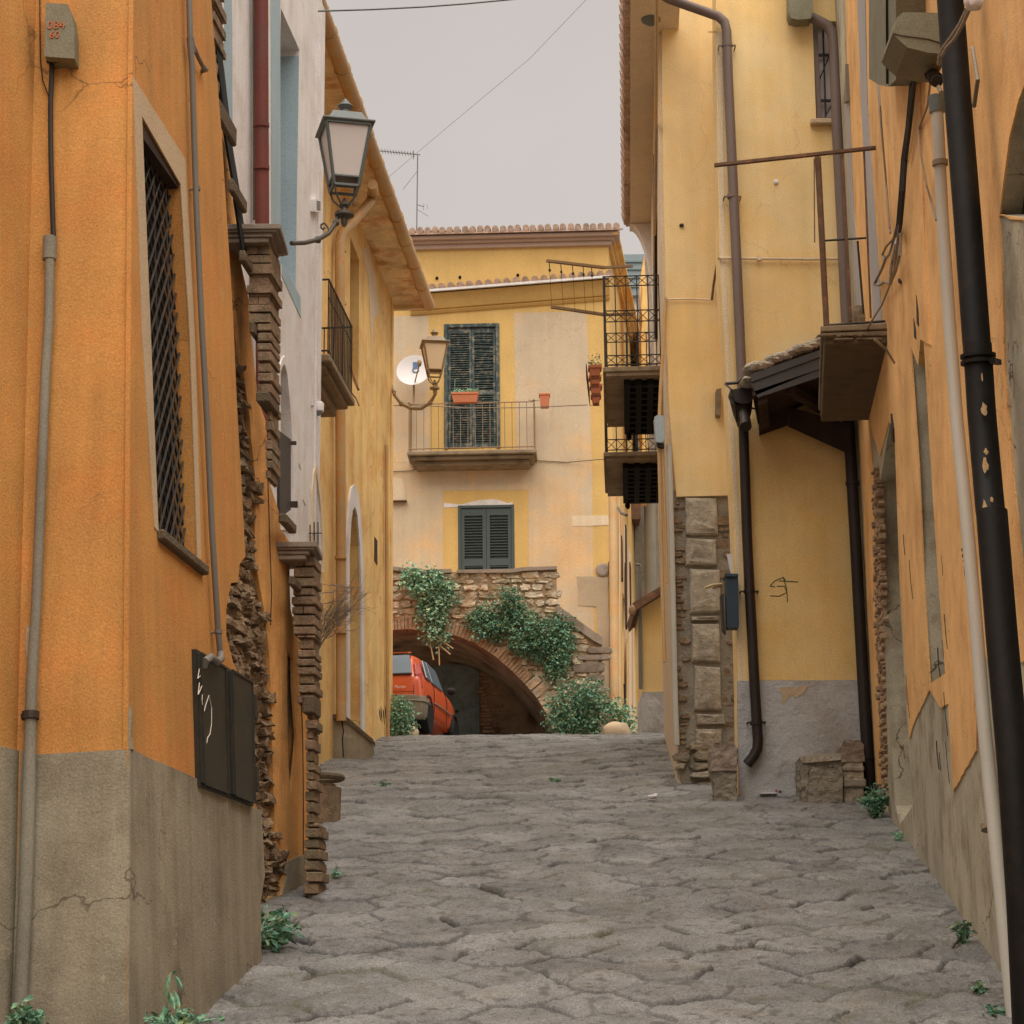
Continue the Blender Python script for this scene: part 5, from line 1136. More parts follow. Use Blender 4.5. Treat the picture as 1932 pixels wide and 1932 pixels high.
# ================================================================== RIGHT: near apricot house (J)
J = Pl((3.08, 13.2, 0), (4.08, 24.0, 0))
ja = J.gy(-2); jb_ = J.gy(24.3)
ah = thing('apricot_house', 'near apricot house on the right with pale bands, scarred plaster and a bare grey base', 'house', (3.1, 13.4, zg(13.4)))
d1 = J.px([(1721, 655), (1743, 600), (1756, 830), (1770, 1050), (1789, 1312), (1776, 1330), (1757, 1300), (1746, 1100), (1734, 880)])
d2 = J.px([(1679, 800), (1687, 790), (1692, 950), (1699, 1150), (1707, 1300), (1722, 1520), (1698, 1556), (1690, 1520), (1675, 1290), (1662, 1050), (1660, 912)])
d2 = [(p[0], p[1]) for p in d2]
arch = J.px([(1952, 120), (1925, 190), (1908, 260), (1896, 350), (1889, 405), (2010, 425), (2080, 300), (2040, 100)])
part('wall', MB().wall(J, [(ja, -2), (jb_, -2), (jb_, 15.0), (J.gy(12), 9.2), (J.gy(8), 7.5), (ja, 6.5)], [d1, d2, arch], thick=.45, rdepth=.40), M['plinthJ'], ah)
coat = [(1596, ctop), (2100, ctop), (2600, 400), (1990, 426), (1889, 408), (1893, 470), (1900, 700), (1915, 900), (1935, 1100), (1960, 1250), (1848, 1240), (1845, 1415), (1801, 1494), (1792, 1330), (1776, 1335), (1756, 1300), (1728, 1362), (1718, 1392), (1712, 1300), (1700, 1100), (1693, 900), (1689, 800), (1679, 795), (1662, 860), (1640, 790), (1622, 788), (1625, 620), (1607, 400), (1597, 0)]
co_ = J.px(coat)
part('plaster', MB().wall(J, rag(co_, .012, .12, 8), [[(p[0], p[1]) for p in J.px([(1721, 655), (1743, 600), (1756, 830), (1770, 1050), (1786, 1270), (1757, 1290), (1746, 1100), (1736, 880)])], J.px([(1952, 120), (1925, 190), (1908, 260), (1896, 350), (1890, 404), (2009, 424), (2080, 300), (2040, 100)])], thick=.012, off=.012, back=False), M['orangeJ'], ah)
part('plaster_strip', MB().prism(J, rag(J.px([(1622, 790), (1642, 790), (1650, 900), (1654, 1100), (1660, 1300), (1664, 1480), (1655, 1480), (1646, 1300), (1636, 1080), (1628, 900)]), .006, .2, 3), -.01, .012), M['orangeJ'], ah)
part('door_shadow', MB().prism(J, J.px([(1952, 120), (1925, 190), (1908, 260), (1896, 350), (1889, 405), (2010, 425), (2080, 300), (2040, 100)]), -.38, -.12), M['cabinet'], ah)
for i, pts in enumerate((((1614, -200), (1631, -200), (1640, 200), (1668, 612), (1652, 618), (1628, 200)), ((1598, 196), (1605, 190), (1614, 400), (1629, 578), (1621, 584), (1606, 400)))):
    part('pale_band', MB().prism(J, J.px(pts), -.01, .020), M['greystripe'], ah)
part('fascia_strip', MB().prism(J, J.px([(1600, 195), (1603, 120), (1606, 190)]), .01, .05), M['pipecem'], ah)
part('pilaster_strip', MB().prism(J, J.px([(1697, 160), (1740, 150), (1750, 470), (1760, 650), (1742, 640), (1738, 690), (1722, 650), (1704, 500)]), -.02, .025), M['orangeJ'], ah)
part('brick_scar', MB().stones(J, J.px([(1652, 885), (1660, 880), (1668, 1100), (1672, 1300), (1676, 1490), (1668, 1490), (1660, 1250), (1655, 1050)]), w=.14, h=.075, off=.0, dep=.05, seed=31, rough=.01, gap=.01), M['brickred'], ah)
rn = random.Random(8)
for i in range(13):
    cr = MB()
    u = rn.uniform(1700, 1718) if i % 3 == 0 else rn.uniform(1765, 1792); v = rn.uniform(1000, 1420); l = rn.uniform(20, 90)
    cr.tube([J.at(u, v, .014), J.at(u+l*.04+rn.uniform(-1, 1), v+l*.5, .014), J.at(u+l*.09, v+l, .014)], rn.uniform(.002, .005), 4)
    part('crack', cr, M['cabledark'], ah)
for (u, v, l) in ((1735, 556, 60), (1730, 600, 40), (1686, 780, 55), (1700, 525, 10)):
    cr = MB(); cr.prism(J, J.px([(u, v), (u+4, v+l*.5), (u+5, v+l), (u+1, v+l*.9)]), 0, .03)
    part('crack', cr, M['cabledark'], ah)
# ================================================================== big pipes on J
bp = thing('cast_iron_pipe', 'thick black drainpipe with flaking paint, nearest on the right', 'drainpipe', J.at(1900, 1600))
def jp(pts, off): return [J.at(u, v, off) for u, v in pts]
JO = .22
part('pipe', MB().tube(jp([(1780, -300), (1793, 0), (1808, 200), (1826, 420), (1842, 640), (1846, 690)], JO), .083, 20), M['pipeblack'], bp, smooth=True)
part('lower_pipe', MB().tube(jp([(1844, 650), (1852, 780), (1868, 960), (1872, 985)], JO), .083, 20).tube(jp([(1871, 965), (1890, 1200), (1913, 1450), (1930, 1700), (1950, 2100)], JO), .089, 20), M['pipeblack'], bp, smooth=True)
ck = MB()
for u, v in ((1845, 672), (1846, 684)): ck.tube([J.at(u, v-3, JO), J.at(u+.3, v+3, JO)], .104, 20)
ck.bar(J.at(1872, 680, JO), J.at(1885, 684, JO-.16), .03)
part('collar', ck, M['pipeblack'], bp, smooth=True)
fk = MB(); rn = random.Random(6)
for (u, v, w_, h_) in ((1862, 985, 8, 60), (1868, 1010, 5, 40), (1876, 1000, 4, 14), (1893, 1040, 4, 20), (1866, 1070, 5, 40), (1899, 1190, 6, 8), (1888, 1310, 3, 30), (1857, 780, 10, 22), (1860, 885, 9, 25), (1905, 1390, 3, 30), (1874, 1040, 7, 30), (1884, 1100, 5, 46), (1861, 860, 6, 12), (1880, 1180, 4, 24), (1895, 1260, 5, 12), (1853, 720, 3, 14), (1871, 950, 6, 9), (1900, 1480, 5, 20), (1892, 1150, 3, 10)):
    Lc = [J.at(u+rn.uniform(-w_, w_)*.5+w_*.5*math.cos(t)*rn.uniform(.6, 1.3), v+h_*.5*math.sin(t)*rn.uniform(.7, 1.2), JO) for t in [k*math.pi/5 for k in range(10)]]
    cx_ = J.at(1869+(v-960)*.085, v, JO)
    pts = []
    for p in Lc:
        d = p-cx_; dz = d.z; dd = d.dot(J.d)
        ln = max(-.1, min(.1, dd)); o_ = math.sqrt(max(.1135**2-ln**2, 1e-5)) if True else .1
        pts.append(cx_+J.d*ln+J.n*0+Vector((0, 0, dz))+J.n*o_*.0+(-Vector((0, 1, 0)))*0)
    # wrap the flake on the camera side of the pipe
    vd = (CAM-cx_); vd.z = 0; vd.normalize(); tx = Vector((-vd.y, vd.x, 0))
    pts2 = []
    for t in [k*math.pi/5 for k in range(10)]:
        a = w_/F*14*.55*math.cos(t)*rn.uniform(.6, 1.3); hz = h_/F*14*.5*math.sin(t)*rn.uniform(.7, 1.2)
        a0 = (u-(1869+(v-960)*.085))/F*14+a; a0 = max(-.10, min(.10, a0))
        pts2.append(cx_+tx*a0*(1 if tx.x > 0 else -1)+vd*math.sqrt(.0905**2-a0**2)+Vector((0, 0, hz)))
    c_ = sum(pts2, Vector())/10+vd*.002
    part('bare_patch', MB().add(pts2+[c_], [(i, (i+1) % 10, 10) for i in range(10)]), M['ochrepipe'], bp)
wp = thing('cream_conduit', 'tall cream plastic conduit beside the black drainpipe on the right', 'conduit', J.at(1880, 1700))
wo_ = .12
part('pipe', MB().tube(jp([(1768, 200), (1778, 400), (1792, 615), (1806, 800), (1822, 960), (1840, 1160), (1858, 1380), (1880, 1600), (1900, 1800), (1920, 2000), (1935, 2150)], wo_), [.042]*2+[.044]*9, 14), M['pipewhite'], wp, smooth=True)
part('cap', MB().tube(jp([(1767, 180), (1768.4, 212)], wo_), .056, 14), M['lampgreen'], wp, smooth=True)
part('band', MB().tube(jp([(1773.5, 303), (1774, 312)], wo_), .055, 14).tube(jp([(1868, 1556), (1869, 1566)], wo_), .060, 14), M['cable'], wp, smooth=True)
vd = (CAM-J.at(1828, 1070, wo_)); vd.z = 0; vd.normalize()
tm_ = basis(J.at(1829, 1070, wo_)+vd*.054, J.at(1836, 1000, wo_)-J.at(1824, 1130, wo_), -vd.cross(Vector((0, 0, 1))))
tm_ = basis(J.at(1826, 1070, wo_)+vd*.0545, Vector((-.06, 0, 1)).normalized(), Vector((0, 0, 1)).cross(vd)*-1)
text('NTL120', .075, tm_, M['cabledark'], 'lettering', wp, .001)
# grey metal box column & hanging concrete box
gb = thing('shutter_box', 'tall weathered grey brown metal box high on the apricot house', 'metal box', J.at(1670, 160))
part('case', MB().prism(J, J.px([(1648, -300), (1700, -300), (1700, 150), (1686, 163), (1668, 160), (1648, 148)], .2), .0, .24), M['boxgrey'], gb, bevel=.02, seg=2)
part('seam', MB().bar(J.at(1672, -300, .25), J.at(1674, 158, .25), .02), M['cabledark'], gb)
hb = thing('concrete_box', 'dusty grey angular cable box with hanging wires high by the black pipe', 'junction box', J.at(1740, 80))
a, b, c_, d_ = J.at(1690, 70, .1), J.at(1776, 98, .1), J.at(1776, 30, .1), J.at(1694, 30, .1)
o = J.n*.30; o2 = J.n*.34
HB = Pl((0, 12.9, 0), (1, 12.9, 0))
part('case', MB().prism(HB, HB.px([(1683, 62), (1692, 33), (1704, 23), (1768, 24), (1790, 40), (1792, 85), (1752, 73), (1700, 66)]), -.45, .0), M['boxgrey'], hb, bevel=.02, seg=2)
part('underside', MB().hexa([px(1683, 62, 12.9), px(1752, 73, 12.9), px(1752, 73, 13.3), px(1683, 62, 13.3), px(1684, 60, 12.9), px(1752, 71, 12.9), px(1752, 71, 13.3), px(1684, 60, 13.3)]).prism(HB, HB.px([(1686, 64), (1752, 74), (1790, 86), (1788, 101), (1752, 98), (1712, 88)]), -.45, -.01), M['boxgrey'], hb, bevel=.01)
cb = thing('cable_bundle', 'taped bundle of dark cables ending in loose grey loops on the apricot wall', 'cable bundle', J.at(1695, 440))
def jc(pts, r, off=.06, n=7, mb_=None): return (mb_ or MB()).tube([J.at(u, v, off+.02*math.sin(i*1.7)) for i, (u, v) in enumerate(pts)], r, n)
bd_ = MB()
for k, dx_ in enumerate((-3, 0, 3)): jc([(1727+dx_, 100), (1722+dx_, 160), (1714+dx_*.8, 240), (1706+dx_, 300), (1702+dx_, 360), (1697+dx_, 420), (1693+dx_, 445)], .016, .06+.012*k, mb_=bd_)
for i in range(11):
    f = i/10; u = 1727-(1727-1697)*f; v = 112+(420-112)*f; u = 1727-33*(f**.9); pass
part('bundle', bd_, M['cabledark'], cb, smooth=True)
lp_ = MB()
jc([(1698, 420), (1692, 470), (1688, 510), (1680, 535), (1668, 532), (1660, 538), (1650, 537), (1655, 525), (1665, 505), (1672, 485)], .014, .08, mb_=lp_)
jc([(1694, 420), (1686, 450), (1672, 465), (1665, 480), (1668, 490), (1678, 480), (1684, 460), (1690, 440)], .012, .07, mb_=lp_)
jc([(1700, 440), (1698, 480), (1690, 510), (1684, 525), (1680, 515), (1684, 490), (1690, 460)], .014, .09, mb_=lp_)
jc([(1682, 500), (1678, 540), (1664, 575), (1645, 605), (1630, 635), (1622, 660)], .009, .20, mb_=lp_)
jc([(1655, 150), (1662, 230), (1670, 320), (1676, 400), (1680, 440)], .010, .05, mb_=lp_); jc([(1657, 150), (1661, 200), (1667, 290), (1672, 350), (1678, 430)], .008, .06, mb_=lp_)
part('loops', lp_, M['cable'], cb, smooth=True)
part('clip_plate', MB().prism(J, J.px([(1693, 455), (1704, 450), (1705, 492), (1694, 490)]), .0, .03), M['white'], cb)
wc = thing('hanging_wires', 'thin grey wires hanging from the grey cable box past a black connector', 'cables', J.at(1760, 140))
wm = MB(); jc([(1752, 98), (1756, 150), (1750, 200), (1735, 240), (1737, 290), (1748, 350), (1757, 380), (1766, 415)], .009, .05, mb_=wm); jc([(1733, 95), (1745, 120), (1752, 132), (1762, 145), (1776, 175)], .016, .2, mb_=wm)
jc([(1830, -20), (1825, 18), (1812, 45), (1795, 70), (1780, 90), (1773, 108), (1772, 120)], .014, .42, mb_=wm); jc([(1836, -20), (1830, 15), (1815, 50), (1800, 75), (1786, 90), (1778, 105)], .010, .43, mb_=wm)
jc([(1835, 90), (1845, 150), (1838, 200)], .012, .3, mb_=wm)
part('wire', wm, M['cable'], wc, smooth=True)
part('connector', MB().tube([J.at(1756, 134, .21), J.at(1768, 154, .21)], [.045, .04], 10).tube([J.at(1757, 136, .21), J.at(1759, 139, .21)], .052, 10).tube([J.at(1764, 147, .21), J.at(1766, 150, .21)], .050, 10), M['cabledark'], wc, smooth=True)
part('insulator', MB().rock(J.at(1838, 0, .45), .05, .05, .05, 3), M['glass'], wc, smooth=True)

# ------------------------------------------------------------------ rusty balcony with drying bar
rb = thing('rusty_balcony', 'crumbling concrete balcony with rusty posts and a long steel bar', 'balcony', J.at(1672, 640))
by0 = 19.6; zt = px(1620, 612, by0).z
bs0 = J.gy(by0); bs1 = J.gy(22.3)
def offpx(u, v, y):
    p = px(u, v, y); return (p-J.o).dot(J.n)
bo_ = offpx(1555, 630, by0)
bo2_ = offpx(1550, 785, 22.2)
part('slab', MB().hexa([J.P(bs0, zt-.19, -.05), J.P(bs0, zt-.19, bo_), J.P(bs1, zt-.19, bo2_), J.P(bs1, zt-.19, -.05), J.P(bs0, zt-.06, -.05), J.P(bs0, zt-.06, bo_), J.P(bs1, zt-.06, bo2_), J.P(bs1, zt-.06, -.05)]), M['ledge'], rb, bevel=.02, seg=2)
part('slab_edge', MB().hexa([J.P(bs0-.03, zt-.06, -.05), J.P(bs0-.03, zt-.06, bo_+.03), J.P(bs1, zt-.06, bo2_+.02), J.P(bs1, zt-.06, -.05), J.P(bs0-.03, zt, -.05), J.P(bs0-.03, zt, bo_+.03), J.P(bs1, zt, bo2_+.02), J.P(bs1, zt, -.05)]).boxpl(J, bs0-.02, bs0+.0, zt-.12, zt-.07, -.05, bo_+.02), M['slab'], rb, bevel=.008)
part('spall', MB().stones(Pl((0, by0, 0), (1, by0, 0)), [(J.P(bs0, 0, bo_).x, zt-.17), (J.P(bs0, 0, 0).x, zt-.17), (J.P(bs0, 0, 0).x, zt-.09), (J.P(bs0, 0, bo_).x, zt-.09)], w=.2, h=.06, off=.0, dep=.01, seed=3, rough=.01), M['slab'], rb)
rm = MB()
ybar = by0+.1
rm.bar(px(1348, 312, ybar), px(1652, 279, ybar), .045, .03)
part('drying_bar', rm, M['rust'], rb)
for (u0_, v0_, u1_, v1_, r_, y_) in ((1541, 296, 1558, 614, .022, ybar), (1547, 296, 1563, 614, .010, ybar+.1), (1589, 292, 1605, 606, .016, ybar), (1630, 286, 1643, 600, .010, ybar+.05), (1536, 300, 1537, 457, .006, ybar-.05)):
    part('post', MB().bar(px(u0_, v0_, y_), px(u1_, v1_, y_), r_*1.8), M['rust'], rb)
rm = MB().tube([px(1556, 454, ybar), px(1634, 449, ybar)], .011, 6).tube([px(1618, 455, ybar+.1), px(1629, 590, ybar+.1)], .012, 6).tube([px(1560, 614, ybar), px(1672, 606, ybar)], .014, 6)
part('rail', rm, M['iron'], rb)
part('stick', MB().tube([J.at(1650, 640, .5), J.at(1672, 660, .25), J.at(1687, 684, .05)], .012, 6), M['pipecem'], rb)
part('rubble_block', MB().rock(px(1618, 600, by0+.3), .07, .1, .13, 4), M['slab'], rb)

# ------------------------------------------------------------------ laundry balconies on the street side of the yellow/cream house
def side_balcony(lab, y0, y1, v_top, u_left, hr, full=True, grp='iron balconies with perforated undersides'):
    zt = px(1190, v_top, y0).z
    r = thing('iron_balcony', lab, 'balcony', (G.P(G.gy(y0), zt, 0)), grp)
    o = offG(u_left, v_top, y0); s0, s1 = G.gy(y0), G.gy(y1)
    part('slab', MB().boxpl(G, s0, s1, zt-.07, zt, -.05, o+.02), M['slab'], r, bevel=.01)
    part('slab_side', MB().boxpl(G, s0+.03, s1, zt-.12, zt-.07, -.05, o-.02), M['slab'], r)
    # perforated dark trellis hanging under the slab
    pf = MB(); so = o-.30*1
    na = 9
    for i in range(na):
        s = s0+.25+(s1-s0-.3)*i/(na-1); pf.boxpl(G, s, s+.10, zt-.20-.04*i/na, zt-.13, -.02, so)
    for k in range(4):
        oo = so*k/3; pf.hexa([G.P(s0+.2, zt-.20, oo-.04), G.P(s0+.2, zt-.20, oo+.04), G.P(s1, zt-.24, oo+.04), G.P(s1, zt-.24, oo-.04), G.P(s0+.2, zt-.12, oo-.04), G.P(s0+.2, zt-.12, oo+.04), G.P(s1, zt-.14, oo+.04), G.P(s1, zt-.14, oo-.04)])
    pf.rock(G.P(s1, zt-.27, so-.03), .04, .04, .06, 3, 6)
    part('underframe', pf, M['dark'], r)
    rl = MB()
    def wallxy(s, oo, z): return G.P(s, z, oo)
    cor = [(s0+.04, 0.02), (s0+.04, o-.02), (s1-.04, o-.02), (s1-.04, .02)]
    for (a, b), n in (((cor[0], cor[1]), 5), ((cor[1], cor[2]), 9), ((cor[2], cor[3]), 5)):
        P0 = lambda f, z: G.P(a[0]+(b[0]-a[0])*f, z, a[1]+(b[1]-a[1])*f)
        bands = [(zt+.04, zt+.17), (zt+hr*.50, zt+hr*.62), (zt+hr-.14, zt+hr)] if full else [(zt+.04, zt+.20), (zt+hr-.14, zt+hr)]
        for z0, z1 in bands:
            rl.tube([P0(0, z0), P0(1, z0)], .009, 5).tube([P0(0, z1), P0(1, z1)], .009, 5)
            for i in range(n):
                rl.tube([P0(i/n, z0), P0((i+1)/n, z1)], .005, 4).tube([P0(i/n, z1), P0((i+1)/n, z0)], .005, 4)
        for i in range(n+1): rl.tube([P0(i/n, zt), P0(i/n, zt+hr)], .008, 5)
    for c in cor[1:3]: rl.bar(G.P(c[0], zt, c[1]), G.P(c[0], zt+hr, c[1]), .035)
    part('railing', rl, M['iron'], r)
    return r, zt, s0, s1, o
def offG(u, v, y): return (px(u, v, y)-G.o).dot(G.n)
b1, z1_, s0_, s1_2, o_ = side_balcony('tall caged iron balcony with drying arms on the cream house', 27.2, 29.7, 690, 1140, 1.30)
b2, z2_, s02, s12, o2_ = side_balcony('lower and farther iron balcony on the cream house, below the caged one', 30.1, 32.3, 851, 1141, 1.15, full=False)
# drying arms
dr = MB(); ya = 27.3
for (ua, va, ub, vb, ue, ve) in ((1031, 492, 1140, 505, 1194, 502), (1040, 579, 1142, 594, 1194, 593)):
    part('drying_arm', MB().bar(px(ua, va, ya-.25), px(ub, vb, ya), .045, .035).bar(px(ub, vb, ya), px(ue, ve, ya), .035, .03), M['ironlight'], b1)
dr = MB()
for i, (u, v) in enumerate(((1036, 494), (1058, 497), (1080, 500), (1100, 502), (1116, 504))):
    dr = MB(); dr.tube([px(u, v, ya-.2+.03*i), px(u+1, v+14, ya-.2+.03*i)], .006, 4).rock(px(u+1, v+16, ya-.2+.03*i), .018, .018, .02, i, 6).tube([px(u+1, v+16, ya-.2), px(u+5, v+86+i, ya-.2)], .0025, 4)
    part('pulley', dr, M['iron'], b1)
for i, (u, v, w_, h_, yy) in enumerate(((1112, 688, 22, 20, 28.0), (1113, 707, 20, 17, 28.8), (1115, 724, 20, 18, 29.5), (1117, 742, 16, 18, 30.2))):
    Q = Pl((0, yy, 0), (1, yy, 0)); a = Q.st(u, v); b = Q.st(u+w_, v+h_)
    lab = ['terracotta trough nearest on the rack beside the caged balcony', 'second terracotta trough on the balcony rack, just behind the nearest', 'third terracotta trough along the balcony rack', 'farthest small terracotta trough at the end of the balcony rack'][i]
    t_ = thing('flower_trough', lab, 'planter', Q.P(a[0], b[1], 0), 'troughs on the balcony rack')
    part('pot', trough(MB(), Q, a[0], b[0], b[1], a[1], -.18, .0, .02), M['terracotta'], t_, bevel=.006)
    if i == 0:
        rn = random.Random(4); part('stems', MB().leaves([Q.P(rn.uniform(a[0], b[0]), a[1]+rn.uniform(0, .2)*rn.random(), -.08) for _ in range(70)], .04, 6, -.8), M['leafblue'], t_)
rk = MB()
for z_ in (0, -.09, -.18): rk.tube([px(1106, 687, 27.9)+Vector((0, 0, z_)), px(1112, 740, 30.4)+Vector((0, 0, z_))], .006, 4)
for yy, u, v in ((27.9, 1106, 687), (28.6, 1108, 703), (29.3, 1110, 719), (30.3, 1112, 738)):
    rk.tube([px(u, v, yy), px(u, v, yy)+Vector((0, 0, -.22)), px(u, v, yy)+Vector((.16, 0, -.22))], .006, 4)
part('pot_rack', rk, M['iron'], b1)

# ------------------------------------------------------------------ street lamps
def street_lamp(name, lab, uc, vt, vb, wpx_top, wpx_bot, y, arm, mt, mta, mtg, yaw, armr):
    c = px(uc, vb, y); zt = px(uc, vt, y).z; h = zt-c.z; k = (c-CAM).dot(fw)/F
    wt = wpx_top*k/2; wb = wpx_bot*k/2
    r = thing(name, lab, 'street lamp', c, 'wall lanterns on curved arms')
    ca, sa = math.cos(yaw), math.sin(yaw)
    def q(x, y_, z): return Vector((c.x+x*ca-y_*sa, c.y+x*sa+y_*ca, z))
    cs = [(-1, -1), (1, -1), (1, 1), (-1, 1)]
    w0, w1 = wb*.84, wt*.84
    fr = MB()
    for i in range(4):
        a, b = cs[i], cs[(i+1) % 4]
        fr.bar(q(a[0]*w0, a[1]*w0, c.z), q(a[0]*w1, a[1]*w1, zt), .024)
        for wz, z_, t_ in ((w0, c.z, .022), (w1, zt, .03), (w0+(w1-w0)*.14, c.z+h*.14, .016)): fr.bar(q(a[0]*wz, a[1]*wz, z_), q(b[0]*wz, b[1]*wz, z_), t_)
    part('frame', fr, mt, r, bevel=.002)
    for i in range(4):
        a, b = cs[i], cs[(i+1) % 4]; e0 = w0+(w1-w0)*.14
        p = [q(a[0]*e0*.97, a[1]*e0*.97, c.z+h*.15), q(b[0]*e0*.97, b[1]*e0*.97, c.z+h*.15), q(b[0]*w1*.97, b[1]*w1*.97, zt-.01), q(a[0]*w1*.97, a[1]*w1*.97, zt-.01)]
        ce = q(0, 0, c.z+h/2); ins = [(x+(ce-x).normalized()*.006) for x in p]
        part('pane', MB().hexa(p+ins), mtg, r)
    rf = MB(); W = wt
    def ring(w_, z_): return [q(a*w_, b*w_, z_) for a, b in cs]
    tiers = [(W*.86, zt), (W*1.0, zt+h*.02), (W*1.0, zt+h*.05), (W*.74, zt+h*.09), (W*.56, zt+h*.24), (W*.50, zt+h*.25)]
    vs = []
    for w_, z_ in tiers: vs += ring(w_, z_)
    fs = []
    for i in range(len(tiers)-1):
        for j in range(4): fs.append((i*4+j, i*4+(j+1) % 4, (i+1)*4+(j+1) % 4, (i+1)*4+j))
    fs += [(3, 2, 1, 0), tuple(range(len(vs)-4, len(vs)))]
    rf.add(vs, fs)
    part('roof', rf, mt, r, bevel=.004)
    fz = zt+h*.25
    part('finial', MB().lathe(q(0, 0, fz), [(W*.24, 0), (W*.2, h*.05), (W*.16, h*.10), (W*.24, h*.14), (W*.30, h*.17), (W*.28, h*.19), (W*.18, h*.22), (W*.16, h*.25), (W*.06, h*.29), (.004, h*.31)], 16), mt, r, smooth=True)
    ar = MB(); bz = c.z-.02
    for a in cs: ar.tube([q(a[0]*w0, a[1]*w0, c.z), q(a[0]*w0*.8, a[1]*w0*.8, c.z-.08), q(a[0]*.02, a[1]*.02, c.z-.17)], .009, 6)
    ar.lathe(q(0, 0, c.z-.34), [(.012, 0), (.025, .02), (.03, .05), (.03, .07), (.085, .095), (.085, .12), (.03, .14), (.022, .17), (.045, .19), (.03, .22), (.008, .26)], 14)
    ap = [px(u, v, yy) for u, v, yy in arm]
    ap = [q(0, 0, c.z-.30)]+ap
    ar.tube(ap, armr, 10)
    for t in (.35, .7):
        i = int(t*(len(ap)-1)); ar.rock(ap[i], armr*1.5, armr*1.5, armr*1.5, 3, 8)
    part('arm', ar, mta, r, smooth=True)
    return r
l1 = street_lamp('street_lamp', 'near square lantern on a dark scrolled arm springing from the brick pier', 650, 247, 357, 100, 56, 17.0, [(640, 398, 17.0), (634, 420, 16.97), (620, 440, 16.9), (600, 452, 16.8), (575, 458, 16.6), (550, 459, 16.4)], M['lampgreen'], M['lampdark'], M['glass'], R(14), .020)
scl = MB(); scl.tube([px(u, v, 16.9) for u, v in ((622, 438), (618, 428), (612, 421), (606, 424), (606, 430), (610, 433), (612, 429))], .010, 6)
part('scroll', scl, M['lampdark'], l1, smooth=True)
l2 = street_lamp('street_lamp', 'far cream paned lantern on a deep curved arm at the ochre house corner', 820, 652, 708, 53, 28, 34.6, [(824, 722, 34.6), (822, 742, 34.6), (812, 760, 34.7), (795, 771, 34.8), (775, 771, 35.0), (757, 762, 35.2), (744, 745, 35.4), (736, 722, 35.6), (733, 708, 35.7)], M['lampochre'], M['lampochre'], M['glasswarm'], R(8), .028)
part('wall_plate', MB().bar(px(732, 705, 35.75), px(733, 760, 35.75), .06).tube([px(u, v, 35.2) for u, v in ((741, 738), (746, 738), (746, 744), (741, 745))], .014, 6), M['lampochre'], l2)

# ------------------------------------------------------------------ red car
CX0, CY0, CYAW = -2.40, 36.75, R(-9)
cz0 = 6.74
car = thing('parked_car', 'small orange red hatchback with grey bumpers half hidden behind the ochre house', 'car', (CX0, CY0, cz0))
ca, sa = math.cos(CYAW), math.sin(CYAW)
def cq(x, y, z): return Vector((CX0+x*ca-y*sa, CY0+x*sa+y*ca, cz0+z))
# stations: y, half widths at levels z
def sec(y, zs, zr, wr, belt=.93, wb=.80, zb=.28):
    pts = [(wb*.90, zb), (wb*.985, zb+.14), (wb*1.0, .60), (wb*.985, .80), (wb*.955, belt)]
    for f in (.33, .66, 1.0): pts.append((wb*.95+(wr-wb*.95)*f-.02*math.sin(f*3.14), belt+(zr-.05-belt)*f))
    pts += [(wr*.86, zr-.012), (wr*.45, zr), (0, zr+.004)]
    return [(x, y, z) for x, z in pts]
ST = [(0.00, .86, .60, .70), (0.03, .99, .62, .76), (0.10, 1.10, .60, .785), (.22, 1.26, .585, .80), (.36, 1.385, .57, .805), (.55, 1.425, .575, .81), (1.0, 1.45, .59, .82), (1.6, 1.455, .59, .82), (2.1, 1.42, .58, .82), (2.5, 1.22, .60, .815), (2.85, 1.0, .66, .81), (3.2, .93, .66, .79), (3.55, .84, .60, .74), (3.74, .68, .5, .62)]
body = MB(); secs = []
for y, zr, wr, wb in ST:
    belt = min(.93, zr-.06); s_ = sec(y, 0, zr, min(wr, wb*.9), belt, wb, .24)
    full = [(-x, yy, z) for x, yy, z in s_]+[(x, yy, z) for x, yy, z in reversed(s_)][1:]
    secs.append([cq(*p) for p in full])
n = len(secs[0]); vs = [p for s_ in secs for p in s_]; fs = []
for i in range(len(secs)-1):
    for k in range(n-1): fs.append((i*n+k, i*n+k+1, (i+1)*n+k+1, (i+1)*n+k))
    fs.append((i*n+n-1, i*n, (i+1)*n, (i+1)*n+n-1))
fs += [tuple(range(n))[::-1], tuple((len(secs)-1)*n+k for k in range(n))]
body.add(vs, fs)
bo = part('body', body, M['carred'], car, smooth=True)
ss = bo.modifiers.new('sub', 'SUBSURF'); ss.levels = 1; ss.render_levels = 1
# rear glass, side glass as proud curved panes
def pane(name, pts, mt, th=.012, par=car, **k):
    p = [cq(*q_) for q_ in pts]; nn = (p[1]-p[0]).cross(p[-1]-p[0]).normalized(); c = cq(0, 1.8, .9)
    if nn.dot(p[0]-c) < 0: nn = -nn
    return part(name, MB().hexa([x-nn*.02 for x in p]+[x+nn*th for x in p]) if len(p) == 4 else MB().add([x-nn*.02 for x in p]+[x+nn*th for x in p], [tuple(range(len(p)))[::-1], tuple(len(p)+i for i in range(len(p)))]+[(i, (i+1) % len(p), (i+1) % len(p)+len(p), i+len(p)) for i in range(len(p))]), mt, par, bevel=.008, **k)
rg = pane('rear_window', [(-.62, .015, .98), (.62, .015, .98), (.53, .275, 1.35), (-.53, .275, 1.35)], M['carglass'], .02)
part('seal', MB().tube([cq(*q_) for q_ in ((-.63, .005, .97), (.63, .005, .97), (.54, .27, 1.36), (-.54, .27, 1.36), (-.63, .005, .97))], .012, 6), M['tyre'], rg)
pane('side_window', [(.790, 1.02, .96), (.790, 2.02, .96), (.655, 1.95, 1.34), (.655, 1.08, 1.36)], M['carglass'], .006)
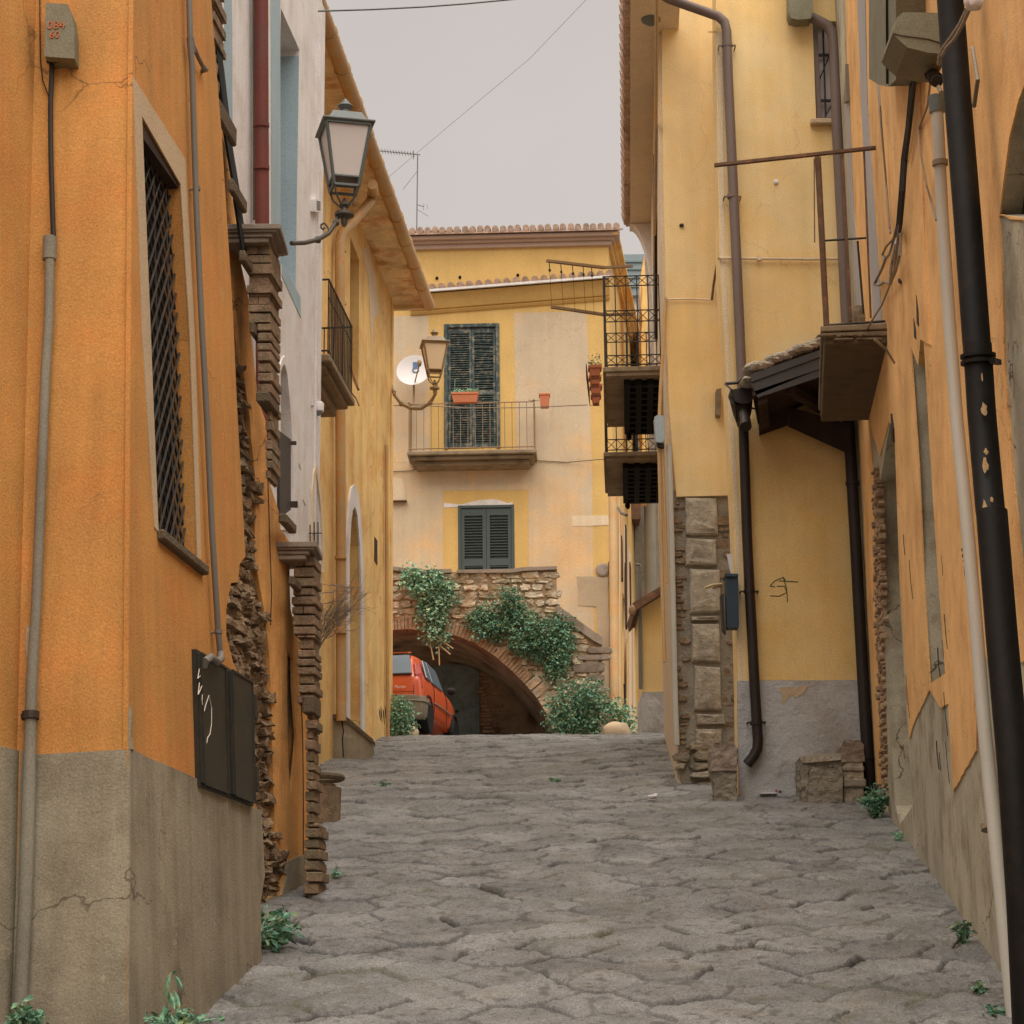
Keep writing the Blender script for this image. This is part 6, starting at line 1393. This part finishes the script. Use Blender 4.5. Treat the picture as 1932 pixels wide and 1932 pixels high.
pane('side_window', [(.785, .52, .98), (.790, .95, .96), (.655, 1.0, 1.35), (.66, .74, 1.33)], M['carglass'], .006)
for sgn in (1, -1):
    p = [(sgn*.665, .05, .74), (sgn*.775, .16, .74), (sgn*.745, .22, 1.0), (sgn*.68, .36, 1.20), (sgn*.62, .235, 1.20), (sgn*.665, .07, .98)]
    pane('tail_light', p, M['taillight'], .035)
bmp = MB(); bs_ = []
for yb, x_ in ((.55, .83), (.22, .835), (.05, .78), (-.06, .60), (-.09, 0)): bs_.append((yb, x_))
prof_ = [(-yy, xx) for yy, xx in bs_]
out_ = [(x_, yb) for yb, x_ in bs_]+[(-x_, yb) for yb, x_ in reversed(bs_[:-1])]
inn_ = [(x_*.9, yb+.10) for x_, yb in out_]
vs = []
for zz, sc_0 in ((.20, .95), (.26, 1.0), (.50, 1.01), (.60, .985)):
    vs += [cq(x_*sc_0, yb, zz) for x_, yb in out_]
n = len(out_); fs = []
for i in range(3):
    for k in range(n-1): fs.append((i*n+k, i*n+k+1, (i+1)*n+k+1, (i+1)*n+k))
fs.append(tuple(3*n+k for k in range(n)))
fs.append(tuple(k for k in range(n))[::-1])
bmp.add(vs, fs)
bm_ = part('bumper', bmp, M['carplastic'], car, smooth=True, bevel=.01)
part('trim', MB().tube([cq(x_*1.02, yb-.005, .50) for x_, yb in out_], .014, 6), M['carplastic'], bm_, smooth=True)
part('tailgate_line', MB().tube([cq(.66, .0, .62), cq(.665, .02, .80), cq(.665, .055, .99)], .006, 4).tube([cq(-.66, -.01, .66), cq(0, -.02, .66), cq(.66, -.01, .66)], .004, 4), M['tyre'], car)
part('plate', MB().hexa([cq(-.26, -.03, .68), cq(.26, -.03, .68), cq(.26, .0, .68), cq(-.26, .0, .68), cq(-.26, -.015, .79), cq(.26, -.015, .79), cq(.26, .02, .79), cq(-.26, .02, .79)]), M['dish'], car)
for sgn in (1, -1):
    for yy in (.62, 3.05):
        wh_ = part('wheel', MB().lathe(cq(sgn*.67, yy, .285), [(.20, -.02), (.285, -.02), (.29, .02), (.29, .14), (.27, .17), (.19, .17)], 26, axis=(ca*sgn, sa*sgn, 0)), M['tyre'], car, smooth=True)
        part('rim', MB().lathe(cq(sgn*.67, yy, .285), [(.19, .02), (.19, .15), (.16, .165), (.06, .15), (.03, .16)], 20, axis=(ca*sgn, sa*sgn, 0)), M['pipegrey'], wh_, smooth=True)
        part('wheel_arch', MB().tube([cq(sgn*.80, yy+.36*math.cos(t), .30+.36*math.sin(t)) for t in [math.pi*k/10 for k in range(11)]], .03, 6), M['tyre'], car, smooth=True)
    mr_ = part('mirror', MB().rock(cq(sgn*.90, 2.28, 1.0), .085, .06, .065, 4, 10), M['tyre'], car, smooth=True)
part('door_seam', MB().tube([cq(.825, 1.02, .42), cq(.828, 1.02, .80), cq(.795, 1.03, .95)], .006, 4), M['tyre'], car)
part('door_seam', MB().tube([cq(.828, 2.15, .36), cq(.832, 2.18, .80), cq(.80, 2.1, .95)], .006, 4), M['tyre'], car)
part('rub_strip', MB().tube([cq(.822, 1.0, .60), cq(.838, 1.6, .60), cq(.835, 2.6, .60)], .016, 6), M['carplastic'], car, smooth=True)
part('spoiler', MB().hexa([cq(-.5, .27, 1.385), cq(.5, .27, 1.385), cq(.52, .50, 1.43), cq(-.52, .50, 1.43), cq(-.5, .25, 1.405), cq(.5, .25, 1.405), cq(.52, .50, 1.45), cq(-.52, .50, 1.45)]), M['carred'], car, bevel=.008)
part('exhaust', MB().tube([cq(-.45, -.03, .2), cq(-.45, .4, .2)], .03, 8), M['iron'], car)
tmx = basis(cq(.42, -.022, .745), (ca, sa, 0), (0, .12, 1))
text('Punto', .085, tmx, M['letter'], 'lettering', car, .003, shear=.25)

# ------------------------------------------------------------------ plants
def ivy(name, lab, pl, regions, n, size, mt, seed, grp=None, off=(.03, .30), cat='climbing plant', stems=()):
    rn = random.Random(seed); polys = [pl.px(r_) for r_ in regions]; pts = []
    allp = [p for q_ in polys for p in q_]; x0, x1 = min(p[0] for p in allp), max(p[0] for p in allp); y0, y1 = min(p[1] for p in allp), max(p[1] for p in allp)
    cl = [(rn.uniform(x0, x1), rn.uniform(y0, y1), rn.uniform(.10, .26), rn.uniform(0, 1)) for _ in range(160)]
    cl = [c for c in cl if any(inpoly(c[:2], q_) for q_ in polys)]
    while len(pts) < n:
        c = rn.choice(cl); t = rn.uniform(0, 6.28); rr_ = c[2]*math.sqrt(rn.random()); 
        p = (c[0]+math.cos(t)*rr_, c[1]+math.sin(t)*rr_*1.1)
        o = off[0]+(off[1]-off[0])*c[3]*math.sqrt(max(0, 1-(rr_/c[2])**2))+rn.uniform(0, .05)
        pts.append(pl.P(p[0], p[1], o))
    base = pl.P(sum(p[0] for p in polys[0])/len(polys[0]), y0, 0)
    r = thing(name, lab, cat, base, grp)
    part('foliage', MB().leaves(pts, size, seed), M[mt], r)
    st = MB()
    for q_ in polys:
        cx_ = sum(p[0] for p in q_)/len(q_); cy_ = sum(p[1] for p in q_)/len(q_)
        for p in q_[::2]: st.tube([pl.P(cx_, cy_, .03), pl.P((cx_+p[0])/2+.03, (cy_+p[1])/2, .06), pl.P(p[0]*.9+cx_*.1, p[1]*.9+cy_*.1, .04)], .010, 5)
    for l in stems: st.tube([pl.at(u, v, .12+.02*i) for i, (u, v) in enumerate(l)], .014, 5)
    part('stem', st, M['rootpale'] if stems else M['twig'], r)
    return r
g_ = 'climbing plants on the stone terrace'
ivy('trailing_plant', 'feathery grey green plant spilling over the terrace with pale hanging stems', T, [[(762, 1078), (800, 1078), (822, 1090), (850, 1112), (858, 1135), (830, 1150), (836, 1190), (832, 1225), (824, 1225), (812, 1195), (795, 1160), (780, 1120), (765, 1100)], [(795, 1140), (822, 1140), (834, 1225), (824, 1235)]], 3000, .085, 'leafblue', 31, g_, stems=([(815, 1180), (812, 1215), (818, 1245)], [(820, 1190), (832, 1220), (850, 1235)], [(822, 1180), (828, 1215), (829, 1255)], [(818, 1190), (838, 1212), (855, 1224)]))
ivy('climbing_plant', 'broad dark green ivy clump over the crown of the far arch', T, [[(890, 1165), (915, 1150), (940, 1138), (945, 1120), (960, 1115), (985, 1135), (1000, 1165), (1020, 1185), (1030, 1225), (1015, 1255), (1000, 1245), (960, 1225), (930, 1225), (900, 1205)]], 4600, .062, 'leaf', 32, g_)
ivy('climbing_plant', 'narrow tall ivy clump hanging between the arch and the far steps', T, [[(1035, 1190), (1045, 1170), (1065, 1172), (1078, 1195), (1075, 1235), (1060, 1270), (1045, 1285), (1030, 1260), (1032, 1220)]], 2500, .062, 'leaf', 33, g_)
T2 = Pl((0, 38.9, 0), (1, 38.9, 0))
ivy('leafy_bush', 'dense green bush at the foot of the far arch on its right side', T2, [[(1045, 1310), (1070, 1295), (1110, 1297), (1138, 1305), (1140, 1340), (1145, 1400), (1045, 1400), (1038, 1360)]], 3600, .07, 'leaf', 34, None, (.0, .5), 'bush')
ivy('leafy_bush', 'low weeds beside the pale boulder near the far lane', T2, [[(1148, 1335), (1165, 1328), (1180, 1345), (1192, 1370), (1195, 1395), (1172, 1395), (1160, 1360)]], 900, .07, 'leafblue', 35, None, (.0, .3), 'bush')
T3 = Pl((0, 35.6, 0), (1, 35.6, 0))
ivy('leafy_bush', 'feathery grey green bush in front of the red car', T3, [[(718, 1385), (722, 1362), (742, 1345), (745, 1328), (762, 1330), (770, 1350), (768, 1385)]], 2600, .055, 'leafblue', 36, None, (-.1, .3), 'bush')
def weed(lab, c, rad, h, n, size, seed, mt='leaf', grp='weeds along the wall feet'):
    rn = random.Random(seed); pts = []; st = MB()
    r = thing('weed', lab, 'weed', c, grp)
    for i in range(max(4, n//18)):
        t = rn.uniform(0, 6.28); k = rn.random(); e = c+Vector((math.cos(t)*rad*k, math.sin(t)*rad*k, h*rn.uniform(.4, 1)*(1-.4*k)))
        m_ = c.lerp(e, .5)+Vector((0, 0, h*.12)); st.tube([c, m_, e], .004, 4)
        for j in range(18): 
            f = rn.random(); p = c.lerp(m_, f*2) if f < .5 else m_.lerp(e, f*2-1)
            pts.append(p+Vector((rn.uniform(-1, 1), rn.uniform(-1, 1), rn.uniform(-1, 1)))*size*.6)
    part('foliage', MB().leaves(pts, size, seed, .1), M[mt], r); part('stem', st, M['leafblue'], r)
    return r
weed('dense leafy weed in the corner between the brown downpipe and the apricot house', gp(1655, 1542), .20, .38, 420, .055, 41)
weed('sprawling weed at the broken end of the orange corner house', gp(500, 1792)+Vector((.02, 0, 0)), .32, .34, 260, .075, 42)
weed('small weed at the foot of the rubble stone corner', gp(1281, 1449), .10, .16, 90, .04, 43)
weed('thin weed under the scarred grey end of the apricot house wall', gp(1698, 1590), .12, .14, 60, .04, 44, 'leafblue')
weed('bright weed in a crack low on the apricot house', gp(1822, 1785), .09, .24, 90, .05, 45)
weed('flat weed growing between paving slabs on the left of the street', gp(722, 1487), .20, .06, 120, .05, 46)
weed('small tuft between paving slabs in the middle of the far street', gp(1050, 1476), .14, .05, 60, .04, 47)
weed('little weed at the foot of the second brick pier', gp(634, 1662), .10, .12, 60, .04, 48, 'leafblue')
weed('dark weed clump at the bottom right corner of the street', gp(1870, 1925), .14, .10, 90, .05, 49)
weed('tiny tuft beside the black drainpipe foot', gp(1850, 1880), .08, .10, 50, .04, 50)
weed('low leafy clump at the bottom left corner of the picture', px(40, 1940, 11.1), .18, .14, 160, .06, 51)
# broad leaved young plant bottom left
pc = px(320, 1945, 11.6)
yp = thing('young_plant', 'young plant with long drooping leaves at the foot of the orange corner house', 'plant', pc)
stm = MB().tube([px(u, v, 11.6) for u, v in ((318, 1960), (316, 1910), (312, 1870), (316, 1845), (324, 1836))], .006, 6)
part('stem', stm, M['leaf'], yp)
lf = MB()
for (u0_, v0_, u1_, v1_, w_) in ((322, 1838, 310, 1885, 7), (324, 1838, 334, 1832, 5), (330, 1840, 345, 1868, 7), (318, 1870, 330, 1905, 11), (328, 1868, 340, 1905, 9), (310, 1895, 306, 1930, 7), (318, 1900, 300, 1925, 9)):
    a = px(u0_, v0_, 11.6); b = px(u1_, v1_, 11.5); m_ = a.lerp(b, .45); s_ = Vector((w_/F*12/1.6, 0, 0)); bn = Vector((0, -.02, .012))
    ds_ = (b-a).normalized(); sd_ = ds_.cross(Vector((0, 1, 0))).normalized()*(w_/F*12*.55)
    lf.add([a, a.lerp(b, .25)+sd_*.8, m_+sd_, a.lerp(b, .75)+sd_*.7, b, a.lerp(b, .75)-sd_*.7, m_-sd_, a.lerp(b, .25)-sd_*.8, m_+bn], [(i, (i+1) % 8, 8) for i in range(8)])
part('leaf', lf, M['leaf'], yp)
weed('low leafy clump around the young plant by the orange corner house', px(345, 1945, 11.9), .30, .14, 260, .05, 52)
# bare shrub in front of the white house
sh = thing('bare_shrub', 'leafless grey shrub fanning out from behind the second brick pier', 'shrub', px(598, 1235, 20.5))
tw_ = MB(); rn = random.Random(77)
def twig(p, d, l, r_, dep):
    e = p+d*l; m_ = p+d*l*.5+Vector((rn.uniform(-1, 1), rn.uniform(-1, 1), rn.uniform(-1, 1)))*l*.06
    tw_.tube([p, m_, e], [r_, r_*.8, r_*.55], 4, cap=False)
    if dep:
        for _ in range(rn.choice((3, 3, 4))):
            d2 = (d+Vector((rn.uniform(-.45, .55), rn.uniform(-.5, .5), rn.uniform(-.45, .45)))).normalized()
            twig(p.lerp(e, rn.uniform(.3, 1)), d2, l*rn.uniform(.55, .85), r_*.6, dep-1)
b0_ = px(596, 1240, 20.5)
for i in range(11):
    twig(b0_+Vector((0, 0, rn.uniform(-.02, .2))), Vector((rn.uniform(.0, .75), rn.uniform(-.3, .3), rn.uniform(.35, 1))).normalized(), rn.uniform(.24, .38), .0055, 3)
for i in range(4):
    twig(px(600, 1100+20*i, 20.5), Vector((1, rn.uniform(-.3, .3), rn.uniform(-.2, .3))).normalized(), .2, .004, 3)
part('twigs', tw_, M['twig'], sh)

# ------------------------------------------------------------------ litter
lt = thing('paper_wrapper', 'crumpled cream printed wrapper on the paving against the ochre wall', 'litter', gp(1462, 1500))
c = gp(1462, 1505)+Vector((0, 0, .03)); s = c.y/F
wm_ = MB()
X = [-24, -14, -2, 10, 20]; 
for i in range(4):
    x0, x1 = X[i]*s, X[i+1]*s; z0 = .02+.05*(i in (0, 1, 2)); z1 = .02+.05*(i in (0, 1))
    wm_.hexa([c+Vector((x0, -.05, 0)), c+Vector((x1, -.05, 0)), c+Vector((x1, .12, .03)), c+Vector((x0, .12, .03)), c+Vector((x0+.01, -.03, z0)), c+Vector((x1, -.03, z1)), c+Vector((x1, .10, z1+.03)), c+Vector((x0+.01, .10, z0+.03))])
part('paper', wm_, M['paper'], lt, bevel=.006)
part('print', MB().box(c.x+.0*s, c.x+4*s, c.y-.062, c.y-.05, c.z+.015, c.z+.055), M['inkred'], lt)
part('print', MB().box(c.x+6*s, c.x+12*s, c.y-.062, c.y-.05, c.z+.012, c.z+.045), M['inkblue'], lt)
part('tray', MB().box(c.x-30*s, c.x+2*s, c.y-.16, c.y-.06, c.z-.0, c.z+.014).box(c.x+16*s, c.x+32*s, c.y-.03, c.y+.04, c.z+.01, c.z+.022), M['paperwhite'], lt)
ts = thing('tissue', 'small crumpled white tissue lying on the paving', 'litter', gp(1231, 1508))
part('paper', MB().rock(gp(1231, 1509)+Vector((0, 0, .035)), .05, .05, .022, 5, 9).rock(gp(1237, 1507)+Vector((0, 0, .04)), .03, .03, .022, 7, 8), M['paperwhite'], ts)
st_ = thing('fallen_stick', 'short dry stick by the weed low on the apricot house', 'stick', gp(1798, 1798))
a = gp(1793, 1802); b = gp(1815, 1785); part('twig', MB().tube([a+Vector((0, 0, .02)), a.lerp(b, .5)+Vector((0, 0, .05)), b+Vector((0, 0, .06))], .008, 6), M['wood'], st_)

# ------------------------------------------------------------------ wires and aerial in the sky
wr = thing('overhead_wire', 'teal grey wire crossing the top of the sky', 'wire', px(700, 18, 22))
part('wire', MB().tube([px(600, 21, 23), px(700, 18, 23.2), px(800, 13, 23.4), px(880, 7, 23.6), px(975, -2, 23.8), px(1180, -30, 24.2)], .012, 5), M['lampgreen'], wr)
wr = thing('overhead_wire', 'very thin wire slanting across the sky behind the aerial', 'wire', px(900, 180, 45))
part('wire', MB().tube([px(712, 352, 45), px(850, 235, 42), px(1000, 110, 39), px(1110, -5, 36), px(1180, -80, 34)], .0045, 4), M['lampgreen'], wr)
wr = thing('facade_cable', 'thin grey cable strung across the far balcony toward the right balconies', 'cable', E.at(900, 768, .9))
part('wire', MB().tube([E.at(735, 765, .3), E.at(800, 765, .85), E.at(880, 770, .9), E.at(1000, 769, .85), px(1108, 764, 34)], .012, 4), M['cable'], wr)
wr = thing('facade_cable', 'thin cable running under the far balcony slab', 'cable', E.at(900, 880, .05))
part('wire', MB().tube([E.at(734, 890, .03), E.at(775, 888, .03), E.at(825, 872, .03), E.at(900, 869, .03), E.at(1000, 868, .03), E.at(1070, 872, .03), E.at(1140, 866, .2)], .012, 4), M['cable'], wr)
ae = thing('tv_aerial', 'thin rooftop television aerial standing against the sky left of the end house roof', 'aerial', px(789, 440, 47))
YA = 46
part('mast', MB().tube([px(786, 450, YA), px(788, 291, YA)], .014, 5).tube([px(788, 322, YA), px(760, 358, YA)], .006, 4).tube([px(787, 395, YA), px(808, 408, YA)], .006, 4), M['lampgreen'], ae)
am = MB().bar(px(698, 283, YA), px(793, 292, YA), .018)
for k in range(16):
    f = k/15; p = px(700+f*80, 283.5+f*7.5, YA); am.tube([p+Vector((-.01, -.14, 0)), p+Vector((.01, .14, 0))], .006, 4).tube([p+Vector((0, 0, -.02)), p+Vector((0, 0, .03))], .006, 4)
am.bar(px(780, 284, YA), px(780, 300, YA), .02).bar(px(786, 386, YA), px(800, 390, YA), .014).bar(px(800, 384, YA), px(799, 396, YA), .01).bar(px(806, 386, YA), px(806, 394, YA), .01)
part('antenna', am, M['lampgreen'], ae)
